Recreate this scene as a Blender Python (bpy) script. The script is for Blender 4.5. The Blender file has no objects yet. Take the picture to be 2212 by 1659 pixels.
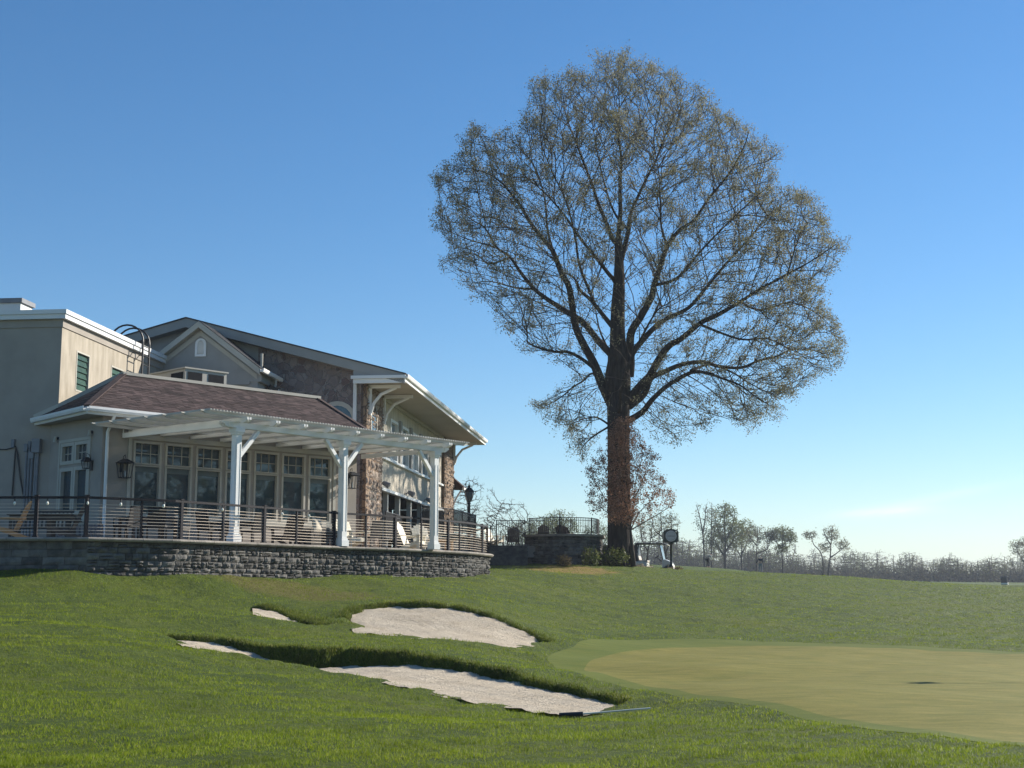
import bpy, bmesh, math, random
import numpy as np
from mathutils import Vector, Matrix, kdtree, noise as mnoise
R = math.radians
random.seed(7); rng = np.random.default_rng(7)
scene = bpy.context.scene
COL = scene.collection

# ------------------------------------------------------------------ camera
CZ = 1.6                                   # eye height above the turf it stands on
FOC = 3000.0 / 2212.0                      # focal length in picture widths
PITCH = math.atan(445.5 / 3000.0)
CP, SP_ = math.cos(PITCH), math.sin(PITCH)
cam_d = bpy.data.cameras.new("camera"); cam = bpy.data.objects.new("camera", cam_d); COL.objects.link(cam)
cam.location = (0, 0, CZ); cam.rotation_euler = (R(90) + PITCH, 0, 0)
cam_d.sensor_width = 36; cam_d.lens = 36 * FOC; cam_d.clip_end = 6000; cam_d.clip_start = 0.1
scene.camera = cam

def ray(px, py):
    u = (px - 1106.0) / 3000.0; v = (829.5 - py) / 3000.0
    return Vector((u, CP - v * SP_, SP_ + v * CP))
def P(px, py, Y):                          # survey: bearing + distance north -> point
    d = ray(px, py); return Vector((0, 0, CZ)) + d * (Y / d.y)
def PZ(px, py, e):                         # survey: bearing + height above the eye -> point
    d = ray(px, py); return Vector((0, 0, CZ)) + d * (e / d.z)
def proj(p):
    d = Vector(p) - Vector((0, 0, CZ)); f = d.y * CP + d.z * SP_; return (1106 + 3000 * d.x / f, 829.5 - 3000 * (d.z * CP - d.y * SP_) / f)
def PP(px, py, pt, n):                     # survey: bearing onto a plane
    d = ray(px, py); o = Vector((0, 0, CZ)); return o + d * ((pt - o).dot(n) / d.dot(n))

# ------------------------------------------------------------------ scene tree
def tag(o, label=None, cat=None, group=None, kind=None):
    if label: o["label"] = label
    if cat: o["category"] = cat
    if group: o["group"] = group
    if kind: o["kind"] = kind
    return o
def empty(name, loc, label=None, cat=None, group=None, rz=0.0):
    o = bpy.data.objects.new(name, None); COL.objects.link(o)
    o.location = loc; o.rotation_euler = (0, 0, rz); o.empty_display_size = 0.3
    return tag(o, label, cat, group)
def root_of(o):
    while o.parent: o = o.parent
    return o
def origin_of(o):
    v = Vector((0, 0, 0))
    while o: v += Vector(o.location); o = o.parent
    return v
def link(name, me, parent=None):
    o = bpy.data.objects.new(name, me); COL.objects.link(o)
    if parent: o.parent = parent
    return o
def copy_tree(o, parent=None):
    c = o.copy(); COL.objects.link(c)
    if parent: c.parent = parent
    for ch in [x for x in bpy.data.objects if x.parent == o]: copy_tree(ch, c)
    return c
def copy_thing(o, loc, rz=0.0, sc=1.0, label=None, group=None):
    c = copy_tree(o); c.location = loc; c.rotation_euler = (0, 0, rz); c.scale = (sc, sc, sc)
    if label: c["label"] = label
    if group: c["group"] = group
    return c

class MB:
    """collects faces; build() links them as ONE mesh object"""
    def __init__(s): s.v = []; s.f = []; s.t = []; s.uv = []
    def add(s, pts, faces, tint=0.5):
        b = len(s.v); s.v += [tuple(p) for p in pts]
        for f in faces: s.f.append(tuple(b + i for i in f)); s.t.append(tint)
    def quad(s, a, b, c, d, tint=0.5): s.add([a, b, c, d], [(0, 1, 2, 3)], tint)
    def box(s, c, size, ax=None, tint=0.5):
        """c centre, size (x,y,z), ax = (ux,uy,uz) axes"""
        ux, uy, uz = ax or (Vector((1, 0, 0)), Vector((0, 1, 0)), Vector((0, 0, 1)))
        c = Vector(c); hx, hy, hz = ux * size[0] / 2, uy * size[1] / 2, uz * size[2] / 2
        p = [c - hx - hy - hz, c + hx - hy - hz, c + hx + hy - hz, c - hx + hy - hz,
             c - hx - hy + hz, c + hx - hy + hz, c + hx + hy + hz, c - hx + hy + hz]
        s.add(p, [(0, 3, 2, 1), (4, 5, 6, 7), (0, 1, 5, 4), (1, 2, 6, 5), (2, 3, 7, 6), (3, 0, 4, 7)], tint)
    def bar(s, a, b, w, h, up=Vector((0, 0, 1)), tint=0.5):
        """square bar from a to b, w across, h along 'up'"""
        a, b = Vector(a), Vector(b); d = (b - a); L = d.length
        if L < 1e-6: return
        d /= L; x = d.cross(up)
        if x.length < 1e-4: x = d.cross(Vector((0, 1, 0)))
        x.normalize(); z = x.cross(d).normalized()
        s.box((a + b) / 2, (w, L, h), (x, d, z), tint)
    def tube(s, pts, r, n=6, tint=0.5, cap=True):
        pts = [Vector(p) for p in pts]; rs = r if isinstance(r, (list, tuple)) else [r] * len(pts)
        ring = []
        for i, p in enumerate(pts):
            d = (pts[min(i + 1, len(pts) - 1)] - pts[max(i - 1, 0)]).normalized()
            if i == 0:
                x = d.cross(Vector((0, 0, 1)))
                if x.length < 1e-3: x = Vector((1, 0, 0))
            x = (x - d * x.dot(d)).normalized(); y = d.cross(x)
            ring.append([p + (x * math.cos(2 * math.pi * k / n) + y * math.sin(2 * math.pi * k / n)) * rs[i] for k in range(n)])
        fs = []
        for i in range(len(pts) - 1):
            for k in range(n): fs.append((i * n + k, i * n + (k + 1) % n, (i + 1) * n + (k + 1) % n, (i + 1) * n + k))
        if cap: fs += [tuple(range(n))[::-1], tuple((len(pts) - 1) * n + k for k in range(n))]
        s.add([p for rr in ring for p in rr], fs, tint)
    def lathe(s, c, prof, n=12, tint=0.5, axis=None):
        """prof: (r,z) pairs about a vertical axis at c"""
        c = Vector(c); ux, uy, uz = axis or (Vector((1, 0, 0)), Vector((0, 1, 0)), Vector((0, 0, 1)))
        pts = [c + ux * (r * math.cos(2 * math.pi * k / n)) + uy * (r * math.sin(2 * math.pi * k / n)) + uz * z for r, z in prof for k in range(n)]
        fs = [(i * n + k, i * n + (k + 1) % n, (i + 1) * n + (k + 1) % n, (i + 1) * n + k) for i in range(len(prof) - 1) for k in range(n)]
        fs += [tuple(range(n))[::-1], tuple((len(prof) - 1) * n + k for k in range(n))]
        s.add(pts, fs, tint)
    def prism(s, poly, ext, tint=0.5):
        """poly: planar list of points, extruded by vector ext"""
        n = len(poly); a = [Vector(p) for p in poly]; b = [p + Vector(ext) for p in a]
        s.add(a + b, [tuple(range(n))[::-1], tuple(range(n, 2 * n))] + [(i, (i + 1) % n, n + (i + 1) % n, n + i) for i in range(n)], tint)
    def build(s, name, m, parent=None, smooth=False, bevel=0.0):
        me = bpy.data.meshes.new(name)
        o = Vector((0, 0, 0)) if parent is None else origin_of(parent)
        me.from_pydata([(v[0] - o.x, v[1] - o.y, v[2] - o.z) for v in s.v], [], s.f)
        me.materials.append(m)
        at = me.attributes.new("tint", "FLOAT", "FACE"); at.data.foreach_set("value", s.t)
        bm = bmesh.new(); bm.from_mesh(me); bmesh.ops.recalc_face_normals(bm, faces=bm.faces); bm.to_mesh(me); bm.free()
        if smooth: me.polygons.foreach_set("use_smooth", [True] * len(me.polygons))
        me.update()
        ob = link(name, me, parent)
        if bevel > 0:
            b = ob.modifiers.new("bevel", "BEVEL"); b.width = bevel; b.segments = 2; b.limit_method = "ANGLE"
        return ob

def np_mesh(name, V, F, m, parent=None, tint=None, smooth=False, mats=None, midx=None):
    """fast mesh from arrays: V (n,3), F (m,k)"""
    o = Vector((0, 0, 0)) if parent is None else origin_of(parent)
    V = np.asarray(V, dtype=np.float64) - np.array(o); F = np.asarray(F, dtype=np.int32); k = F.shape[1]
    me = bpy.data.meshes.new(name); me.vertices.add(len(V)); me.vertices.foreach_set("co", V.astype(np.float32).ravel())
    me.loops.add(F.size); me.loops.foreach_set("vertex_index", F.ravel())
    me.polygons.add(len(F)); me.polygons.foreach_set("loop_start", np.arange(0, F.size, k, dtype=np.int32))
    for x in (mats or [m]): me.materials.append(x)
    if midx is not None: me.polygons.foreach_set("material_index", np.asarray(midx, dtype=np.int32))
    if smooth: me.polygons.foreach_set("use_smooth", np.ones(len(F), dtype=bool))
    if tint is not None:
        at = me.attributes.new("tint", "FLOAT", "FACE"); at.data.foreach_set("value", np.asarray(tint, dtype=np.float32))
    me.update(calc_edges=True); me.validate()
    return link(name, me, parent)

# ------------------------------------------------------------------ materials
def nodes_of(name):
    m = bpy.data.materials.new(name); m.use_nodes = True
    nt = m.node_tree; nt.nodes.clear()
    out = nt.nodes.new("ShaderNodeOutputMaterial"); bs = nt.nodes.new("ShaderNodeBsdfPrincipled")
    nt.links.new(bs.outputs[0], out.inputs[0])
    return m, nt, bs, out
def ramp(nt, fac, stops):
    r = nt.nodes.new("ShaderNodeValToRGB"); cr = r.color_ramp
    while len(cr.elements) < len(stops): cr.elements.new(0.5)
    for e, (p, c) in zip(cr.elements, stops): e.position = p; e.color = (*c, 1)
    nt.links.new(fac, r.inputs[0]); return r.outputs[0]
def position(nt, scale=(1, 1, 1)):
    g = nt.nodes.new("ShaderNodeNewGeometry"); mp = nt.nodes.new("ShaderNodeMapping"); mp.inputs["Scale"].default_value = scale
    nt.links.new(g.outputs["Position"], mp.inputs[0]); return mp.outputs[0]
def noise_n(nt, vec, scale, detail=4, rough=0.55):
    n = nt.nodes.new("ShaderNodeTexNoise"); n.inputs["Scale"].default_value = scale; n.inputs["Detail"].default_value = detail
    n.inputs["Roughness"].default_value = rough; nt.links.new(vec, n.inputs["Vector"]); return n.outputs["Fac"]
def mix_c(nt, fac, a, b, mode="MIX"):
    x = nt.nodes.new("ShaderNodeMix"); x.data_type = "RGBA"; x.blend_type = mode
    if isinstance(fac, (int, float)): x.inputs[0].default_value = fac
    else: nt.links.new(fac, x.inputs[0])
    for s, c in ((6, a), (7, b)):
        if isinstance(c, tuple): x.inputs[s].default_value = (*c, 1)
        else: nt.links.new(c, x.inputs[s])
    return x.outputs[2]
def math_n(nt, op, a, b=0.0, c=None):
    x = nt.nodes.new("ShaderNodeMath"); x.operation = op
    for i, q in enumerate((a, b) if c is None else (a, b, c)):
        if isinstance(q, (int, float)): x.inputs[i].default_value = q
        else: nt.links.new(q, x.inputs[i])
    return x.outputs[0]
def bump(nt, bs, h, strength, dist=0.02):
    b = nt.nodes.new("ShaderNodeBump"); b.inputs["Strength"].default_value = strength; b.inputs["Distance"].default_value = dist
    nt.links.new(h, b.inputs["Height"]); nt.links.new(b.outputs[0], bs.inputs["Normal"])
def pmat(name, c1, c2=None, scale=3.0, rough=0.7, bmp=0.0, bscale=30.0, bdist=0.01, spec=0.4, metal=0.0, tint=0.0, trans=0.0, stretch=(1, 1, 1), lo=0.35, hi=0.65):
    m, nt, bs, out = nodes_of(name)
    bs.inputs["Roughness"].default_value = rough; bs.inputs["Specular IOR Level"].default_value = spec; bs.inputs["Metallic"].default_value = metal
    c2 = c2 or tuple(x * 0.8 for x in c1)
    vec = position(nt, stretch)
    col = ramp(nt, noise_n(nt, vec, scale, 5), [(lo, c1), (hi, c2)])
    if tint:
        a = nt.nodes.new("ShaderNodeAttribute"); a.attribute_name = "tint"
        k = math_n(nt, "MULTIPLY_ADD", a.outputs["Fac"], 2 * tint, 1.0 - tint)
        cc = nt.nodes.new("ShaderNodeCombineColor")
        for i in range(3): nt.links.new(k, cc.inputs[i])
        col = mix_c(nt, 1.0, col, cc.outputs[0], "MULTIPLY")
    nt.links.new(col, bs.inputs["Base Color"])
    if bmp: bump(nt, bs, noise_n(nt, vec, bscale, 6), bmp, bdist)
    if trans:
        t = nt.nodes.new("ShaderNodeBsdfTranslucent"); mx = nt.nodes.new("ShaderNodeMixShader"); mx.inputs[0].default_value = trans
        nt.links.new(col, t.inputs[0]); nt.links.new(bs.outputs[0], mx.inputs[1]); nt.links.new(t.outputs[0], mx.inputs[2]); nt.links.new(mx.outputs[0], out.inputs[0])
    return m

# ------------------------------------------------------------------ light
SUN_AZ, SUN_EL = R(57), R(26)
SUN = Vector((math.sin(SUN_AZ) * math.cos(SUN_EL), math.cos(SUN_AZ) * math.cos(SUN_EL), math.sin(SUN_EL)))
sun_d = bpy.data.lights.new("sun", "SUN"); sun_d.energy = 5.0; sun_d.angle = R(0.5); sun_d.color = (1.0, 0.93, 0.82)
sun_o = bpy.data.objects.new("sun", sun_d); COL.objects.link(sun_o)
sun_o.rotation_euler = SUN.to_track_quat("Z", "Y").to_euler(); sun_o.location = (40, 30, 60)
w = bpy.data.worlds.new("World"); scene.world = w; w.use_nodes = True
nt = w.node_tree; nt.nodes.clear()
sky = nt.nodes.new("ShaderNodeTexSky"); sky.sky_type = "NISHITA"; sky.sun_disc = False
sky.sun_elevation = SUN_EL; sky.sun_rotation = SUN_AZ; sky.altitude = 100; sky.air_density = 1.0; sky.dust_density = 0.08; sky.ozone_density = 4.0
bg = nt.nodes.new("ShaderNodeBackground"); bg.inputs[1].default_value = 0.08; wo = nt.nodes.new("ShaderNodeOutputWorld")
# a thin cirrus streak low in the sky
tc = nt.nodes.new("ShaderNodeTexCoord"); sx = nt.nodes.new("ShaderNodeSeparateXYZ"); nt.links.new(tc.outputs["Generated"], sx.inputs[0])
az = math_n(nt, "ARCTAN2", sx.outputs[0], sx.outputs[1]); el = math_n(nt, "ARCSINE", sx.outputs[2])
def blob(a0, e0, wa, we, slope):
    da = math_n(nt, "SUBTRACT", az, a0); de = math_n(nt, "SUBTRACT", math_n(nt, "SUBTRACT", el, e0), math_n(nt, "MULTIPLY", da, slope))
    q = math_n(nt, "ADD", math_n(nt, "POWER", math_n(nt, "ABSOLUTE", math_n(nt, "DIVIDE", da, wa)), 2.0), math_n(nt, "POWER", math_n(nt, "ABSOLUTE", math_n(nt, "DIVIDE", de, we)), 2.0))
    return math_n(nt, "POWER", 2.718, math_n(nt, "MULTIPLY", q, -1.0))
cm = nt.nodes.new("ShaderNodeCombineXYZ"); nt.links.new(math_n(nt, "MULTIPLY", az, 30.0), cm.inputs[0]); nt.links.new(math_n(nt, "MULTIPLY_ADD", el, 260.0, math_n(nt, "MULTIPLY", az, -40.0)), cm.inputs[1])
cl = math_n(nt, "ADD", math_n(nt, "MULTIPLY", blob(0.262, 0.0535, 0.03, 0.0035, 0.05), 0.55), math_n(nt, "MULTIPLY", blob(0.295, 0.0625, 0.045, 0.003, 0.18), 0.22))
cl = math_n(nt, "MULTIPLY", cl, math_n(nt, "MULTIPLY", noise_n(nt, cm.outputs[0], 1.0, 6, 0.6), 2.2))
hs = nt.nodes.new("ShaderNodeHueSaturation"); hs.inputs["Saturation"].default_value = 1.2; nt.links.new(sky.outputs[0], hs.inputs["Color"])
nt.links.new(mix_c(nt, cl, hs.outputs[0], (8.0, 8.6, 9.2)), bg.inputs[0]); nt.links.new(bg.outputs[0], wo.inputs[0])
scene.view_settings.view_transform = "Standard"; scene.view_settings.look = "None"; scene.view_settings.exposure = 0.78; scene.view_settings.gamma = 1.0
scene.view_settings.use_curve_mapping = False
scene.render.engine = "CYCLES"; scene.cycles.max_bounces = 6; scene.cycles.transparent_max_bounces = 8; scene.cycles.use_denoising = True
# ------------------------------------------------------------------ terrain survey
TP = [  # bearing px, py and distance of points on the turf
 (0,1659,11.8),(0,1500,17),(0,1400,22),(0,1340,27),(0,1300,30.5),(0,1262,33),(0,1236,34.6),(190,1237,34.6),
 (250,1352,26.6),(250,1330,30),(250,1300,33),(250,1262,35),(180,1400,22.5),(440,1659,12),(440,1500,19),(363,1387,26.0),(440,1402,25.6),
 (557,1422,25.0),(650,1437,24.7),(706,1444,24.3),(820,1467,23.6),(908,1488,23),(996,1508,22.3),(1113,1526,21.5),(1230,1541,20.9),(1270,1543,20.9),(1320,1538,21.4),
 (900,1659,12.3),(900,1560,17),(1250,1659,13.0),(1250,1600,16),(700,1540,18),(650,1659,12.1),
 (354,1376,28.2),(469,1372.7,28.0),(527,1384,27.7),(586,1396,27.2),(674,1402,26.9),(762,1405,26.8),(850,1407.8,26.7),(937.6,1413.7,26.4),(1025,1437,25.6),(1113,1454.7,24.9),(1230,1487,23.5),(1300,1511,22.8),
 (350,1355,30),(450,1358,30),(400,1310,33.5),(400,1272,35.8),(520,1340,31.5),(550,1332,32.5),(674,1354,32.1),(610,1343,32.2),(600,1366,30),(700,1376,30),
 (760,1361.5,31.8),(820,1366.5,31.6),(908,1377,31.3),(1025,1389,31.2),(1101,1398.5,31.2),(1174,1391,33.2),(820,1388,29),(937,1398,28.6),(1040,1412,28),
 (548,1305,35.2),(586,1308,35.0),(640,1325,34.4),(690,1335,34.2),(740,1325,34.6),(761,1317,35.2),(820,1305,36.3),(908,1302,36.6),(967,1306,36.6),(1025,1316,36.2),(1084,1334,35.3),(1142.6,1361,34.5),
 (600,1285,37),(600,1262,38.5),(500,1245,38),(378,1239.8,36.4),(729,1246.6,41.9),(900,1280,39.5),(900,1262,42),(927,1248.7,45.4),(760,1290,38),(760,1270,40),
 (1055,1247,49.5),(1100,1237,58),(1100,1262,49),(1100,1300,42),(1130,1340,37),(1060,1247,54),
 (1150,1221.5,71),(1300,1222,72),(1250,1240,63),(1250,1280,52),(1250,1330,43),(1250,1372,36.8),(1230,1397,33),(1182,1423.5,29.5),(1210,1450,27.5),
 (1100,1425,28.5),(1200,1450,26.5),(1200,1478,24.4),(1330,1490,23.6),(1345,1520,22.2),(1400,1550,20),
 (1468,1240,68),(1400,1235,70),(1500,1270,57),(1500,1310,49),(1500,1350,42.5),(1489,1376.5,38.2),(1305,1382,36.2),
 (1800,1247,70),(1800,1290,56),(1800,1330,48),(1800,1370,41),(1694,1382,38.2),(1950,1395,37.7),
 (2206,1270,72),(2206,1310,58),(2206,1360,46),(2206,1407,37.2),(1643,1531,20),(1525,1513,21.4),(1438,1495,23),(1285,1472,25.5),(1848,1567,17.6),(2206,1608,15.6),
 (1850,1470,26),(2100,1470,26),(1550,1440,28),(1900,1659,13.0),(2206,1659,13.2),(1600,1659,13),(1600,1590,16),
 (2600,1430,36),(2800,1500,28),(2600,1620,16),(2700,1290,60),
 (1340,1221,74),(1375,1229,77),(1400,1232,78),(1430,1234,79),(1465,1235,80),(1440,1240,84),(1380,1240,86),(1420,1243,88),(1468,1224,140),(1530,1226,148),(1594,1231,148),(1680,1243,146),(1800,1262,150),(2206,1282,150),(1100,1215,150),
 (1530,1245,300),(1691,1238,300),(1780,1244,300),(2170,1268.5,330),(2300,1265,330),(2206,1256,450),(1530,1240,450),(1200,1235,300),(2100,1266,230),(2250,1272,260)]
TPX = [(-30,12,-0.6),(-32,34,0.6),(-60,60,1.0),(0,-12,-1.7),(-15,0,-1.2),(15,0,-1.8),(0,5,-1.6),(30,8,-1.8),(45,40,-1.0),(60,75,.1),(-20,55,.6),(-12,45,.5),(-5,60,.8),(-30,90,1.2),
       (10,110,0.7),(40,110,.1),(80,150,-.5),(-120,250,4),(300,300,1),(-300,450,5),(350,450,3),(0,900,5),(-500,900,6),(500,900,5)]
pts = [P(*t) for t in TP] + [Vector((x, y, CZ + e)) for x, y, e in TPX]
_PX = np.array([[p.x, p.y] for p in pts]); _PZ = np.array([p.z for p in pts])
class TPS:
    def __init__(s, X, Z, lam=0.0):
        s.X = X; n = len(X); A = np.zeros((n + 3, n + 3)); A[:n, :n] = s.k(X) + lam * np.eye(n); A[:n, n] = 1; A[:n, n + 1:] = X; A[n:, :n] = A[:n, n:].T
        s.w = np.linalg.solve(A, np.concatenate([Z, np.zeros(3)]))
    def k(s, Q):
        d2 = ((Q[:, None, :] - s.X[None, :, :]) ** 2).sum(-1); return 0.5 * d2 * np.log(d2 + 1e-9)
    def __call__(s, Q):
        Q = np.asarray(Q, float); out = np.empty(len(Q))
        for i in range(0, len(Q), 20000):
            q = Q[i:i + 20000]; out[i:i + 20000] = s.k(q) @ s.w[:-3] + s.w[-3] + q @ s.w[-2:]
        return out
turf = TPS(_PX, _PZ, 0.6)

# ------------------------------------------------------------------ bunkers: sand faces surveyed along their back and front edges
B_BACK = [(354,1381.5,27.6),(398,1381.5,27.5),(457,1384.5,27.4),(498,1396,27.2),(557,1414,26.8),(600,1428,26.5),(650,1438,26.3),(706,1443.5,26.2),(750,1435.5,26.4),(820,1433,26.3),(908,1437,26.0),(967,1443,25.7),(1025,1454.7,25.3),(1084,1466.5,24.8),(1142,1478,24.3),(1201,1490,23.8),(1260,1503,23.2),(1296,1513,22.8),(1331,1524,22.3)]
B_FRONT = [(352,1384,27.0),(400,1391,25.9),(440,1399,25.6),(500,1413,25.2),(557,1425,24.9),(600,1438,24.7),(650,1450,24.6),(706,1454,24.2),(750,1456,24.0),(820,1467,23.5),(908,1487.5,23),(960,1500,22.5),(996,1507.5,22.3),(1060,1518,21.9),(1113,1525.5,21.5),(1170,1533,21.1),(1230,1540,20.9),(1270,1541.5,20.9),(1322,1536,21.5)]
U_BACK = [(758,1338,34.0),(762,1326,34.8),(790,1317,35.4),(820,1313,35.8),(864,1311,36.0),(908,1310.6,36.0),(967,1314,36.0),(1025,1324,35.6),(1084,1343.5,34.8),(1142,1370,34.0),(1176,1390,33.3)]
U_FRONT = [(759,1357,32.4),(762,1361,31.9),(790,1363.5,31.8),(820,1365.7,31.7),(864,1371.5,31.6),(908,1377,31.4),(967,1383,31.3),(1025,1388.6,31.3),(1084,1396,31.3),(1120,1397.5,31.5),(1172,1392.5,33.0)]
S_BACK = [(547,1314,34.6),(566,1315.5,34.5),(586,1318,34.4),(610,1328,33.9),(633,1340,33.3),(655,1347,32.9),(676,1351,32.5)]
S_FRONT = [(547,1325,32.9),(566,1330,32.7),(586,1335,32.5),(610,1340,32.4),(633,1345,32.3),(655,1349.5,32.2),(675,1353,32.2)]
class Bunker:
    def __init__(s, back, front):
        s.b = [P(*t) for t in back]; s.f = [P(*t) for t in front]
        q = s.b + s.f; s.S = TPS(np.array([[p.x, p.y] for p in q]), np.array([p.z - 0.02 for p in q]), 0.4)
        s.poly = np.array([[p.x, p.y] for p in s.b + s.f[::-1]])
def sdist(Q, poly):
    """signed distance to a polygon, positive inside"""
    Q = np.asarray(Q, float); d = np.full(len(Q), 1e9); ins = np.zeros(len(Q), bool); n = len(poly)
    for i in range(n):
        a, b = poly[i], poly[(i + 1) % n]; ab = b - a; t = np.clip(((Q - a) @ ab) / (ab @ ab + 1e-12), 0, 1)
        d = np.minimum(d, np.hypot(*(Q - a - t[:, None] * ab).T))
        c = (a[1] > Q[:, 1]) != (b[1] > Q[:, 1]); xx = a[0] + (Q[:, 1] - a[1]) * ab[0] / (ab[1] if abs(ab[1]) > 1e-12 else 1e-12)
        ins ^= c & (Q[:, 0] < xx)
    return np.where(ins, d, -d)
bunkers = [Bunker(B_BACK, B_FRONT), Bunker(U_BACK, U_FRONT), Bunker(S_BACK, S_FRONT)]
def wob(Q, sc, seed=0.0):
    return np.sin(Q[:, 0] * sc + seed) * np.cos(Q[:, 1] * sc * 1.3 + seed * 2) + 0.5 * np.sin(Q[:, 0] * sc * 2.7 - Q[:, 1] * sc * 1.9 + seed)

# green and its collar
COLLAR = [(1182,1423.5,29.5),(1200,1408,31.5),(1230,1397,33),(1265,1388.5,34.8),(1305,1382.6,36),(1400,1378,37.3),(1489,1377.5,38),(1590,1379.5,38.1),(1694,1382.5,38),(1820,1388.5,37.8),(1950,1395.4,37.5),(2080,1401.5,37.3),(2206,1408,37),(2600,1430,36),(2900,1500,27),(2600,1620,15.6),(2206,1607.7,15.6),(2020,1588,16.5),(1848,1567,17.6),(1740,1548,18.8),(1643,1531,20),(1580,1521,20.8),(1525,1513,21.4),(1438,1495,23),(1360,1484,24.2),(1285,1472,25.5),(1240,1462,26.5),(1205,1446,27.8)]
GREEN = [(1262,1440,28.2),(1280,1425,30),(1310,1412,31.8),(1370,1401,33.6),(1450,1394,35),(1560,1389.5,36.2),(1694,1389.5,36.6),(1820,1394,36.7),(1950,1400.5,36.6),(2080,1406.5,36.4),(2206,1413,36.2),(2560,1434,35.4),(2830,1500,27),(2570,1608,16.4),(2206,1597,16.2),(2020,1577,17.2),(1848,1556,18.4),(1740,1538,19.6),(1643,1522,20.7),(1580,1512,21.5),(1525,1503,22.3),(1438,1487,23.9),(1370,1474,25.2),(1310,1461,26.6),(1275,1450,27.5)]
def plan(L): return np.array([[p.x, p.y] for p in (P(*t) for t in L)])
collar_poly, green_poly = plan(COLLAR), plan(GREEN)
def smooth_poly(poly, k=4):
    n = len(poly); out = []
    for i in range(n):
        p0, p1, p2, p3 = poly[i - 1], poly[i], poly[(i + 1) % n], poly[(i + 2) % n]
        for j in range(k):
            t = j / k; out.append(0.5 * ((2 * p1) + (p2 - p0) * t + (2 * p0 - 5 * p1 + 4 * p2 - p3) * t * t + (3 * p1 - p0 - 3 * p2 + p3) * t ** 3))
    return np.array(out)
collar_poly, green_poly = smooth_poly(collar_poly), smooth_poly(green_poly)

# patio wall line (front edge of its coping)
WALL_E = 1.32
WPX = [(-420,1160),(0,1160),(190,1160),(378,1164.5),(560,1172),(729,1179.4),(850,1183.5),(927,1187),(985,1190),(1025,1192.5),(1046,1195)]
WALL = [PZ(x, y, WALL_E) for x, y in WPX]
_e = WALL[-1]; WALL += [Vector((_e.x + 0.22, _e.y + 1.0, _e.z)), Vector((_e.x + 0.15, _e.y + 2.4, _e.z)), Vector((_e.x - 0.35, _e.y + 4.6, _e.z)), Vector((_e.x - 1.0, _e.y + 8, _e.z))]
def spline(pts, k=8):
    out = []
    for i in range(len(pts) - 1):
        p0, p1, p2, p3 = pts[max(i - 1, 0)], pts[i], pts[i + 1], pts[min(i + 2, len(pts) - 1)]
        for j in range(k):
            t = j / k; out.append(0.5 * ((2 * p1) + (p2 - p0) * t + (2 * p0 - 5 * p1 + 4 * p2 - p3) * t * t + (3 * p1 - p0 - 3 * p2 + p3) * t ** 3))
    return out + [pts[-1]]
WALL_S = WALL[:3] + spline(WALL[3:], 6)     # straight with a corner at the third point, then the sweep
PATIO_POLY = np.array([[p.x, p.y] for p in WALL] + [[-6, 66], [-40, 60], [-40, 34.4]])

def lip_dist(Q, q):
    d = np.full(len(Q), 1e9)
    for a, b in zip(q, q[1:]):
        ab = b - a; t = np.clip(((Q - a) @ ab) / (ab @ ab), 0, 1); d = np.minimum(d, np.hypot(*(Q - a - t[:, None] * ab).T))
    return d
def ground_z(Q):
    Q = np.asarray(Q, float); z = turf(Q)
    far = np.clip((Q[:, 1] - 60) / 60, 0, 1)
    z = z + 0.016 * wob(Q, 1.3) * (1 - far) + 0.03 * wob(Q, 0.42, 2.0) * (1 - far)
    near = np.clip((Q[:, 1] - 14) / 8, 0.25, 1) * (1 - far); hill = np.clip((Q[:, 1] - 38) / 8, 0, 1); z = z + near * ((0.016 + .022 * hill) * wob(Q, 2.3, 4.0) + (0.010 + .012 * hill) * wob(Q, 4.1, 1.7)) * (sdist(Q, collar_poly) < -.3)
    for B in bunkers[:2]:                                  # turf built up along the back lips
        q = np.array([[p.x, p.y] for p in B.b]); dd = np.min(np.hypot(Q[:, None, 0] - q[None, :, 0], Q[:, None, 1] - q[None, :, 1]), 1) if len(Q) < 5 else lip_dist(Q, q)
        z = z + 0.02 * np.exp(-((dd - .3) / 0.45) ** 2)
    dg = sdist(Q, collar_poly); flat = np.clip(dg / 0.5, 0, 1)
    z = z - flat * 0.06
    return z
def cut_z(Q, z):
    for B in bunkers:
        lo, hi = B.poly.min(0) - 1, B.poly.max(0) + 1
        s = np.where((Q[:, 0] > lo[0]) & (Q[:, 0] < hi[0]) & (Q[:, 1] > lo[1]) & (Q[:, 1] < hi[1]))[0]
        if not len(s): continue
        d = sdist(Q[s], B.poly) + 0.05 * wob(Q[s], 5.0, 1.0)
        back = lip_dist(Q[s], np.array([[p.x, p.y] for p in B.b])) < lip_dist(Q[s], np.array([[p.x, p.y] for p in B.f])) - .15
        t = np.where(back, np.clip((d + .16) / .30, 0, 1), np.clip(d / .5, 0, 1)); t = t * t * (3 - 2 * t)
        target = np.minimum(B.S(Q[s]) - np.where(back, .16, .05), z[s] - 0.03)
        z[s] = z[s] * (1 - t) + target * t
    return z
def gz(x, y): return float(ground_z(np.array([[x, y]]))[0])

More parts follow.
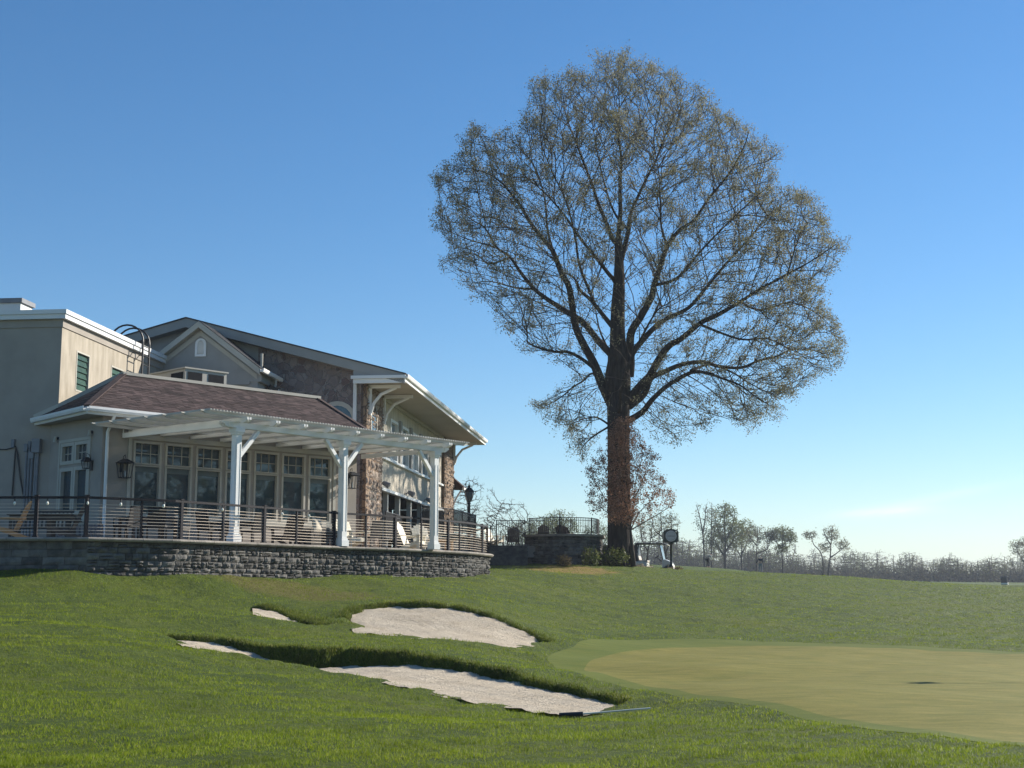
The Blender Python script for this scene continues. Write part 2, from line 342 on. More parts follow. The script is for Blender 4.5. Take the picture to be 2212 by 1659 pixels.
xs = np.concatenate([np.linspace(-900, -120, 14)[:-1], np.linspace(-120, -22, 22)[:-1], np.arange(-22, -9.5, .3), np.arange(-9.5, 4.2, .085), np.arange(4.2, 24, .3), np.linspace(24, 120, 30), np.linspace(130, 900, 16)])
ys = np.concatenate([np.linspace(-120, 8, 14)[:-1], np.arange(8, 20, .22), np.arange(20, 37.2, .085), np.arange(37.2, 90, .5), np.linspace(90, 480, 70), np.linspace(500, 2600, 20)])
GX, GY = np.meshgrid(xs, ys); Q = np.stack([GX.ravel(), GY.ravel()], 1)
Qc = Q.copy(); Qc[:, 0] = np.clip(Qc[:, 0], -400, 420); Qc[:, 1] = np.clip(Qc[:, 1], -60, 800)
Z = cut_z(Q, ground_z(Qc))
nx, ny = len(xs), len(ys); idx = np.arange(nx * ny).reshape(ny, nx)
F = np.stack([idx[:-1, :-1], idx[:-1, 1:], idx[1:, 1:], idx[1:, :-1]], -1).reshape(-1, 4)

# turf material: green with mown patches, thatch, painted tuft shading, a scorched patch by the terrace
def turf_mat(name, greens, blades=True):
    m, nt, bs, out = nodes_of(name); bs.inputs["Roughness"].default_value = 0.75; bs.inputs["Specular IOR Level"].default_value = 0.2
    v = position(nt)
    big = noise_n(nt, v, 0.33, 4, 0.6); col = ramp(nt, big, [(0.32, greens[0]), (0.5, greens[1]), (0.68, greens[2])])
    mid = noise_n(nt, position(nt, (1, .45, 1)), 2.6, 6, .7); col = mix_c(nt, math_n(nt, "MULTIPLY", ramp_f(nt, mid, 0.47, 0.66), 0.62), col, greens[3])  # dark streaks mixed into the colour as painted shading of rough tufts
    fine = noise_n(nt, v, 9.0, 6, 0.7)
    col = mix_c(nt, math_n(nt, "MULTIPLY", ramp_f(nt, fine, 0.4, 0.7), 0.55), col, greens[3])
    if blades:
        sp = nt.nodes.new("ShaderNodeSeparateXYZ"); nt.links.new(v, sp.inputs[0])
        def patch(cx, cy, rx, ry):
            q = math_n(nt, "ADD", math_n(nt, "POWER", math_n(nt, "ABSOLUTE", math_n(nt, "DIVIDE", math_n(nt, "SUBTRACT", sp.outputs[0], cx), rx)), 2.0), math_n(nt, "POWER", math_n(nt, "ABSOLUTE", math_n(nt, "DIVIDE", math_n(nt, "SUBTRACT", sp.outputs[1], cy), ry)), 2.0))
            n = noise_n(nt, v, 1.2, 5, 0.65); return ramp_f(nt, math_n(nt, "ADD", math_n(nt, "SUBTRACT", 1.1, q), math_n(nt, "MULTIPLY_ADD", n, 1.6, -0.8)), 0.15, 0.8)
        g = P(1235, 1230, 66)
        col = mix_c(nt, patch(g.x, g.y + 1, 2.8, 5.0), col, (0.27, 0.19, 0.055))
        g = P(640, 1272, 38); col = mix_c(nt, math_n(nt, "MULTIPLY", patch(g.x, g.y, 3.0, 1.6), 0.6), col, (0.16, 0.125, 0.035))
    nt.links.new(col, bs.inputs["Base Color"])
    h = math_n(nt, "ADD", noise_n(nt, v, 14.0, 8, 0.75), math_n(nt, "MULTIPLY", noise_n(nt, position(nt, (1, 1, 1)), 3.0, 4, 0.6), 1.5))
    bump(nt, bs, h, 1.0 if blades else 0.12, 0.14 if blades else 0.02)
    return m
def ramp_f(nt, fac, a, b):
    x = nt.nodes.new("ShaderNodeMapRange"); x.interpolation_type = "SMOOTHSTEP"; x.inputs[1].default_value = a; x.inputs[2].default_value = b; nt.links.new(fac, x.inputs[0]); return x.outputs[0]
M_turf = turf_mat("turf", [(0.066, 0.106, 0.008), (0.096, 0.138, 0.010), (0.132, 0.160, 0.014), (0.034, 0.060, 0.006)])
ground = np_mesh("ground", np.stack([Q[:, 0], Q[:, 1], Z], 1), F, M_turf, smooth=True); tag(ground, kind="structure")

def wave_n(nt, v):
    r = nt.nodes.new("ShaderNodeMapping"); r.inputs["Rotation"].default_value = (0, 0, 1.1); nt.links.new(v, r.inputs[0])
    x = nt.nodes.new("ShaderNodeTexWave"); x.inputs["Scale"].default_value = 2.6; x.inputs["Distortion"].default_value = 5; x.inputs["Detail"].default_value = 3; x.inputs["Detail Scale"].default_value = .7; nt.links.new(r.outputs[0], x.inputs["Vector"]); return x.outputs["Fac"]
# sand
m, nt, bs, out = nodes_of("bunker sand"); bs.inputs["Roughness"].default_value = 0.95; bs.inputs["Specular IOR Level"].default_value = 0.1
v = position(nt); c = ramp(nt, noise_n(nt, v, 1.6, 6, 0.65), [(0.3, (0.46, 0.385, 0.285)), (0.7, (0.61, 0.53, 0.41))])
vr = position(nt, (1.6, 7.0, 3.0)); c = mix_c(nt, math_n(nt, "MULTIPLY", ramp_f(nt, noise_n(nt, v, 9, 6, 0.75), 0.52, 0.72), 0.55), c, (0.33, 0.26, 0.19)); nt.links.new(c, bs.inputs[0])
bump(nt, bs, math_n(nt, "ADD", noise_n(nt, vr, 4.0, 6, 0.65), math_n(nt, "ADD", math_n(nt, "MULTIPLY", noise_n(nt, v, 25, 5, 0.6), 0.6), math_n(nt, "MULTIPLY", wave_n(nt, v), .22))), 0.8, 0.06); M_sand = m
def sand_sheet(B, n=26):
    def resample(L, k=120):
        L = [Vector((p.x, p.y, 0)) for p in L]; s = [0]
        for a, b in zip(L, L[1:]): s.append(s[-1] + (b - a).length)
        o = []
        for t in np.linspace(0, s[-1], k):
            i = min(int(np.searchsorted(s, t, "right")) - 1, len(L) - 2); o.append(L[i].lerp(L[i + 1], (t - s[i]) / max(s[i + 1] - s[i], 1e-6)))
        return np.array([[p.x, p.y] for p in o])
    b, f = resample(B.b), resample(B.f); c = (b.mean(0) + f.mean(0)) / 2
    T = np.linspace(-0.06, 1.06, n)[:, None, None]; G = b[None] * (1 - T) + f[None] * T
    G[:, 0] += (G[:, 0] - G[:, 1]) * 1.0; G[:, -1] += (G[:, -1] - G[:, -2]) * 1.0
    q = G.reshape(-1, 2); z = B.S(q) + 0.016 * wob(q, 3.1, 0.4) + 0.010 * wob(q, 9, 3) + 0.006 * wob(q, 17, 1)
    i = np.arange(n * 120).reshape(n, 120); f4 = np.stack([i[:-1, :-1], i[:-1, 1:], i[1:, 1:], i[1:, :-1]], -1).reshape(-1, 4)
    return np.stack([q[:, 0], q[:, 1], z], 1), f4
for B in bunkers:
    Vv, Ff = sand_sheet(B); o = np_mesh("bunker_sand", Vv, Ff, M_sand, smooth=True); tag(o, kind="structure")

# putting green and collar: short mown turf laid on the land
def mown(name, c1, c2, c3):
    m, nt, bs, out = nodes_of(name); bs.inputs["Roughness"].default_value = 0.8; bs.inputs["Specular IOR Level"].default_value = 0.15
    v = position(nt); vs = position(nt, (0.9, 2.6, 1)); col = ramp(nt, noise_n(nt, vs, 1.3, 8, 0.72), [(0.36, c1), (0.5, c2), (0.64, c3)])
    col = mix_c(nt, math_n(nt, "MULTIPLY", ramp_f(nt, noise_n(nt, v, 30, 5, 0.7), 0.4, 0.7), 0.35), col, tuple(x * 0.6 for x in c1))
    nt.links.new(col, bs.inputs[0]); bump(nt, bs, noise_n(nt, v, 60, 5, 0.7), 0.3, 0.01); return m
M_collar = mown("collar turf", (0.092, 0.122, 0.015), (0.112, 0.136, 0.017), (0.136, 0.152, 0.022))
M_green = mown("green turf", (0.135, 0.140, 0.021), (0.185, 0.168, 0.032), (0.235, 0.20, 0.045))
GC = green_poly.mean(0); NTH = 420
def star(poly):
    out = []
    for k in range(NTH):
        th = 2 * math.pi * k / NTH; d = np.array([math.cos(th), math.sin(th)]); best = 0
        for i in range(len(poly)):
            a, e = poly[i] - GC, poly[(i + 1) % len(poly)] - poly[i]; den = d[0] * e[1] - d[1] * e[0]
            if abs(den) < 1e-12: continue
            t = (a[0] * e[1] - a[1] * e[0]) / den; u = (a[0] * d[1] - a[1] * d[0]) / den
            if -1e-6 <= u <= 1.000001 and t > best: best = t
        out.append(GC + d * best)
    return np.array(out)
SG, SCo = star(green_poly), star(collar_poly)
def sheet(name, rings, mat_, lift):
    n = NTH; q = np.concatenate(rings); z = turf(q) + 0.016 * wob(q, 1.3) + 0.03 * wob(q, 0.42, 2.0) + lift
    F = [(k * n + i, (k + 1) * n + i, (k + 1) * n + (i + 1) % n, k * n + (i + 1) % n) for k in range(len(rings) - 1) for i in range(n)]
    return tag(np_mesh(name, np.stack([q[:, 0], q[:, 1], z], 1), F, mat_, smooth=True), kind="structure")
sheet("green_collar", [SG + (SCo - SG) * t for t in np.linspace(0, 1, 7)], M_collar, 0.0)
sheet("putting_green", [GC + (SG - GC) * t for t in np.linspace(.002, 1, 44)], M_green, 0.0)

# ------------------------------------------------------------------ grass blades
def blade_mat(name, a, b, c, tr=0.35):
    m, nt, bs, out = nodes_of(name); bs.inputs["Roughness"].default_value = 0.55; bs.inputs["Specular IOR Level"].default_value = 0.16
    at = nt.nodes.new("ShaderNodeAttribute"); at.attribute_name = "tint"
    big = noise_n(nt, position(nt), 0.33, 4, 0.6); col = ramp(nt, at.outputs["Fac"], [(0.0, a), (0.55, b), (0.93, c), (1.0, (0.34, 0.29, 0.13))])
    col = mix_c(nt, math_n(nt, "MULTIPLY", ramp_f(nt, noise_n(nt, position(nt), .13, 4, .65), 0.5, 0.7), 0.5), col, (.29, .30, .03))
    col = mix_c(nt, math_n(nt, "MULTIPLY", ramp_f(nt, noise_n(nt, position(nt, (1, .6, 1)), 2.1, 5, .7), 0.47, 0.66), 0.7), col, tuple(x * 0.38 for x in b))
    col = mix_c(nt, math_n(nt, "MULTIPLY", ramp_f(nt, big, 0.4, 0.65), 0.4), col, tuple(x * 0.7 for x in a)); nt.links.new(col, bs.inputs[0])
    gn = nt.nodes.new("ShaderNodeNewGeometry"); va = nt.nodes.new("ShaderNodeVectorMath"); va.operation = "ADD"; va.inputs[1].default_value = (0, 0, .55); nt.links.new(gn.outputs["Normal"], va.inputs[0])
    vn = nt.nodes.new("ShaderNodeVectorMath"); vn.operation = "NORMALIZE"; nt.links.new(va.outputs[0], vn.inputs[0]); nt.links.new(vn.outputs[0], bs.inputs["Normal"])
    t = nt.nodes.new("ShaderNodeBsdfTranslucent"); nt.links.new(col, t.inputs[0]); mx = nt.nodes.new("ShaderNodeMixShader"); mx.inputs[0].default_value = tr
    nt.links.new(bs.outputs[0], mx.inputs[1]); nt.links.new(t.outputs[0], mx.inputs[2]); nt.links.new(mx.outputs[0], out.inputs[0]); return m
M_blade = blade_mat("grass blade", (0.125, 0.195, 0.006), (0.225, 0.30, 0.010), (0.40, 0.42, 0.04), 0.45)
M_lip = blade_mat("long grass blade", (0.08, 0.115, 0.012), (0.13, 0.17, 0.018), (0.24, 0.23, 0.05), 0.42)
def blades(name, Q, z, hgt, wid, mat_, lean=0.6):
    n = len(Q); a = rng.uniform(0, 2 * np.pi, n); h = hgt * rng.uniform(0.55, 1.25, n); l = lean * h * rng.uniform(0.2, 1.2, n); a2 = rng.uniform(0, 2 * np.pi, n)
    base = np.stack([Q[:, 0], Q[:, 1], z - 0.008], 1); side = np.stack([np.cos(a), np.sin(a), np.zeros(n)], 1) * (wid / 2)[:, None]
    tip = base + np.stack([np.cos(a2) * l, np.sin(a2) * l, h], 1); mid = base + np.stack([np.cos(a2) * l * .35, np.sin(a2) * l * .35, h * .6], 1)
    V = np.stack([base - side, base + side, mid + side * .75, tip, mid - side * .75], 1).reshape(-1, 3)
    i = np.arange(n) * 5; F = np.concatenate([np.stack([i, i + 1, i + 2, i + 4], 1), np.stack([i + 4, i + 2, i + 3, i + 3], 1)])
    F3 = np.concatenate([np.stack([i, i + 1, i + 2], 1), np.stack([i, i + 2, i + 4], 1), np.stack([i + 4, i + 2, i + 3], 1)])
    t = np.clip(rng.beta(2, 2.2, n) + 0.0, 0, 0.94); t[rng.random(n) < 0.015] = 1.0
    o = np_mesh(name, V, F3, mat_, tint=np.tile(t, 3)); return tag(o, kind="stuff")
def allowed(Q, margin=0.02):
    ok = np.ones(len(Q), bool)
    for B in bunkers: ok &= sdist(Q, B.poly) < -margin + 0.05
    ok &= sdist(Q, collar_poly) < 0; ok &= sdist(Q, PATIO_POLY) < -0.05
    return ok
NB = 600000
Yb = 10.8 * np.power(74 / 10.8, rng.random(NB) ** 1.18); Xb = (rng.random(NB) * 0.86 - 0.43) * Yb
Qb = np.stack([Xb, Yb], 1); Qb = Qb[allowed(Qb)]
zb = cut_z(Qb, ground_z(Qb)); f = np.maximum(1, Qb[:, 1] / 15)
clump = 0.8 + 0.28 * wob(Qb, 3.7, .3) + 0.25 * wob(Qb, 8.3, 1.3) + 0.2 * wob(Qb, 1.1, .9) + .15 * wob(Qb, 15.1, 2.2)
blades("grass", Qb, zb, 0.041 * np.clip(clump, .35, 1.8) * np.clip(f, 1, 2.2) ** 0.25, 0.005 * f ** .8, M_blade, 0.9)
# shaggy uncut grass hanging over the bunker lips
LQ = []
def along(L, n, spread, off):
    L = [np.array([p.x, p.y]) for p in L]; seg = np.array([np.linalg.norm(b - a) for a, b in zip(L, L[1:])]); cum = np.concatenate([[0], np.cumsum(seg)])
    s = rng.random(n) * cum[-1]; i = np.clip(np.searchsorted(cum, s, "right") - 1, 0, len(seg) - 1); t = (s - cum[i]) / seg[i]
    A, Bv = np.array(L)[i], np.array(L)[i + 1]; d = (Bv - A) / np.linalg.norm(Bv - A, axis=1)[:, None]; nrm = np.stack([-d[:, 1], d[:, 0]], 1)
    return A + (Bv - A) * t[:, None] + nrm * (off + np.abs(rng.normal(0, spread, n)))[:, None] 
q = np.concatenate([along(bunkers[0].b, 24000, 0.18, -0.08), along(bunkers[1].b, 11000, 0.2, -0.06), along(bunkers[2].b, 6000, 0.35, -0.05)])
zz = cut_z(q, ground_z(q)); blades("long_grass", q, zz, np.full(len(q), 0.07), np.full(len(q), 0.012), M_lip, 0.9)
# ------------------------------------------------------------------ building materials
M_stucco = pmat("beige stucco", (0.31, 0.28, 0.245), (0.355, 0.32, 0.28), scale=1.4, rough=0.9, bmp=0.35, bscale=60, bdist=0.01, spec=0.15)
M_stucco2 = pmat("weathered stucco", (0.30, 0.265, 0.21), (0.46, 0.41, 0.335), scale=1.7, rough=0.92, bmp=0.5, bscale=35, bdist=0.012, spec=0.12, stretch=(2.2, 2.2, .55), lo=.3, hi=.7)
M_balc = pmat("sunlit-tone balcony stucco", (0.46, 0.41, 0.335), (0.58, 0.53, 0.44), scale=1.5, rough=.9, bmp=.3, bscale=40, spec=.12, stretch=(2, 2, .6))  # lighter stucco copy; missing sunlight is put into the colour
M_greyst = pmat("grey stucco", (0.30, 0.30, 0.285), (0.345, 0.34, 0.325), scale=1.4, rough=0.9, bmp=0.3, bscale=60, bdist=0.01, spec=0.15)
M_white = pmat("white trim", (0.70, 0.71, 0.70), (0.78, 0.78, 0.76), scale=1.0, rough=0.45, spec=0.4)
M_perg = pmat("shaded pergola white", (0.42, 0.415, 0.37), (0.50, 0.49, 0.45), scale=1.3, rough=.6, spec=.3)  # white paint darkened in colour for the shade on purlins and slats
M_cream = pmat("cream trim", (0.40, 0.38, 0.33), (0.45, 0.43, 0.37), scale=1.0, rough=0.5, spec=0.35)
M_cap = pmat("parapet metal", (0.62, 0.64, 0.65), (0.70, 0.71, 0.71), scale=.8, rough=0.4, spec=0.5)
M_soffit = pmat("soffit board", (0.40, 0.36, 0.30), (0.45, 0.41, 0.34), scale=.7, rough=0.7, spec=0.2)
M_shing = pmat("purple brown shingle", (0.048, 0.034, 0.032), (0.080, 0.056, 0.053), scale=2.2, rough=0.9, bmp=0.5, bscale=90, bdist=0.006, spec=0.2, tint=0.42)
M_darkroof = pmat("dark roofing", (0.045, 0.048, 0.055), (0.07, 0.07, 0.075), scale=2, rough=0.85, bmp=0.5, bscale=40, bdist=0.01, spec=0.2)
M_black = pmat("black iron", (0.012, 0.013, 0.016), (0.022, 0.023, 0.027), scale=4, rough=0.45, spec=0.45)
M_rail = pmat("dark bronze rail", (0.008, 0.008, 0.012), (0.014, 0.013, 0.018), scale=4, rough=0.6, spec=0.2)
M_steel = pmat("steel cable", (0.72, 0.62, 0.50), (0.78, 0.68, 0.56), scale=4, rough=0.42, spec=0.6, metal=0.3)
M_conduit = pmat("grey conduit", (0.16, 0.17, 0.19), (0.21, 0.22, 0.24), scale=3, rough=0.5, spec=0.4)
def glass_mat(name, col, rough=0.03, spec=0.8):
    m, nt, bs, out = nodes_of(name); v = position(nt)
    c = ramp(nt, noise_n(nt, v, 1.1, 4, .6), [(0.3, col), (0.7, tuple(x * 1.7 for x in col))]); nt.links.new(c, bs.inputs[0])
    bs.inputs["Roughness"].default_value = rough; bs.inputs["Specular IOR Level"].default_value = spec
    bump(nt, bs, noise_n(nt, v, .9, 2, .5), 0.06, 0.05); return m
M_glass = glass_mat("dark window glass", (0.018, 0.036, 0.046))
M_jal = glass_mat("green louvre glass", (0.035, 0.075, 0.06), 0.2, 0.5)
M_sky = glass_mat("painted sky glass", (0.10, 0.14, 0.17), 0.05, 1.0)  # pale blue base colour stands in for reflected sky
def stone_mat(name, stops, scale, joint):
    m, nt, bs, out = nodes_of(name); bs.inputs["Roughness"].default_value = 0.9; bs.inputs["Specular IOR Level"].default_value = 0.15
    v = position(nt); vd = nt.nodes.new("ShaderNodeVectorMath"); vd.operation = "ADD"; n = nt.nodes.new("ShaderNodeTexNoise"); n.inputs["Scale"].default_value = 2.5; nt.links.new(v, n.inputs["Vector"])
    sc = nt.nodes.new("ShaderNodeVectorMath"); sc.operation = "SCALE"; sc.inputs[3].default_value = 0.25; nt.links.new(n.outputs["Color"], sc.inputs[0]); nt.links.new(v, vd.inputs[0]); nt.links.new(sc.outputs[0], vd.inputs[1])
    a = nt.nodes.new("ShaderNodeTexVoronoi"); a.inputs["Scale"].default_value = scale; nt.links.new(vd.outputs[0], a.inputs["Vector"])
    e = nt.nodes.new("ShaderNodeTexVoronoi"); e.feature = "DISTANCE_TO_EDGE"; e.inputs["Scale"].default_value = scale; nt.links.new(vd.outputs[0], e.inputs["Vector"])
    sp = nt.nodes.new("ShaderNodeSeparateColor"); nt.links.new(a.outputs["Color"], sp.inputs[0]); c = ramp(nt, sp.outputs[0], stops)
    c = mix_c(nt, math_n(nt, "MULTIPLY", noise_n(nt, v, 7, 6, .7), .6), c, tuple(x * .5 for x in stops[0][1]))
    f = ramp_f(nt, e.outputs["Distance"], 0.015, 0.06); c = mix_c(nt, f, joint, c); nt.links.new(c, bs.inputs[0])
    bump(nt, bs, math_n(nt, "ADD", math_n(nt, "MULTIPLY", f, 1.0), math_n(nt, "MULTIPLY", noise_n(nt, v, 6, 6, .65), .8)), 0.9, 0.06); return m
M_field = stone_mat("fieldstone", [(0.0, (0.15, 0.125, 0.125)), (0.3, (0.27, 0.225, 0.215)), (0.55, (0.36, 0.305, 0.285)), (0.8, (0.21, 0.15, 0.145)), (1.0, (0.40, 0.355, 0.33))], 3.6, (0.30, 0.275, 0.265))
M_pier = stone_mat("split stone pier", [(0.0, (0.17, 0.11, 0.075)), (0.4, (0.30, 0.21, 0.14)), (0.7, (0.38, 0.28, 0.19)), (1.0, (0.24, 0.16, 0.11))], 3.2, (0.12, 0.09, 0.07))
M_block = pmat("grey wall block", (0.08, 0.079, 0.075), (0.165, 0.158, 0.145), scale=3.5, rough=0.95, bmp=0.9, bscale=22, bdist=0.03, spec=0.1, tint=0.35)
M_pierst = pmat("pier stone", (0.22, 0.175, 0.145), (0.40, 0.33, 0.27), scale=2.5, rough=0.95, bmp=0.9, bscale=14, bdist=0.04, spec=0.1, tint=0.28)
M_joint = pmat("wall joint", (0.035, 0.034, 0.032), (0.05, 0.048, 0.045), scale=5, rough=1.0, spec=0.05)
M_cope = pmat("coping stone", (0.22, 0.20, 0.175), (0.33, 0.30, 0.26), scale=3.0, rough=0.9, bmp=0.6, bscale=30, bdist=0.02, spec=0.15, tint=.15)
M_paver = pmat("patio paver", (0.22, 0.19, 0.165), (0.30, 0.265, 0.23), scale=1.2, rough=0.9, bmp=.4, bscale=20, spec=0.15)
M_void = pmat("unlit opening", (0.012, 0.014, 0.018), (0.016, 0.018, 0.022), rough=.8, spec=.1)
M_dark = pmat("dark recess", (0.05, 0.05, 0.05), (0.08, 0.078, 0.072), scale=1.0, rough=0.9, spec=0.1)  # stucco darkened in the colour for arcade shade; also dark openings
UP = Vector((0, 0, 1))

# ------------------------------------------------------------------ frames of reference
b2 = Vector((0.111, 1, 0)).normalized(); r2 = Vector((b2.y, -b2.x, 0))       # the main blocks: back, right
K = 1.05
# sunroom window wall
SL = P(294, 958.3, 42.0); SR = PZ(671, 990.2, SL.z - CZ)
sd = (SR - SL); sd.z = 0; sd.normalize(); sn = Vector((sd.y, -sd.x, 0)); sb = -sn      # along, outward, inward
PATIO_Z = CZ + 1.28
def sw(px, py):                      # bearing on the window wall -> (t, z)
    q = PP(px, py, SL, sn); return (q - SL).dot(sd), q.z
def sp(t, z, o=0.0): return Vector((SL.x, SL.y, 0)) + sd * t + sn * o + UP * z

house = empty("clubhouse", P(400, 1200, 47), "rambling clubhouse of beige stucco and fieldstone with a purple brown shingled sunroom", "building")

def wall_open(mb, o, d, n, t0, t1, z0, z1, holes, th=0.18):
    """wall in the plane through o along d (outward n) with rectangular holes (ta,tb,za,zb) and reveals"""
    T = sorted({t0, t1, *[h[0] for h in holes], *[h[1] for h in holes]}); Zs = sorted({z0, z1, *[h[2] for h in holes], *[h[3] for h in holes]})
    p = lambda t, z, k=0.0: Vector((o.x, o.y, 0)) + d * t + UP * z - n * k
    inh = lambda t, z: any(h[0] < t < h[1] and h[2] < z < h[3] for h in holes)
    for a, b in zip(T, T[1:]):
        for c, e in zip(Zs, Zs[1:]):
            if inh((a + b) / 2, (c + e) / 2): continue
            mb.quad(p(a, c), p(b, c), p(b, e), p(a, e))
    for ta, tb, za, zb in holes:
        for q in ((p(ta, za), p(ta, za, th), p(ta, zb, th), p(ta, zb)), (p(tb, za), p(tb, zb), p(tb, zb, th), p(tb, za, th)), (p(ta, za), p(tb, za), p(tb, za, th), p(ta, za, th)), (p(ta, zb), p(ta, zb, th), p(tb, zb, th), p(tb, zb))): mb.quad(*q)

def window(o, d, n, h, glass, frame_m, parent, fw=0.06, grid=(0, 0), trim=0.0, depth=0.1, blind=None, label=None, gap=0.0):
    """window part: glass pane mesh 'window' with frame (and blind) as sub-parts"""
    ta, tb, za, zb = h; p = lambda t, z, k=0.0: Vector((o.x, o.y, 0)) + d * t + UP * z - n * k
    g = MB(); g.quad(p(ta, za, depth), p(tb, za, depth), p(tb, zb, depth), p(ta, zb, depth)); w_ = g.build("window", glass, parent)
    if label: w_["label"] = label
    f = MB(); ax = (d, n, UP)
    def bx(t0, t1, z0, z1, k0, k1): f.box(p((t0 + t1) / 2, (z0 + z1) / 2, (k0 + k1) / 2), (t1 - t0, abs(k1 - k0), z1 - z0), ax)
    k0, k1 = -0.012, depth + .01
    if trim:
        bx(ta - trim, ta + fw, za - trim, zb + trim, -0.03, k1); bx(tb - fw, tb + trim, za - trim, zb + trim, -0.03, k1); bx(ta + fw, tb - fw, za - trim, za + fw, -0.03, k1); bx(ta + fw, tb - fw, zb - fw, zb + trim, -0.03, k1)
    else:
        bx(ta, ta + fw, za, zb, k0, k1); bx(tb - fw, tb, za, zb, k0, k1); bx(ta + fw, tb - fw, za, za + fw, k0, k1); bx(ta + fw, tb - fw, zb - fw, zb, k0, k1)
    f.build("frame", frame_m, w_)
    if grid[0] or grid[1]:
        mu = MB(); f = mu
        for i in range(1, grid[0]): t = ta + (tb - ta) * i / grid[0]; bx(t - .011, t + .011, za + fw, zb - fw, depth - .02, depth + .004)
        for i in range(1, grid[1]): z = za + (zb - za) * i / grid[1]; bx(ta + fw, tb - fw, z - .011, z + .011, depth - .018, depth + .005)
        mu.build("muntin", frame_m, w_)
    if blind:
        f = MB(); bx(ta + fw, tb - fw, zb - fw - blind, zb - fw, depth - .012, depth - .004); f.build("blind", M_blind, w_)
    return w_
M_blind = pmat("grey blind", (0.12, 0.15, 0.155), (0.15, 0.18, 0.185), scale=2, rough=.7, spec=.3)

def shingled(mb, poly, eave_a, eave_b, course=0.145, tab=0.32, seed=1):
    """lap courses of shingle tabs over a planar polygon, eave from a to b"""
    rnd = random.Random(seed); u = (eave_b - eave_a).normalized(); n = None
    for q in poly:
        w_ = (q - eave_a) - u * (q - eave_a).dot(u)
        if w_.length > .3: v = w_.normalized(); break
    n = u.cross(v)
    if n.z < 0: n = -n
    pl = [((q - eave_a).dot(u), (q - eave_a).dot(v)) for q in poly]
    if sum(a[0] * b[1] - b[0] * a[1] for a, b in zip(pl, pl[1:] + pl[:1])) < 0: pl = pl[::-1]
    def clip(sub):
        for a, b in zip(pl, pl[1:] + pl[:1]):
            out = []; e = (b[0] - a[0], b[1] - a[1]); s = lambda q: e[0] * (q[1] - a[1]) - e[1] * (q[0] - a[0])
            for c, d in zip(sub, sub[1:] + sub[:1]):
                sc_, sd_ = s(c), s(d)
                if sc_ >= 0: out.append(c)
                if sc_ * sd_ < 0: t = sc_ / (sc_ - sd_); out.append((c[0] + (d[0] - c[0]) * t, c[1] + (d[1] - c[1]) * t))
            sub = out
            if len(sub) < 3: return []
        return sub
    umin, umax = min(q[0] for q in pl), max(q[0] for q in pl); vmax = max(q[1] for q in pl); k = 0; vv = 0.0
    while vv < vmax:
        x = umin - rnd.uniform(0, tab)
        while x < umax:
            wd = tab * rnd.uniform(.55, 1.35); dv = rnd.choice((0, 0, .03)); sub = clip([(x, vv - dv), (x + wd - .006, vv - dv), (x + wd - .006, vv + course + .03), (x, vv + course + .03)])
            if sub:
                th = rnd.uniform(.007, .016); tt = rnd.random()
                top = [eave_a + u * a + v * b + n * (th * (1 - .85 * min(max((b - vv) / course, 0), 1)) + .004) for a, b in sub]; bot = [eave_a + u * a + v * b for a, b in sub]; m_ = len(sub)
                mb.add(top + bot, [tuple(range(m_))] + [(i, (i + 1) % m_, m_ + (i + 1) % m_, m_ + i) for i in range(m_)], tt)
            x += wd
        vv += course; k += 1

# ---------------------------------------------------------------- flat-roofed block, left
C0 = P(132, 760, 41.3 * K)                                    # front right corner
LTOP = P(137, 673, 41.3 * K).z; LBACK = 10.0
def lf(t, z, o=0.0): return Vector((C0.x, C0.y, 0)) - r2 * t - b2 * o + UP * z         # front face, t to the left
def lr(t, z, o=0.0): return Vector((C0.x, C0.y, 0)) + b2 * t + r2 * o + UP * z          # right face, t to the back
def lrw(px, py):
    q = PP(px, py, C0, r2); return (q - C0).dot(b2), q.z
mb = MB(); mb.quad(lf(14, PATIO_Z - .4), lf(0, PATIO_Z - .4), lf(0, LTOP - .05), lf(14, LTOP - .05)); mb.build("front_wall", M_stucco, house)
wins = []
for (x0, y0, x1, y1) in ((166, 757, 191.5, 829), (240.5, 789, 264.5, 830)):
    a = lrw(x0, y0); b = lrw(x1, y1 if y1 < 829.5 else y1); tt0, tt1 = a[0], b[0]
    ztop = a[1]; wins.append((tt0, tt1, ztop - 1.32, ztop))
mb = MB(); wall_open(mb, C0, b2, r2, 0, LBACK, PATIO_Z - .4, LTOP - .05, wins, .14); mb.build("side_wall", M_stucco2, house)
for h in wins:
    w_ = window(C0, b2, r2, h, M_jal, M_cream, house, fw=.05, depth=.1)
    s = MB()
    for i in range(6):
        z = h[2] + .06 + (h[3] - h[2] - .12) * (i + .5) / 6
        p0, p1 = lr(h[0] + .06, z, -.06), lr(h[1] - .06, z, -.06); s.box((p0 + p1) / 2, ((p1 - p0).length, .02, (h[3] - h[2] - .12) / 6 - .015), (b2, (r2 + UP * .25).normalized(), (UP - r2 * .25).normalized()))
    s.build("louvre", M_jal, w_)
cap = MB()
def ring_strip(mb, z0, z1, o):
    mb.box(lf(7 - o / 2, (z0 + z1) / 2, o / 2), (14 + o, o, z1 - z0), (r2, b2, UP)); mb.box(lr(LBACK / 2, (z0 + z1) / 2, o / 2), (o, LBACK, z1 - z0), (r2, b2, UP))
ring_strip(cap, LTOP - .10, LTOP + .04, .20); ring_strip(cap, LTOP - .25, LTOP - .103, .16); cap.build("parapet_cap", M_cap, house)
fr = MB(); ring_strip(fr, LTOP - .50, LTOP - .253, .035); fr.build("frieze", M_stucco, house)
rf = MB(); rf.quad(lf(14, LTOP - .02, 0), lf(0, LTOP - .02, 0), lr(LBACK, LTOP - .02, 0), lf(14, LTOP - .02, -LBACK)); rf.build("flat_roof", M_darkroof, house)
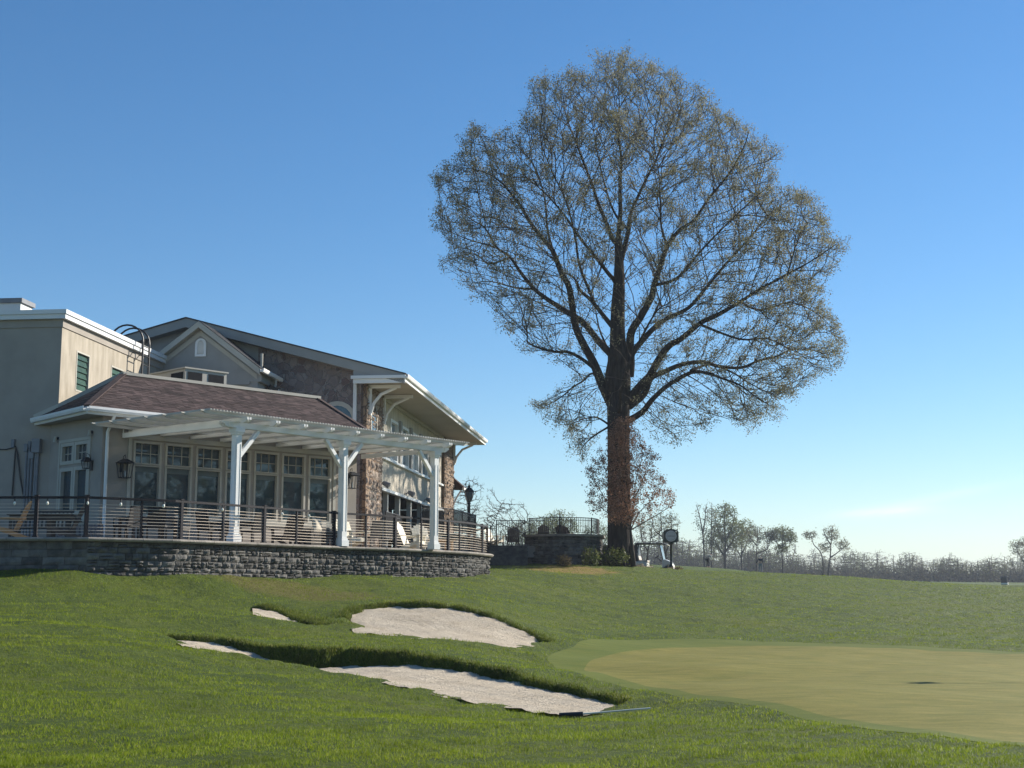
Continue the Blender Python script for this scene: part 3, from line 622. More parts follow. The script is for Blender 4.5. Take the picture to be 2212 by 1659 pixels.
q = P(45, 652, 45.0 * K); zct = q.z; ch = MB(); q = q - r2 * .6 + b2 * .5; ch.box(Vector((q.x, q.y, (LTOP - .02 + zct) / 2)), (1.15, .9, zct - LTOP + .02), (r2, b2, UP)); cho = ch.build("roof_chimney", M_white, house)
ch = MB(); ch.box(Vector((q.x, q.y, zct + .06)), (1.3, 1.05, .16), (r2, b2, UP)); ch.build("chimney_cap", M_conduit, cho)

# ---------------------------------------------------------------- sunroom
wt = [sw(x, y) for x, y in ((294, 958.3), (344, 962))]; pitch_t = (sw(671, 990.2)[0]) / 6.0; gw = wt[1][0] - wt[0][0]
zt1 = SL.z; zt0 = zt1 - 0.50 * K - .02; zl1 = sw(667, 1037)[1]; zl0 = sw(667, 1121)[1]
T0 = sw(219, 1000)[0]; T1 = sw(770, 1050)[0]
EAVE_Z = P(188, 877, 38.5 * K).z
holes = []
for i in range(7):
    t = i * pitch_t; holes += [(t - .06, t + gw + .06, zt0 - .07, zt1 + .06), (t - .06, t + gw + .06, zl0 - .10, zl1 + .10)]
mb = MB(); wall_open(mb, SL, sd, sn, T0, T1, PATIO_Z, EAVE_Z + .15, holes, .2); mb.build("sunroom_wall", M_stucco, house)
for i, h in enumerate(holes):
    window(SL, sd, sn, h, M_glass, M_cream, house, fw=.04, grid=(3, 2) if i % 2 == 0 else (0, 0), trim=.03, depth=.09, blind=(.16 if i % 2 else None))
tr = MB()                                                   # trim board round the window band
for (a, b, c, d) in ((-.27, -.16, zl0 - .3, zt1 + .28), (6 * pitch_t + gw + .16, 6 * pitch_t + gw + .27, zl0 - .3, zt1 + .28), (-.16, 6 * pitch_t + gw + .16, zl0 - .3, zl0 - .13), (-.16, 6 * pitch_t + gw + .16, zt1 + .14, zt1 + .28)):
    tr.box(sp((a + b) / 2, (c + d) / 2, .02), (b - a, .04, d - c), (sd, sn, UP))
tr.build("window_trim", M_cream, house)
# end wall of the sunroom (door wall), from the corner inwards to the flat block
CW = sp(T0, 0, 0)
def ep(t, z, o=0.0): return CW + sb * t - sd * o + UP * z
def ew(px, py):
    q = PP(px, py, CW, -sd); return (q - CW).dot(sb), q.z
ELEN = (C0 - CW).dot(-b2) ; tE = -(CW - C0).dot(b2) / sb.dot(b2)             # where it meets the block front
dh = []
for x0, y0, x1, y1, yy in ((249, 330, 294, 480, 0), (305, 290, 352, 465, 0)):
    pass
def c4v(x, y): return (.22787 * x, 891.1 + .22787 * y)
for a, b in (((592, 330), (694, 480)), ((725, 290), (835, 460))):
    p0, p1 = ew(*c4v(*a)), ew(*c4v(*b)); dh.append((min(p0[0], p1[0]), max(p0[0], p1[0])))
zdt1 = ew(*c4v(725, 295))[1]; zdt0 = ew(*c4v(835, 452))[1]; zdl1 = ew(*c4v(835, 520))[1]; zdl0 = ew(*c4v(800, 940))[1]
eh = []
for a, b in dh: eh += [(a, b, zdt0, zdt1), (a, b, zdl0, zdl1)]
mb = MB(); wall_open(mb, CW, sb, -sd, 0, tE, PATIO_Z, EAVE_Z + .15, eh, .18); mb.build("sunroom_end_wall", M_stucco, house)
for i, h in enumerate(eh): window(CW, sb, -sd, h, M_glass, M_cream, house, fw=.05, grid=(3, 2) if i % 2 == 0 else (0, 0), trim=.06, depth=.08)
tr = MB(); lo, hi = min(h[0] for h in eh), max(h[1] for h in eh)
for (a, b, c, d) in ((lo - .16, lo - .075, zdl0 - .3, zdt1 + .16), (hi + .075, hi + .16, zdl0 - .3, zdt1 + .16), (lo - .07, hi + .07, zdl0 - .3, zdl0 - .08), (lo - .07, hi + .07, zdt1 + .07, zdt1 + .16)):
    tr.box(ep((a + b) / 2, (c + d) / 2, .02), (b - a, .04, d - c), (sb, sd, UP))
tr.build("window_trim", M_cream, house)
sk = MB(); sk.box(ep(hi / 2 + .2, PATIO_Z + .32, .03), (hi + .9, .06, .64), (sb, sd, UP)); sk.build("stone_skirt", M_field, house)
q = MB(); q.quad(sp(T1, PATIO_Z), sp(T1, PATIO_Z, -6), sp(T1, EAVE_Z + .1, -6), sp(T1, EAVE_Z + .1)); q.build("sunroom_far_wall", M_stucco, house)
# roof
EA = P(188, 877, 38.5 * K); EA.z = EAVE_Z
OV = (EA - sp(0, 0)).dot(sn); te0 = (EA - SL).dot(sd)
RB = 2.2 * K; RZ = P(267, 810, PP(267, 810, sp(0, 0, -RB), sn).y).z
RA = PP(267, 810, sp(0, 0, -RB), sn); RE = PP(686, 859.6, sp(0, 0, -RB), sn); RE.z = RA.z
te1 = max((RE - SL).dot(sd) + .35, T1 + .55)
EB = sp(te1, EAVE_Z, OV)
ELf = P(37.6, 912.7, 1); ELf = PZ(37.6, 912.7, EAVE_Z - CZ)
# left hip plane through ELf, EA, RA; meets the block's front face and corner
nh = (EA - ELf).cross(RA - ELf).normalized()
def on_plane(x, y): return Vector((x, y, ELf.z - (nh.x * (x - ELf.x) + nh.y * (y - ELf.y)) / nh.z))
LD = on_plane(C0.x, C0.y); tt = (ELf - C0).dot(-b2) / (RA - ELf).dot(b2) if False else 0
d_e = (ELf - EA); d_e.z = 0; s_ = -((EA - C0).dot(-b2)) / d_e.dot(-b2)       # along the eave to the block front
LG = EA + d_e * max(min(s_, 3), .5); LG.z = EAVE_Z
rp = MB(); rp.add([LG, EA, RA, LD], [(0, 1, 2, 3)]); rp.add([EA, EB, RE, RA], [(0, 1, 2, 3)]); bk = 2 * RB + OV
BA = sp((RA - SL).dot(sd), EAVE_Z, -bk); BB = sp(te1, EAVE_Z, -bk); rp.add([RA, RE, BB, BA], [(0, 1, 2, 3)]); rp.add([EB, BB, RE], [(0, 1, 2)]); rp.add([LD, RA, BA], [(0, 1, 2)])
rb = rp.build("sunroom_roof", M_darkroof, house)
sh = MB(); shingled(sh, [EA, EB, RE, RA], EA, EB, seed=3); shingled(sh, [LG, EA, RA, LD], LG, EA, seed=4); shingled(sh, [EB, BB, RE], EB, BB, seed=5); sh.build("shingle_course", M_shing, rb)
rc = MB(); rc.bar(RA + UP * .05 - sd * .05, RE + UP * .05 + sd * .1, .16, .10); rc.build("ridge_flashing", M_cream, rb)
for a_, b_ in ((EA, RA), (EB, RE)): rc = MB(); rc.bar(a_ + UP * .03, b_ + UP * .04, .2, .035); rc.build("hip_cap", M_shing, rb)
rc = MB(); rc.bar(LD + UP * .06 + b2 * -.02, RA + UP * .06, .05, .12); rc.bar(LG + UP * .06, LD + UP * .06, .05, .12); rc.build("wall_flashing", M_cream, rb)
# gutter, fascia and soffit
def gutter(name, a, b, outv, parent):
    g = MB(); L = b - a; pr = [(-.02, -.02), (.10, -.02), (.13, .05), (.13, .12), (.11, .12), (.10, .06), (.0, .06), (-.02, .12)]
    pa = [a + outv * x + UP * (z - .12) for x, z in pr]; g.prism(pa, L); return g.build(name, M_white, parent)
gutter("gutter", EA, EB, sn, house); gutter("gutter", LG, EA, -sd, house)
fa = MB(); fa.bar(EA - sn * .03 - UP * .12, EB - sn * .03 - UP * .12, .03, .2); fa.bar(LG + sd * .03 - UP * .12, EA + sd * .03 - UP * .12, .03, .2); fa.build("fascia", M_white, house)
so = MB(); a0 = sp(T0, EAVE_Z - .2, 0); so.add([EA - UP * .2, EB - UP * .2, sp(te1, EAVE_Z - .2, 0), a0], [(0, 1, 2, 3)]); so.add([LG - UP * .2, EA - UP * .2, a0, ep(tE, EAVE_Z - .2)], [(0, 1, 2, 3)]); so.build("soffit", M_soffit, house)
dn = MB(); e0 = PP(247, 905, sp(0, 0, OV - .05), sn); e1 = sp(T0 + .12, e0.z - .38, .07); dn.tube([Vector((e0.x, e0.y, EAVE_Z - .14)), e0 + UP * .1, e0 + sb * .12 - UP * .08, e1, Vector((e1.x, e1.y, PATIO_Z))], .05, 8); dn.build("downspout", M_white, house)
ol = MB(); q = PP(263, 942, sp(0, 0, .1), sn); ol.tube([q + UP * .28 - sd * .05, q + UP * .28 + sd * .05, q - UP * .02 + sd * .05], .018, 6); ol.build("wall_bracket", M_white, house)

# ---------------------------------------------------------------- gabled stucco front, middle
YG = 49.5 * K; PK = P(435, 698, YG)
GO = Vector((PK.x, PK.y, 0))
def gp(t, z, o=0.0): return GO + r2 * t - b2 * o + UP * z
def gw_(px, py):
    q = PP(px, py, PK, -b2); return (q - PK).dot(r2), q.z
ge = gw_(566, 799); gl = gw_(338, 764); slope = (PK.z - ge[1]) / ge[0]; GW = gw_(556, 850)[0]
zlow = RZ - 1.2
hl = -(C0 + r2 * .0 - PK).dot(r2) * -1; GL = (C0 - PK).dot(r2) - .5
zf = lambda t: PK.z - abs(t) * slope
mb = MB(); mb.add([gp(GL, zlow), gp(GW, zlow), gp(GW, zf(GW) - .05), gp(0, PK.z - .05), gp(GL, zf(GL) - .05)], [(0, 1, 2, 3, 4)]); mb.quad(gp(GW, zlow), gp(GW, zlow, -4), gp(GW, zf(GW) - .05, -4), gp(GW, zf(GW) - .05)); mb.build("gable_wall", M_greyst, house)
vt = gw_(421.6, 770.7); vt2 = gw_(446.6, 731); vc = (vt[0] + vt2[0]) / 2; vw = (vt2[0] - vt[0]) / 2; zs = vt2[1] - vw
def arch(hw, z0, z1, n=10): return [(-hw, z0), (hw, z0)] + [(hw * math.cos(math.pi * i / n), z1 + hw * math.sin(math.pi * i / n)) for i in range(n + 1)]
fr = MB(); out_ = arch(vw, vt[1], zs); inn = arch(vw - .09, vt[1] + .09, zs)
n_ = len(out_); A1 = [gp(vc + x, z, .05) for x, z in out_]; A2 = [gp(vc + x, z, .05) for x, z in inn]; A0 = [gp(vc + x, z, .0) for x, z in out_]
fr.add(A1 + A2 + A0, [(i, (i + 1) % n_, n_ + (i + 1) % n_, n_ + i) for i in range(n_)] + [(2 * n_ + i, 2 * n_ + (i + 1) % n_, (i + 1) % n_, i) for i in range(n_)]); vo = fr.build("arched_vent", M_white, house)
sl = MB(); nz = 13
for i in range(nz):
    z = vt[1] + .1 + (vt2[1] - .12 - vt[1] - .1) * (i + .5) / nz; hw = vw - .09 if z < zs else math.sqrt(max((vw - .09) ** 2 - (z - zs) ** 2, .002))
    sl.box(gp(vc, z, .025), (2 * hw, .012, .075), (r2, (b2 * .8 + UP * .6).normalized(), (UP * .8 - b2 * .6).normalized()))
sl.build("vent_slat", M_white, vo)
bk_ = MB(); bk_.add([gp(vc + x, z, .008) for x, z in inn], [tuple(range(n_))]); bk_.build("vent_back", M_dark, vo)
rk = MB(); OVG = .32
for sgn, te in ((1, ge[0]), (-1, gl[0])):
    te = abs(te); pA, pB = gp(0, PK.z + .02, OVG), gp(sgn * te, PK.z - te * slope + .02, OVG)
    rk.add([pA, pB, pB - UP * .24, pA - UP * .24, pA + b2 * .05, pB + b2 * .05, pB - UP * .24 + b2 * .05, pA - UP * .24 + b2 * .05], [(0, 1, 2, 3), (4, 7, 6, 5), (0, 4, 5, 1), (3, 2, 6, 7), (1, 5, 6, 2)])
    pA, pB = gp(0, PK.z - .30, .05), gp(sgn * te * .93, PK.z - te * .93 * slope - .30, .05)
    rk.add([pA, pB, pB - UP * .2, pA - UP * .2], [(0, 1, 2, 3)])
    pA, pB = gp(0, PK.z - .22, OVG), gp(sgn * te, PK.z - te * slope - .22, OVG); rk.add([pA, pB, pB + b2 * OVG, pA + b2 * OVG], [(0, 1, 2, 3)])
rk.build("rake_board", M_cream, house)
bx = MB(); zc = gw_(560, 838)[1]; tb0 = gw_(512, 838)[0]                                       # boxed eave return
bx.add([gp(tb0, zf(tb0) - .3, .03), gp(ge[0], zf(ge[0]) - .2, .03), gp(ge[0], zf(ge[0]) - .45, .03), gp(tb0, zf(ge[0]) - .45, .03)], [(0, 1, 2, 3)]); bx.box(gp((tb0 + GW) / 2 - .3, zf(ge[0]) - .5, .03), (.8, .08, .12), (r2, b2, UP))
bx.add([gp(GW, zf(ge[0]) - .45, .03), gp(ge[0], zf(ge[0]) - .45, .03), gp(ge[0], zf(ge[0]) - .45, -4), gp(GW, zf(ge[0]) - .45, -4)], [(0, 1, 2, 3)]); bx.build("eave_return", M_greyst, house)
gr = MB(); DB = 3.6; gr.add([gp(0, PK.z + .03, OVG), gp(ge[0] + .05, zf(ge[0] + .05) + .03, OVG), gp(ge[0] + .05, zf(ge[0] + .05) + .03, -DB), gp(0, PK.z + .03, -DB)], [(0, 1, 2, 3)]); gr.add([gp(0, PK.z + .03, OVG), gp(gl[0], zf(gl[0]) + .03, OVG), gp(gl[0], zf(gl[0]) + .03, -DB), gp(0, PK.z + .03, -DB)], [(0, 1, 2, 3)])
gro = gr.build("gable_roof", M_darkroof, house)
sh = MB(); shingled(sh, [gp(ge[0] + .05, zf(ge[0] + .05) + .035, OVG), gp(ge[0] + .05, zf(ge[0] + .05) + .035, -DB), gp(0, PK.z + .035, -DB), gp(0, PK.z + .035, OVG)], gp(ge[0] + .05, zf(ge[0] + .05) + .035, OVG), gp(ge[0] + .05, zf(ge[0] + .05) + .035, -DB), seed=9)
sh.build("shingle_course", M_darkroof, gro)
gutter("gutter", gp(ge[0] + .04, zf(ge[0]) + .02, OVG), gp(ge[0] + .04, zf(ge[0]) + .02, -DB + .6), r2, house)
dn = MB(); a = gp(ge[0] + .08, zf(ge[0]) - .12, -1.6); dn.tube([a, a - UP * .25, gp(GW + .3, zf(ge[0]) - .62, -1.0), gp(GW + .06, zf(ge[0]) - .9, -.5), gp(GW + .06, zlow, -.4)], .05, 8); dn.build("downspout", M_cream, house)
q = PP(556, 787, gp(ge[0] * .9, zf(ge[0] * .9), 0), r2 * slope + UP) if False else gp(gw_(556, 787)[0] - .02, 0, -.6); q.z = zf((q - GO).dot(r2)) - .05
vp = MB(); vp.tube([q, q + UP * .62], .055, 10); vp.build("vent_pipe", M_cream, house)
# low roof cabinet behind the sunroom ridge: dark openings on two faces
CB = PP(512.5 - 112, 800, sp(0, 0, -RB - 1.3), sn); cbz0, cbz1 = RZ - .3, PP(400, 795.5, CB, sn).z
cabt = PP(490, 800, CB, sn); cabL = (cabt - CB).dot(sd); cb = MB(); ce = CB + Vector((0, 0, 0)); ce.z = 0
ax = (sd, sn, UP); w2 = 2.2
cb.box(ce + sd * cabL / 2 + sb * w2 / 2 + UP * (cbz0 + cbz1) / 2, (cabL, w2, cbz1 - cbz0), ax); cb.box(ce + sd * cabL / 2 + sb * w2 / 2 + UP * (cbz1 + .025), (cabL + .1, w2 + .1, .05), ax); cab = cb.build("roof_cabinet", M_cream, house)
op = MB()
for t0, t1 in ((.1, .68), (cabL - .75, cabL - .12)): op.box(ce + sd * (t0 + t1) / 2 + sn * .006 + UP * ((cbz0 + cbz1) / 2 - .02), (t1 - t0, .02, cbz1 - cbz0 - .16), ax)
op.box(ce + sb * .5 - sd * .006 + UP * ((cbz0 + cbz1) / 2 - .02), (.02, .75, cbz1 - cbz0 - .16), ax); op.build("cabinet_opening", M_void, cab)

# ---------------------------------------------------------------- stone wing
YS = 51.1 * K; WC = P(783, 1000, YS); WO = Vector((WC.x, WC.y, 0))                    # front right corner of the wing
def wf(t, z, o=0.0): return WO - r2 * t - b2 * o + UP * z                            # front face, t to the left
def wr(t, z, o=0.0): return WO + b2 * t + r2 * o + UP * z                              # right face, t to the back
def wfw(px, py):
    q = PP(px, py, WC, -b2); return -(q - WC).dot(r2), q.z
def wrw(px, py):
    q = PP(px, py, WC, r2); return (q - WC).dot(b2), q.z
pk = wfw(412, 693); ea = wfw(880.5, 812.7); WS = (pk[1] - ea[1]) / (pk[0] - ea[0]); WLEN = wrw(974, 1100)[0]
RF = .55                                                                                # roof overhang at the front
zr = lambda t: pk[1] - abs(t - pk[0]) * WS
EW = -ea[0]                                                                             # eave overhang past the wall
mb = MB(); tl = pk[0] + 9; cz_ = lambda t: zr(t) - .34
mb.add([wf(pk[0] + 2.5, PATIO_Z), wf(0, PATIO_Z), wf(0, cz_(0)), wf(pk[0], cz_(pk[0])), wf(pk[0] + 2.5, cz_(pk[0] + 2.5))], [(0, 1, 2, 3, 4)]); mb.build("stone_gable", M_field, house)
mb = MB(); tq = wfw(640 - 82, 790)[0]
mb.add([wf(tq + 12, PATIO_Z + 4, .04), wf(tq, PATIO_Z + 4, .04), wf(tq, cz_(tq), .04), wf(pk[0], cz_(pk[0]), .04), wf(tq + 12, cz_(tq + 12), .04)], [(0, 1, 2, 3, 4)]); mb.build("gable_panel", M_greyst, house)
rk = MB()
for sgn, te in ((1, ea[0]), (-1, pk[0] + 9)):
    pA, pB = wf(pk[0], pk[1], RF), wf(te, zr(te), RF); D = UP * .36
    rk.add([pA, pB, pB - D, pA - D, pA + b2 * .06, pB + b2 * .06, pB - D + b2 * .06, pA - D + b2 * .06], [(0, 1, 2, 3), (4, 7, 6, 5), (3, 2, 6, 7), (0, 4, 5, 1), (1, 5, 6, 2)])
    rk.add([pA - D, pB - D, pB - D + b2 * RF, pA - D + b2 * RF], [(0, 1, 2, 3)])
rk.build("rake_board", M_greyst, house)
ZS = wrw(814, 848)[1]                                                                   # soffit level
tbx = wfw(770, 790)[0]
bx = MB(); bx.add([wf(tbx, zr(tbx) - .3, RF - .02), wf(ea[0], zr(ea[0]) - .05, RF - .02), wf(ea[0], ZS + .14, RF - .02), wf(tbx, ZS + .14, RF - .02)], [(0, 1, 2, 3)]); bx.build("eave_gable_end", M_greyst, house)
tb = MB(); L = tbx - ea[0]; tb.box(wf(ea[0] + L / 2 + .03, ZS + .17, RF + .02), (L + .1, .1, .12), (r2, b2, UP)); tb.box(wf(ea[0] + L / 2, ZS + .02, RF - .03), (L, .06, .17), (r2, b2, UP)); tb.box(wf(tbx + .02, (ZS + PATIO_Z + 3.3) / 2, RF * .1), (.13, .14, ZS - PATIO_Z - 3.3), (r2, b2, UP)); tb.build("cornice_trim", M_white, house)
FARL = WLEN + 1.2
so = MB(); so.quad(wr(-RF, ZS, EW), wr(FARL, ZS, EW), wr(FARL, ZS, .0), wr(-RF, ZS, .0)); so.build("soffit", M_soffit, house)
fa = MB(); fa.bar(wr(-RF, ZS + .12, EW - .02), wr(FARL, ZS + .12, EW - .02), .05, .26); fa.build("fascia", M_white, house)
gutter("gutter", wr(-RF, zr(ea[0]) + .0, EW), wr(FARL, zr(ea[0]) + .0, EW), r2, house)
mo = MB(); mo.bar(wr(2.9, ZS - .08, .06), wr(WLEN, ZS - .08, .06), .12, .14); mo.build("wall_molding", M_cream, house)
wrf = MB(); U = .05
for te in (ea[0] - .04, pk[0] + 9.2):
    wrf.add([wf(pk[0], pk[1] + U, RF + .04), wf(te, zr(te) + U, RF + .04), wf(te, zr(te) + U, -FARL), wf(pk[0], pk[1] + U, -FARL), wf(pk[0], pk[1], RF + .04), wf(te, zr(te), RF + .04), wf(te, zr(te), -FARL), wf(pk[0], pk[1], -FARL)], [(0, 1, 2, 3), (4, 7, 6, 5), (0, 4, 5, 1), (1, 5, 6, 2), (2, 6, 7, 3)])
wrf.build("wing_roof", M_darkroof, house)
q = P(462, 693, 58 * K); k = MB(); zq = zr(wfw(462, 700)[0]); k.box(Vector((q.x, q.y, zq + .25)), (.34, .34, .9), (r2, b2, UP)); ko = k.build("roof_chimney", M_greyst, house)
k = MB(); k.tube([Vector((q.x - .22, q.y, zq)), Vector((q.x - .22, q.y, zq + 1.35))], .025, 6); k.build("antenna_mast", M_black, ko)
# right face: stone pier, balcony band, windows, arcade
tP = wrw(818, 1000)[0]; tF = wrw(953.7, 1050)[0]; zsill = wrw(818, 985.6)[1]; zband = wrw(820, 1053.5)[1]; zwt = wrw(822, 893)[1]
pi = MB(); pi.box(wr(tP / 2, (PATIO_Z + ZS) / 2, .02), (.24, tP, ZS - PATIO_Z), (r2, b2, UP)); PIER1 = pi.build("stone_pier", M_pier, house)
pi = MB(); pi.box(wr((tF + WLEN) / 2, (PATIO_Z + ZS) / 2, .0), (.3, WLEN - tF, ZS - PATIO_Z), (r2, b2, UP)); pi.build("stone_pier", M_pier, house)
wt_ = [wrw(x, 985 + (x - 818) * .46)[0] for x in (852, 875.6, 899, 918.5)]; st = (wt_[3] - wt_[0]) / 3; wt_ = [wt_[0] - st + .25] + [wt_[0] + st * i for i in range(4)] + [wt_[0] + st * 4]
wh = [(t - .95, t + .62, zsill + .06, zwt) for t in wt_ if t + .7 < tF and t - 1 > tP]
mb = MB(); wall_open(mb, WO, b2, r2, tP, tF, zband, ZS, wh, .22); mb.build("balcony_wall", M_balc, house)
for h in wh:
    window(WO, b2, r2, h, M_sky, M_white, house, fw=.07, grid=(2, 0), trim=.05, depth=.12)
    pp_ = MB(); pp_.box(wr(h[1] + .38, (zsill + zwt) / 2 + .1, .05), (.12, .42, zwt - zsill + .1), (r2, b2, UP)); pp_.build("window_pier", M_greyst, house)
sl = MB(); sl.bar(wr(tP, zsill, .06), wr(tF, zsill, .06), .14, .09); sl.bar(wr(tP, zband - .04, .03), wr(tF, zband - .04, .03), .2, .12); sl.build("sill_band", M_white, house)
zar = wrw(797, 880)[1]                                                              # arched upper window in the pier
def arch_win(tc, hw, z0, z1, glass):
    g = MB(); g.add([wr(tc + x, z, .146) for x, z in arch(hw, z0, z1)], [tuple(range(len(arch(hw, z0, z1))))]); o = g.build("window", glass, house)
    f = MB(); a1, a2 = arch(hw + .13, z0 - .13, z1), arch(hw, z0, z1); n = len(a1); A1 = [wr(tc + x, z, .17) for x, z in a1]; A2 = [wr(tc + x, z, .17) for x, z in a2]; A3 = [wr(tc + x, z, .13) for x, z in a1]
    f.add(A1 + A2 + A3, [(i, (i + 1) % n, n + (i + 1) % n, n + i) for i in range(n)] + [(2 * n + i, 2 * n + (i + 1) % n, (i + 1) % n, i) for i in range(n)]); f.build("frame", M_cream, o)
arch_win(wrw(800, 900)[0], .48, wrw(800, 945)[1], wrw(800, 900)[1], M_glass)
da = wrw(799, 1075); g = MB(); g.add([wr(da[0] + x, z, .146) for x, z in arch(.62, PATIO_Z, da[1])], [tuple(range(len(arch(.62, 0, 1))))]); g.build("arched_door", M_dark, house)
# arched window in the front gable stone
aw = wfw(728, 905); aw2 = wfw(728, 868); o_ = arch(.62, aw[1] - .8, aw[1] - .1); g = MB(); g.add([wf(aw[0] - x, z, .02) for x, z in o_], [tuple(range(len(o_)))]); go = g.build("window", M_glass, house)
f = MB(); a1 = arch(.80, aw[1] - .8, aw[1] - .1); n = len(a1); A1 = [wf(aw[0] - x, z, .05) for x, z in a1]; A2 = [wf(aw[0] - x, z, .05) for x, z in o_]; f.add(A1 + A2, [(i, (i + 1) % n, n + (i + 1) % n, n + i) for i in range(n)]); f.build("frame", M_cream, go)
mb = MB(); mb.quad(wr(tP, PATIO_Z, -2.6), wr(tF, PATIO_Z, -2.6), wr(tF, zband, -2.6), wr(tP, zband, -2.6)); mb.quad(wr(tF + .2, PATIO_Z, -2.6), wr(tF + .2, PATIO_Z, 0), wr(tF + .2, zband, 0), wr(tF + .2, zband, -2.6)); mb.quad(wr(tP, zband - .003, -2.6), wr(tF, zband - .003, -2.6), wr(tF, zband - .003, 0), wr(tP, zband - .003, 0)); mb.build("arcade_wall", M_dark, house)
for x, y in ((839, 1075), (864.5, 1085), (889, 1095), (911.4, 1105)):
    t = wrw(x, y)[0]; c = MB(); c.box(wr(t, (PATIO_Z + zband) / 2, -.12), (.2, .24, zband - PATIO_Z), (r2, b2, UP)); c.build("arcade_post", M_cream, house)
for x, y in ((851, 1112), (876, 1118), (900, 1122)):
    t = wrw(x, y)[0]; d = MB(); d.box(wr(t + .6, PATIO_Z + 1.25, -2.57), (.05, 1.5, 2.3), (r2, b2, UP)); d.build("arcade_door", M_void, house)  # door glass painted near black in place of the arcade's shade
def bracket(t, o=0.05, sc=1.0):
    k = MB(); zt = ZS - .02; k.box(wr(t, zt - .07, o + .62 * sc), (1.3 * sc, .13, .13), (r2, b2, UP)); k.box(wr(t, zt - .62 * sc, o + .07), (.12, .13, 1.15 * sc), (r2, b2, UP))
    k.tube([wr(t, zt - 1.1 * sc, o + .1), wr(t, zt - .75 * sc, o + .2), wr(t, zt - .38 * sc, o + .5 * sc), wr(t, zt - .12, o + 1.1 * sc)], .065, 6); k.build("eave_bracket", M_white, house)
bracket(.25, .14); bracket(tP + .1, .1); bracket(WLEN - .3, .15)
# little porch roof at the wing's far end
pc = MB(); q0 = wr(WLEN, 0, 0); zp = P(985, 1055, q0.y + 1).z; pc.add([wr(WLEN + .1, zp + .6, 0), wr(WLEN + 1.3, zp + .6, 0), wr(WLEN + 1.5, zp, .7), wr(WLEN - .1, zp, .7), wr(WLEN + .1, zp - .08, 0), wr(WLEN + 1.3, zp - .08, 0), wr(WLEN + 1.5, zp - .08, .7), wr(WLEN - .1, zp - .08, .7)], [(0, 1, 2, 3), (4, 7, 6, 5), (0, 3, 7, 4), (3, 2, 6, 7)]); po = pc.build("porch_roof", M_shing, house)
pc = MB(); pc.bar(wr(WLEN - .15, zp - .1, .7), wr(WLEN + 1.5, zp - .1, .7), .1, .12); pc.tube([wr(WLEN + .05, zp - 1.0, .1), wr(WLEN + .05, zp - .5, .35), wr(WLEN + .05, zp - .18, .55)], .05, 6); pc.build("porch_fascia", M_white, po)

# ---------------------------------------------------------------- patio, retaining wall
def offset_line(L, d):
    o = []
    for i, p in enumerate(L):
        t = (L[min(i + 1, len(L) - 1)] - L[max(i - 1, 0)]); t.z = 0; t.normalize(); o.append(p + Vector((t.y, -t.x, 0)) * d)
    return o
WALLC = WALL_S
def resample_line(L, step):
    s = [0.0]
    for a, b in zip(L, L[1:]): s.append(s[-1] + (b - a).length)
    return s
def at_len(L, S, x):
    i = max(0, min(len(L) - 2, next((k for k in range(len(S) - 1) if S[k + 1] >= x), len(L) - 2))); t = (x - S[i]) / max(S[i + 1] - S[i], 1e-6); return L[i].lerp(L[i + 1], min(max(t, 0), 1))
def block_wall(mb, L, z_top, zb_fn, seed, sizes=(.16, .52), rows=(.11, .2), rough=.045):
    """courses of split-faced blocks laid along a line"""
    rnd = random.Random(seed); S = resample_line(L, 1); tot = S[-1]; z = z_top
    while z > -5:
        hh = rnd.uniform(*rows); z0 = z - hh; x = -rnd.uniform(0, .3); any_ = False
        while x < tot:
            wd = rnd.uniform(*sizes); a, b = max(x, 0), min(x + wd, tot); x += wd
            if b - a < .04: continue
            pa, pb = at_len(L, S, a + .006), at_len(L, S, b - .006)
            if z < min(zb_fn(pa), zb_fn(pb)) - .15: continue
            any_ = True; t = (pb - pa); t.z = 0; t.normalize(); n = Vector((t.y, -t.x, 0)); sub = 1 if (rnd.random() > .3 or rough < .02) else 2
            for j in range(sub):
                za, zc = z0 + hh * j / sub + .005, z0 + hh * (j + 1) / sub - .005; d0 = rnd.uniform(0, rough); P3 = []
                for v in range(4):
                    for u in range(4):
                        q = pa.lerp(pb, u / 3); edge = u in (0, 3) or v in (0, 3); q = q + n * (d0 + (-.018 if edge else rnd.uniform(0, rough))); q.z = za + (zc - za) * v / 3; P3.append(q)
                fs = [(v * 4 + u, v * 4 + u + 1, v * 4 + u + 5, v * 4 + u + 4) for v in range(3) for u in range(3)]
                bk = []
                for u, v in ((0, 0), (3, 0), (3, 3), (0, 3)):
                    q = pa.lerp(pb, u / 3) - n * .09; q.z = za + (zc - za) * v / 3; bk.append(q)
                P3 += bk; B = 16
                fs += [(0, 1, 2, 3, B + 1, B), (12, B + 3, B + 2, 15, 14, 13), (0, B, B + 3, 12, 8, 4), (3, 7, 11, 15, B + 2, B + 1)]
                mb.add(P3, fs, rnd.random())
        z = z0
        if not any_: break
wall = empty("retaining_wall", P(620, 1240, 40.2), "curved retaining wall of grey split stone with rounded coping under the patio", "wall")
zbf = lambda p: gz(p.x, p.y)
CT = CZ + WALL_E
mb = MB(); LW = offset_line(WALLC, -.10); block_wall(mb, LW[:3], CT - .10, zbf, 12, (.4, .66), (.19, .21), .012); block_wall(mb, LW[2:], CT - .10, zbf, 11, (.13, .40), (.10, .185), .05); mb.build("stone_face", M_block, wall)
mb = MB(); LB = offset_line(WALLC, -.17)
for a, b in zip(LB, LB[1:]): mb.quad(Vector((a.x, a.y, CT - .05)), Vector((b.x, b.y, CT - .05)), Vector((b.x, b.y, CZ - .6)), Vector((a.x, a.y, CZ - .6)))
mb.build("wall_core", M_joint, wall)
mb = MB(); S_ = resample_line(WALLC, 1); x = 0.0; rnd = random.Random(4)
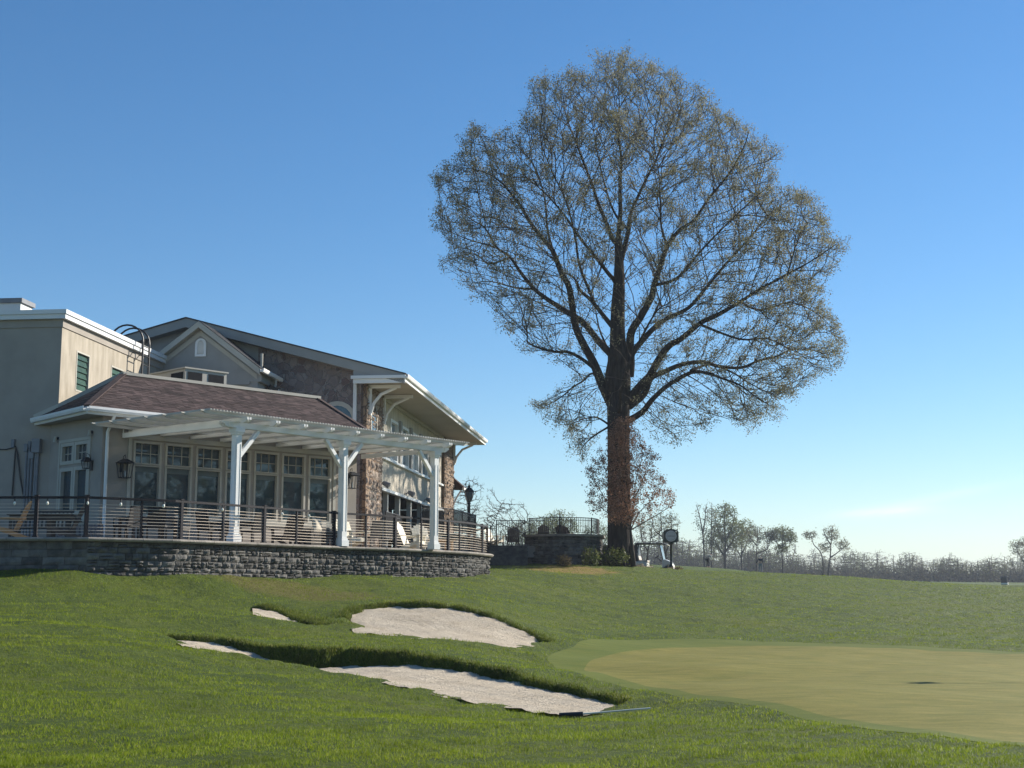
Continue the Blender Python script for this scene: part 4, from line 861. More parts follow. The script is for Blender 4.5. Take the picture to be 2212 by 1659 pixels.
while x < S_[-1] - .1:
    wd = min(rnd.uniform(.7, .95), S_[-1] - x); pts_ = [at_len(WALLC, S_, x + .004 + (wd - .008) * k / 3) for k in range(4)]; rows_ = []
    for k, p in enumerate(pts_):
        t = pts_[min(k + 1, 3)] - pts_[max(k - 1, 0)]; t.z = 0; t.normalize(); n = Vector((t.y, -t.x, 0)); j = rnd.uniform(-.008, .008)
        rows_.append([p + n * (.05 + j) + UP * (-.10), p + n * (.085 + j) + UP * -.06, p + n * (.085 + j) + UP * (-.035), p + n * (.05 + j) + UP * (-.004), p - n * .36 + UP * 0, p - n * .36 - UP * .10])
    ps = [q for r in rows_ for q in r]; m6 = 6
    mb.add(ps, [(k * m6 + i, (k + 1) * m6 + i, (k + 1) * m6 + (i + 1) % m6, k * m6 + (i + 1) % m6) for k in range(3) for i in range(m6)] + [tuple(range(6)), tuple(18 + i for i in range(6))[::-1]], rnd.random()); x += wd
mb.build("coping", M_cope, wall)
pf = MB(); inner = offset_line(WALLC, -.3); ring = [Vector((p.x, p.y, PATIO_Z)) for p in inner] + [Vector((-5.5, 60, PATIO_Z)), Vector((-40, 60, PATIO_Z))]
pf.add(ring, [tuple(range(len(ring)))]); po_ = pf.build("patio", M_paver); tag(po_, kind="structure")

# split stones standing proud of the wing's piers
for a_, b_ in ((0, tP), (tF, WLEN)):
    mb = MB(); L_ = [wr(a_, 0, .10), wr(b_, 0, .10)]; L_ = [Vector((p.x, p.y, 0)) for p in L_]
    block_wall(mb, [L_[1], L_[0]] if False else L_, ZS - .02, lambda p: PATIO_Z, 21, (.1, .34), (.14, .4), .07); mb.build("pier_stone", M_pierst, house)
# ---------------------------------------------------------------- pergola
perg = empty("pergola", P(743, 1179, 42.2), "white timber pergola with slatted top and three posts along the sunroom", "pergola")
pp1, pp2, pp3 = P(505, 1172, 39.0), P(743, 1180, 42.3), P(937, 1187, 45.7)
pd = (pp3 - pp1); pd.z = 0; PL = pd.length; pd.normalize(); pn = Vector((pd.y, -pd.x, 0)); pb = -pn
m2 = (pp2 - pp1).dot(pd); pp2 = pp1 + pd * m2
def pg(t, z, o=0.0): return Vector((pp1.x, pp1.y, 0)) + pd * t + pn * o + UP * z
ZB = P(505, 925, pp1.y).z                                                      # underside of the beam
ax = (pd, pn, UP); PC = CT
for t in (0, m2, PL):
    c = MB(); c.box(pg(t, (PC + ZB) / 2), (.2, .2, ZB - PC), ax); po = c.build("post", M_white, perg)
    c = MB(); c.box(pg(t, PC + .09), (.3, .3, .18), ax); c.box(pg(t, PC + .21), (.25, .25, .06), ax); c.build("post_base", M_white, po)
    c = MB(); c.box(pg(t, ZB - .06), (.32, .32, .12), ax); c.box(pg(t, ZB - .15), (.26, .26, .06), ax); c.build("post_cap", M_white, po)
    c = MB()
    for s in (-1, 1):
        c.box(pg(t + s * .07, (PC + ZB) / 2, .105), (.012, .012, ZB - PC - .9), ax); c.box(pg(t - .105, (PC + ZB) / 2, s * .07), (.012, .012, ZB - PC - .9), ax)
    c.build("post_panel", M_white, po)
    for s in (-1, 1):
        if (t == 0 and s == -1) or (t == PL and s == 1): continue
        k = MB(); k.bar(pg(t + s * .1, ZB - .78, 0), pg(t + s * .78, ZB - .02, 0), .11, .12, pn); k.build("brace", M_white, perg)
bh = .16
for o in (.075, -.075):
    k = MB(); prf = [(-.62, bh), (-.62, bh * .62), (-.55, bh * .5), (-.50, bh * .22), (-.42, .0), (PL + .42, 0), (PL + .50, bh * .22), (PL + .55, bh * .5), (PL + .62, bh * .62), (PL + .62, bh)]
    k.prism([pg(t, ZB + z, o - .025) for t, z in prf], pn * .05); k.build("front_beam", M_white, perg)
# distance from the pergola line to the sunroom wall at t
def depth_at(t):
    p = pg(t, 0); return -((p - sp(0, 0)).dot(sn)) / pb.dot(sn)
ZR = ZB + bh
q_ = PP(1006, 955, pg(0, ZR + .2, .4), pn); PEND = (q_ - pp1).dot(pd); q_ = PP(432, 888, pg(0, ZR + .2, .34), pn); PSTA = (q_ - pp1).dot(pd); print('PERG', PSTA, PEND, PL, 'lattice z from photo', PP(524, 889, pg(0, 0, .4), pn).z - ZB, PP(850, 927, pg(0, 0, .4), pn).z - ZB, 'beam', PP(524,918,pg(0,0,.1),pn).z - ZB, PP(850, 962,pg(0,0,.1),pn).z-ZB)
for t in (-.35, PL + .42):
    d = min(depth_at(t), 5.2) if t < T1 + 50 else 4
    d = max(d, 2.2) if t > 0 else d
    k = MB(); k.bar(pg(t, ZB + bh / 2 + .003, .12), pg(t, ZB + bh / 2 + .003, -d + .04), .07, bh - .01); k.build("side_beam", M_white, perg)
n_r = 9
for i in range(n_r):
    t = -.1 + (PL + .2) * i / (n_r - 1); d = max(depth_at(t), 2.0) if depth_at(t) > 0 else 3
    k = MB()
    for o in (-.055, .055):
        prf = [(.62, .10), (.62, .03), (.56, -.02), (.46, -.05), (.36, -.05), (.30, .0), (-d + .03, 0), (-d + .03, .10)]; k.prism([pg(t + o - .02, ZR + z, q) for q, z in prf], pd * .04)
    k.build("rafter", M_white, perg)
ZP = ZR + .10; npu = 7; DM = depth_at(0)
for j in range(npu):
    o = .34 - (DM + .15) * j / (npu - 1)
    k = MB(); prf = [(PSTA, .085), (PSTA, .06), (PSTA + .09, .05), (PSTA + .13, .02), (PSTA + .2, 0), (PEND, 0), (PEND + .15, .06), (PEND + .15, .085)]
    sh_ = .0 if j < 3 else 0
    tmax = PEND + .15
    if o < -1.8:                                                                # stop at the sunroom wall
        while depth_at(tmax) < -o + .05 and tmax > 1: tmax -= .1
        prf = [(a, z) for a, z in prf if a < tmax] + [(tmax, 0), (tmax, .085)]
    k.prism([pg(a, ZP + z, o - .03) for a, z in prf], pn * .06); k.build("purlin", M_perg, perg)
ZL = ZP + .085; sl = MB(); t = PSTA + .25; ns = 0
while t < PEND + .1:
    d = min(max(depth_at(t), .5), DM + .3); sl.bar(pg(t, ZL + .022, .50), pg(t, ZL + .022, -d + .04), .032, .04); t += .115; ns += 1
sl.build("lattice_slat", M_perg, perg)
# ------------------------------------------------------------------ trees
M_bark = pmat("bark", (0.03, 0.025, 0.022), (0.06, 0.05, 0.043), scale=2.5, rough=0.95, bmp=0.9, bscale=7, bdist=0.06, spec=0.1, stretch=(3, 3, .6))
M_twig = pmat("twig bark", (0.06, 0.05, 0.042), (0.09, 0.076, 0.062), scale=3, rough=0.9, spec=0.1)
M_bud = pmat("young leaf", (0.17, 0.165, 0.095), (0.245, 0.228, 0.14), scale=0.45, rough=0.6, spec=0.2, tint=0.35, trans=0.45)
M_budg = pmat("green young leaf", (0.11, 0.13, 0.045), (0.17, 0.19, 0.07), scale=0.1, rough=0.6, spec=0.2, tint=0.35, trans=0.45)
M_dry = pmat("dry brown leaf", (0.23, 0.125, 0.08), (0.36, 0.21, 0.135), scale=1.2, rough=0.7, spec=0.15, tint=0.4, trans=0.3)
M_shrub = pmat("shrub leaf", (0.085, 0.12, 0.025), (0.16, 0.17, 0.045), scale=2.0, rough=0.6, spec=0.2, tint=0.4, trans=0.25)

_mask = None
def in_crown(p, grow=6):
    """is this point seen inside the oak's outline (grown by a few units)?"""
    global _mask
    if _mask is None:
        gx, gy = np.meshgrid(np.arange(900, 1860, 4), np.arange(90, 1040, 4)); _mask = sdist(np.stack([gx.ravel(), gy.ravel()], 1).astype(float), OUTP).reshape(gx.shape)
    x, y = proj(p); i, j = int((y - 90) / 4), int((x - 900) / 4)
    return 0 <= i < _mask.shape[0] and 0 <= j < _mask.shape[1] and _mask[i, j] > -grow
def colonize(nodes, par, att, step, infl, kill, iters, jit=0.25, up=0.05, rnd=random, inert=0.0, heart=None, outw=0.0):
    n_start = len(nodes)
    att = [Vector(a) for a in att]
    for it in range(iters):
        kd = kdtree.KDTree(len(nodes))
        for i, p in enumerate(nodes): kd.insert(p, i)
        kd.balance(); pull = {}; keep = []
        for a in att:
            co, i, d = kd.find(a)
            if d < kill: continue
            keep.append(a)
            if d < infl:
                v = (a - co) / d
                if i in pull: pull[i] += v
                else: pull[i] = v.copy()
        att = keep
        if not pull: break
        added = 0
        for i, v in pull.items():
            if v.length < 0.15: continue
            v = v.normalized()
            if inert and par[i] >= 0:
                k_ = inert if i >= n_start else inert * .35
                v = v * (1 - k_) + (nodes[i] - nodes[par[i]]).normalized() * k_
            if heart is not None: v = v + (nodes[i] - heart).normalized() * outw
            v = v.normalized() + Vector((rnd.uniform(-jit, jit), rnd.uniform(-jit, jit), rnd.uniform(-jit, jit) + up))
            q = nodes[i] + v.normalized() * step * rnd.uniform(0.8, 1.15)
            co, j, d = kd.find(q)
            if d < step * 0.35: continue
            if heart is not None and not in_crown(q, 2): continue
            nodes.append(q); par.append(i); added += 1
        if not added: break
    return nodes, par

def limb_nodes(paths, step, nodes, par, rad):
    """paths: lists of (point, radius); each starts at the nearest node already laid"""
    for path in paths:
        p0 = path[0][0]
        if nodes:
            prev = min(range(len(nodes)), key=lambda i: (nodes[i] - p0).length_squared)
        else: prev = -1
        for (a, ra), (b, rb) in zip(path, path[1:]):
            n = max(1, int((b - a).length / step))
            for k in range(1 if nodes else 0, n + 1):
                t = k / n; nodes.append(a.lerp(b, t)); par.append(prev); rad.append(ra + (rb - ra) * t); prev = len(nodes) - 1

def smooth_path(pts):
    sp = []
    for i in range(len(pts) - 1):
        (p0, _), (p1, r1), (p2, r2), (p3, _) = pts[max(i - 1, 0)], pts[i], pts[i + 1], pts[min(i + 2, len(pts) - 1)]
        for j in range(4):
            t = j / 4; sp.append((0.5 * ((2 * p1) + (p2 - p0) * t + (2 * p0 - 5 * p1 + 4 * p2 - p3) * t * t + (3 * p1 - p0 - 3 * p2 + p3) * t ** 3), r1 + (r2 - r1) * t))
    return sp + [pts[-1]]

def branch_mesh(nodes, par, rad, thick):
    """segments thinner than 'thick' as three-sided prisms (arrays)"""
    P0, P1, R0, R1 = [], [], [], []
    for i, p in enumerate(par):
        if p < 0 or rad[i] >= thick: continue
        P0.append(nodes[p]); P1.append(nodes[i]); R0.append(min(rad[p], rad[i] * 1.6)); R1.append(rad[i])
    if not P0: return np.zeros((0, 3)), np.zeros((0, 4), int)
    P0, P1, R0, R1 = np.array(P0), np.array(P1), np.array(R0), np.array(R1)
    d = P1 - P0; d /= np.linalg.norm(d, axis=1)[:, None] + 1e-9; ref = np.where(np.abs(d[:, 2:3]) > .9, np.array([[1., 0, 0]]), np.array([[0, 0, 1.]]))
    x = np.cross(d, ref); x /= np.linalg.norm(x, axis=1)[:, None]; y = np.cross(d, x); P1 = P1 + d * R1[:, None] * .3
    V = []
    for k in range(3):
        a = 2 * np.pi * k / 3; o = x * math.cos(a) + y * math.sin(a); V += [P0 + o * R0[:, None], P1 + o * R1[:, None]]
    V = np.stack(V, 1).reshape(-1, 3); i = np.arange(len(P0)) * 6
    F = np.concatenate([np.stack([i + 2 * k, i + 2 * ((k + 1) % 3), i + 2 * ((k + 1) % 3) + 1, i + 2 * k + 1], 1) for k in range(3)])
    return V, F
def leaf_quads(C, size, rg, droop=0.0):
    """one small leaf-shaped quad (kite) at each centre"""
    n = len(C); d = rg.normal(size=(n, 3)); d[:, 2] -= droop; d /= np.linalg.norm(d, axis=1)[:, None]
    r = rg.normal(size=(n, 3)); s = np.cross(d, r); s /= np.linalg.norm(s, axis=1)[:, None] + 1e-9; L = (size * rg.uniform(.6, 1.4, n))[:, None]
    V = np.stack([C, C + d * L * .5 + s * L * .32, C + d * L, C + d * L * .5 - s * L * .32], 1).reshape(-1, 3)
    i = np.arange(n) * 4; return V, np.stack([i, i + 1, i + 2, i + 3], 1)
def radii(nodes, par, rad0, tip, power=2.4, cap=None):
    n = len(nodes); acc = [0.0] * n; rad = [0.0] * n
    for i in range(n - 1, -1, -1):
        rad[i] = (acc[i] if acc[i] > 0 else tip ** power) ** (1 / power)
        if i < len(rad0): rad[i] = max(rad0[i], min(rad[i], rad0[i] * 1.15))
        elif cap: rad[i] = min(rad[i], cap)
        if par[i] >= 0: acc[par[i]] += (rad[i] ** power if i >= len(rad0) else rad[i] ** power * .2)
    return rad
def crown_object(t, nodes, par, rad, thick, leaf_m, nleaf, lsize, seed, name="crown", rmax=0.03, spread=0.25, droop=0.0, twig_m=None, tuft=1):
    rg = np.random.default_rng(seed); V, F = branch_mesh(nodes, par, rad, thick)
    tips = np.array([nodes[i] for i in range(len(nodes)) if rad[i] < rmax])
    nF = len(F); mi = np.zeros(nF, int)
    if nleaf and len(tips):
        kk = tips[rg.integers(0, len(tips), nleaf // tuft)]; C = np.repeat(kk, tuft, 0) + rg.normal(0, spread, (len(kk) * tuft, 3)); lv, lf = leaf_quads(C, lsize, rg, droop)
        F = np.concatenate([F, lf + len(V)]); V = np.concatenate([V, lv]); mi = np.concatenate([mi, np.ones(len(lf), int)])
    return np_mesh(name, V, F, None, t, tint=np.concatenate([np.full(nF, .5), rg.random(len(F) - nF)]), mats=[twig_m or M_twig, leaf_m], midx=mi)

# ---- the great bare oak on the rise: limbs surveyed from the photograph, twigs grown to its outline
TY = 74.0
def c4(x, y): return (918.1 + .42327 * x, 108.0 + .42327 * y)
def c5(x, y): return (972.1 + .39063 * x, 648.1 + .39063 * y)
def limb(pts, w0, w1, dy0=0.0, dy1=0.0):
    n = len(pts); o = []
    for i, (x, y) in enumerate(pts):
        t = i / max(n - 1, 1); jx, jy, jd = (random.gauss(0, 2.2), random.gauss(0, 2.2), random.gauss(0, .12)) if 0 < i < n - 1 else (0, 0, 0); x += jx; y += jy; dy_ = jd
        o.append((P(x, y, TY + dy_ + dy0 + (dy1 - dy0) * t), (w0 + (w1 * .45 - w0) * t ** .85) / 2 / 3000 * TY))
    return smooth_path(o)
A = c4; B5 = c5
trunk_px = [(1340,1222),(1339,1205),(1338,1150),(1337,1039),(1336,940),(1336,880),(1337,820),(1336,770),(1334,720),(1335,660),A(990,1200),A(990,1050),A(985,960)]
trunk_w = [62,54,51,49,48,50,52,40,33,30,26,19,15]
TRUNK = smooth_path([(P(x, y, TY), w_ / 2 / 3000 * TY) for (x, y), w_ in zip(trunk_px, trunk_w)])
LIMBS = [
 limb([B5(905,600),B5(850,480),B5(815,400),B5(780,330),B5(735,240),B5(700,130),A(735,1230),A(700,1140),A(650,1020),A(590,950),A(530,880),A(490,800),A(440,730),A(390,680),A(300,630),A(200,600)], 24, 3, 0, -3),
 limb([B5(900,310),A(880,1490),A(800,1400),A(740,1350),A(640,1290),A(560,1220),A(490,1140),A(430,1060),A(370,1010),A(300,920),A(240,860),A(120,780)], 17, 3, 0, 3),
 limb([B5(800,380),B5(740,340),B5(660,295),B5(580,285),B5(500,260),B5(428,230),B5(420,180),B5(400,130)], 9, 3, 0, -5),
 limb([A(965,1420),A(930,1370),A(860,1280),A(800,1220),A(760,1160),A(690,1130)], 13, 6, 0, 2),
 limb([A(975,1180),A(940,1140),A(880,1060),A(800,960),A(720,860),A(650,770),A(580,690),A(500,640)], 11, 2.5, 0, -4),
 limb([A(985,990),A(960,960),A(920,880),A(880,770),A(850,680),A(800,560),A(760,450),A(720,330),A(700,200)], 12, 2.5, 0, 2.5),
 limb([A(985,960),A(995,820),A(1000,720),A(1000,560),A(985,440),A(990,300),A(985,120)], 12, 2.5, 0, -1.5),
 limb([A(1000,1080),A(1040,920),A(1050,840),A(1080,760),A(1130,650),A(1180,560),A(1240,430),A(1290,300),A(1330,200)], 12, 2.5, 0, 3),
 limb([B5(990,420),A(1042,1600),A(1045,1450),A(1090,1360),A(1140,1270),A(1170,1200),A(1200,1100),A(1240,1010),A(1300,930),A(1370,860),A(1450,760),A(1540,640),A(1620,500),A(1650,420)], 22, 3, 0.4, -3),
 limb([A(1060,1540),A(1150,1430),A(1230,1370),A(1350,1310),A(1430,1210),A(1540,1080),A(1650,960),A(1760,850),A(1900,740)], 14, 3, 0, 3),
 limb([B5(985,560),B5(1060,470),B5(1100,420),B5(1150,330),B5(1200,260),B5(1290,220),A(1400,1400),A(1500,1350),A(1600,1280),A(1700,1220),A(1850,1150),A(1980,1080),A(2100,990)], 22, 3, 0, -4),
 limb([B5(990,590),B5(1070,520),B5(1110,440),B5(1180,395),B5(1290,360),B5(1400,350),B5(1500,365),B5(1620,370),B5(1720,340),B5(1800,310),B5(1900,270),B5(2050,290),B5(2110,370)], 16, 2.5, 0, 4),
 limb([B5(990,665),B5(1060,610),B5(1120,540),B5(1200,460),B5(1330,390),B5(1420,400),B5(1500,430),B5(1600,470),B5(1680,520),B5(1750,570)], 15, 2.5, 0, -5),
 limb([B5(1330,390),B5(1450,360),B5(1560,400),B5(1640,450),B5(1750,510),B5(1840,550)], 6, 2, -2.5, 2),
 limb([B5(850,470),B5(800,400),B5(740,440),B5(680,490),B5(640,520),B5(560,560),B5(500,600)], 6, 2, 0, 4),
 limb([B5(880,690),B5(820,640),B5(740,650),B5(660,690)], 5, 2, 0, -4),
 limb([B5(880,700),B5(800,760),B5(740,800),B5(715,850)], 5, 2, 0, 4),
 limb([A(560,1220),A(460,1210),A(330,1180),A(240,1190)], 6, 2, 1.6, 4), limb([A(370,1010),A(200,960),A(90,910)], 4, 2, 2.4, 0), limb([A(430,1060),A(330,1090),A(250,1040),A(150,1070),A(70,1105)], 5, 2, 2, 5),
 limb([A(690,1130),A(640,1000),A(620,900),A(610,760),A(560,600),A(450,480),A(420,420)], 8, 2, 0, 4),
 limb([A(1240,1010),A(1210,900),A(1200,760),A(1190,600),A(1160,480)], 6, 2, -1, -5), limb([A(1170,1200),A(1280,1160),A(1400,1030),A(1520,900),A(1640,780),A(1760,690)], 8, 2, -.8, -6),
 limb([A(860,1280),A(790,1100),A(770,960),A(720,780),A(640,600),A(590,450),A(600,280)], 7, 2, 0, -6), limb([A(1040,920),A(960,820),A(900,640),A(860,420),A(840,260)], 7, 2, 0, 6),
 limb([A(1600,1280),A(1720,1330),A(1860,1290),A(2000,1330),A(2080,1420)], 6, 2, -2, 2), limb([A(1400,1400),A(1600,1480),A(1760,1470),A(1900,1540),A(2030,1590)], 6, 2, -1.5, -5),
 limb([B5(935,620),B5(960,480),B5(1010,330),B5(1060,200),B5(1130,60),A(1230,1300)], 12, 3, -.5, -6), limb([B5(920,600),B5(870,450),B5(880,300),B5(830,150),A(850,1180)], 12, 3, .5, 6),
 limb([A(1750,850),A(1690,740),A(1720,620),A(1760,560)], 4, 2, 2, 4), limb([A(1850,1150),A(1900,980),A(1960,860)], 4, 2, -3, 0)]
OUT = [A(985,20),A(1100,60),A(1200,100),A(1300,130),A(1390,190),A(1450,240),A(1480,340),A(1560,360),A(1640,410),A(1720,480),A(1800,500),A(1790,600),A(1760,680),A(1880,710),A(2010,770),A(2030,880),A(2060,960),A(2140,990),A(2090,1100),A(2020,1200),A(2020,1300),A(2090,1390),A(2120,1480),A(2080,1640),B5(2130,400),B5(2040,400),B5(1940,480),B5(1860,520),B5(1830,600),B5(1740,660),B5(1620,690),B5(1500,650),B5(1370,690),B5(1280,750),B5(1180,790),B5(1080,720),B5(1020,640),B5(950,560),B5(900,690),B5(860,780),B5(760,860),B5(700,890),B5(690,780),B5(640,680),B5(500,640),B5(490,570),B5(600,490),B5(700,440),B5(650,370),B5(520,330),B5(420,300),B5(310,180),B5(240,80),A(380,1340),A(240,1280),A(215,1180),A(60,1110),A(150,1000),A(60,900),A(80,800),A(40,640),A(130,610),A(180,520),A(240,390),A(310,410),A(330,460),A(400,400),A(480,400),A(530,330),A(530,200),A(550,140),A(640,150),A(740,110),A(830,120),A(880,50)]
OUTP = np.array(OUT)
def crown_points(n, rg):
    lo, hi = OUTP.min(0), OUTP.max(0); res = []
    cx, cy = 1340.0, 560.0
    while len(res) < n:
        q = rg.uniform(lo, hi, (4000, 2)); d = sdist(q, OUTP); q = q[d > 3]; d = d[d > 3]
        dep = np.minimum(np.sqrt(np.clip(d, 0, 260) / 260.0), 1) * 8.0          # how deep the crown is behind this bearing
        a = rg.uniform(-1, 1, len(q)); a = np.sign(a) * np.abs(a) ** 0.6
        core = (np.hypot((q[:, 0] - 1338) / 60, (q[:, 1] - 830) / 260) < 1)
        for (x, y), dd, k, cc in zip(q, dep, a, core):
            if cc and rg.random() < .8: continue
            res.append(P(x, y, TY + dd * k))
            if len(res) >= n: break
    return res
oak = empty("oak_tree", P(1340, 1219, TY), "huge spreading tree with bare limbs and pale budding twigs, taller than the clubhouse", "tree")
on, op_, orad = [], [], []
limb_nodes([TRUNK], 0.6, on, op_, orad); limb_nodes(LIMBS, 0.5, on, op_, orad)
n_limb = len(on)
rg0 = np.random.default_rng(5); random.seed(5)
colonize(on, op_, crown_points(8500, rg0), 0.42, 3.4, 0.6, 60, 0.13, 0.05, random, .4, P(1338, 815, TY), .55)
# short end twigs
base_n = len(on); kids = [0] * base_n
for p in op_:
    if p >= 0: kids[p] += 1
for i in range(n_limb, base_n):
    k = 3 if kids[i] == 0 else (1 if random.random() < .4 else 0)
    x_, y_ = proj(on[i]); inner_ = math.hypot((x_ - 1350) / 420, (y_ - 640) / 420)
    if inner_ < .75 and random.random() < .62 * (1 - inner_ / .75) + .25: k = 0
    d = ((on[i] - on[op_[i]]).normalized() + (on[i] - P(1338, 815, TY)).normalized() * .7).normalized()
    for _ in range(k):
        v = (d + Vector((random.gauss(0, .42), random.gauss(0, .42), random.gauss(0.08, .42)))).normalized(); L_ = random.uniform(.3, .7)
        if not in_crown(on[i] + v * L_, 4 + 14 * mnoise.noise(on[i] * .45)): continue
        on.append(on[i] + v * L_); op_.append(i); j = len(on) - 1
        if random.random() < .6:
            v2 = (v + Vector((random.gauss(0, .35), random.gauss(0, .35), random.gauss(.08, .35)))).normalized(); on.append(on[j] + v2 * L_ * .7); op_.append(j)
r_ = radii(on, op_, orad, 0.0085, 2.45, 0.12)
tm = MB()
tm.tube([p for p, _ in TRUNK], [r for _, r in TRUNK], 18)
for a in range(7):                                               # root flare
    an = a * 0.9 + .3; b0 = P(1340, 1219, TY); v = Vector((math.cos(an), math.sin(an), 0))
    tm.tube([b0 + v * .42 + Vector((0, 0, 1.5)), b0 + v * .56 + Vector((0, 0, .45)), b0 + v * (.8 + .15 * (a % 3)) + Vector((0, 0, -.15))], [.12, .2, .12], 8)
for L in LIMBS: tm.tube([p for p, _ in L], [max(r, .012) for _, r in L], 9)
trunk_o = tm.build("trunk", M_bark, oak, smooth=True)
crown_object(oak, on, op_, [r if i >= n_limb else 9 for i, r in enumerate(r_)], 8, M_bud, 215000, 0.08, 11, rmax=0.0092, spread=0.13, tuft=5)

# ---- young beech still in its dry brown leaves, standing against the trunk
def beech():
    def c8(x, y): return (1242.1 + .24418 * x, 864.1 + .24418 * y)
    BY = TY - 1.6
    t = empty("beech_sapling", P(1363, 1221, BY), "young tree still in dry brown leaves, growing close against the trunk of the huge tree", "tree")
    T = [(P(1368, 1224, BY), .15), (P(1365, 1180, BY), .10), (P(1362, 1145, BY), .06), (P(1360, 1080, BY - .3), .035), (P(1352, 1000, BY - .5), .025), (P(1352, 915, BY - .5), .012)]
    def L(pts, dy): return [(P(*c8(x, y), BY + dy * i / (len(pts) - 1)), .035 - .025 * i / (len(pts) - 1)) for i, (x, y) in enumerate(pts)]
    nb, pb, rb = [], [], []
    limb_nodes([T], .2, nb, pb, rb)
    limb_nodes([L([(495,1150),(600,1090),(720,1020),(830,950),(890,930)], .6), L([(495,1140),(560,1000),(680,880),(800,720)], -.7), L([(495,1100),(540,850),(620,650),(700,480)], .8), L([(495,1060),(540,700),(600,480),(560,260)], -.5),
                L([(480,1140),(360,1060),(240,960),(130,900)], -.8), L([(480,1120),(330,980),(200,760),(110,640)], .7), L([(480,1080),(330,820),(250,560),(200,440)], -.9), L([(485,1040),(400,760),(380,500),(340,260)], -1.0), L([(490,1000),(450,700),(440,400),(460,190)], -1.0)], .2, nb, pb, rb)
    OUTB = np.array([c8(*q) for q in [(460,150),(500,170),(510,230),(600,300),(660,400),(740,460),(770,500),(720,620),(800,680),(860,780),(905,860),(890,950),(780,990),(640,1060),(520,1150),(470,1130),(330,1050),(120,1000),(90,930),(80,800),(75,620),(130,520),(200,440),(300,420),(305,250),(370,200)]])
    rgb = np.random.default_rng(3); res = []
    while len(res) < 1500:
        q = rgb.uniform(OUTB.min(0), OUTB.max(0)); d = sdist(np.array([q]), OUTB)[0]
        if d < 1: continue
        on_trunk = 1314 < q[0] < 1366
        if q[1] > 1120 and rgb.random() < .6: continue
        if not on_trunk and rgb.random() < .35: continue
        res.append(P(q[0], q[1], BY + rgb.uniform(-1.3, .4) if on_trunk else BY + rgb.uniform(-1.6, 1.6) * min(1, d / 25)))
    nl = len(nb); colonize(nb, pb, res, .16, 1.5, .2, 40, .3, .1)
    r = radii(nb, pb, rb, .005, 2.3, .03); k = MB()
    k.tube([p for p, _ in T], [q for _, q in T], 8); k.build("trunk", M_twig, t, smooth=True)
    # leaves hang in small clusters at the twig ends
    tips = [nb[i] for i in range(len(nb)) if i >= nl and r[i] < .013 and nb[i].z > P(1360, 1135, BY).z]
    rg = np.random.default_rng(8); V, F = branch_mesh(nb, pb, [x if x < .04 else x for x in r], .06)
    tips = np.array(tips); C0 = tips[rg.permutation(len(tips))[:850]]; C = np.repeat(C0, 12, 0) + rg.normal(0, .085, (len(C0) * 12, 3)); lv, lf = leaf_quads(C, .085, rg, .5)
    C0 = []
    while len(C0) < 620:                                    # the leaves that hang before the big trunk
        x, y = rg.uniform(1313, 1369), 905 + 225 * rg.random() ** 1.25
        if y < 930 and x < 1325: continue
        C0.append(np.array(P(x, y, BY + rg.uniform(-.9, .75))))
    C = np.repeat(np.array(C0), 12, 0) + rg.normal(0, .075, (len(C0) * 12, 3)); lv2, lf2 = leaf_quads(C, .085, rg, .5); lf = np.concatenate([lf, lf2 + len(lv)]); lv = np.concatenate([lv, lv2])
    F2 = np.concatenate([F, lf + len(V)]); mi = np.concatenate([np.zeros(len(F), int), np.ones(len(lf), int)])
    np_mesh("crown", np.concatenate([V, lv]), F2, None, t, tint=np.concatenate([np.full(len(F), .5), rg.random(len(lf))]), mats=[M_twig, M_dry], midx=mi)
beech()

# ---- generic distant trees: local shape grown once, then stood where they belong
def make_tree(h, trunk_pts, crowns, n_att, seed, leaf_m, nleaf, lsize, step=None, tr=0.22, spread=.3, tip=.02):
    """trunk_pts: list of polylines in units of h; crowns: list of (x,z,rx,rz) ellipsoids in units of h. Returns arrays for trunk and crown."""
    rnd = random.Random(seed); rg = np.random.default_rng(seed); nodes, par, rad = [], [], []
    paths = [[(Vector((x * h, y * h, z * h)), tr * h / 16 * (1.0 - .75 * i / (len(L) - 1)) * (1 if k == 0 else .7)) for i, (x, y, z) in enumerate(L)] for k, L in enumerate(trunk_pts)]
    paths = [smooth_path(p) for p in paths]; st = step or h / 36
    limb_nodes(paths, st, nodes, par, rad); nl = len(nodes); att = []
    while len(att) < n_att:
        x, z, rx, rz = crowns[rg.integers(len(crowns))]; q = rg.normal(size=3); q *= rg.random() ** .4 / np.linalg.norm(q)
        att.append(Vector(((x + q[0] * rx) * h, q[1] * rx * h, (z + q[2] * rz) * h)))
    colonize(nodes, par, att, st, h * .35, st * 1.3, 40, .35, .08, rnd)
    n0 = len(nodes)
    for i in range(nl, n0):
        if rnd.random() < .8:
            v = ((nodes[i] - nodes[par[i]]).normalized() + Vector((rnd.gauss(0, .7), rnd.gauss(0, .7), rnd.gauss(.15, .7)))).normalized(); nodes.append(nodes[i] + v * st * rnd.uniform(.8, 1.7)); par.append(i)
    r = radii(nodes, par, rad, tip, 2.4, tr * .6); return dict(nodes=nodes, par=par, rad=[x if i >= nl else 9 for i, x in enumerate(r)], paths=paths, leaf=(leaf_m, nleaf, lsize), seed=seed, spread=spread, tip=tip)
def stand_tree(name, T, loc, label, group=None, rz=0.0, sc=1.0):
    t = empty(name, (0, 0, 0), label, "tree", group); k = MB()
    for p in T["paths"]: k.tube([a for a, _ in p], [max(b, .02) for _, b in p], 8)
    k.build("trunk", M_bark, t, smooth=True); lm, nl_, ls = T["leaf"]
    crown_object(t, T["nodes"], T["par"], T["rad"], 8, lm, nl_, ls, T["seed"], rmax=T["tip"] * 2.2, spread=T["spread"])
    t.location = loc; t.rotation_euler = (0, 0, rz); t.scale = (sc, sc, sc); return t
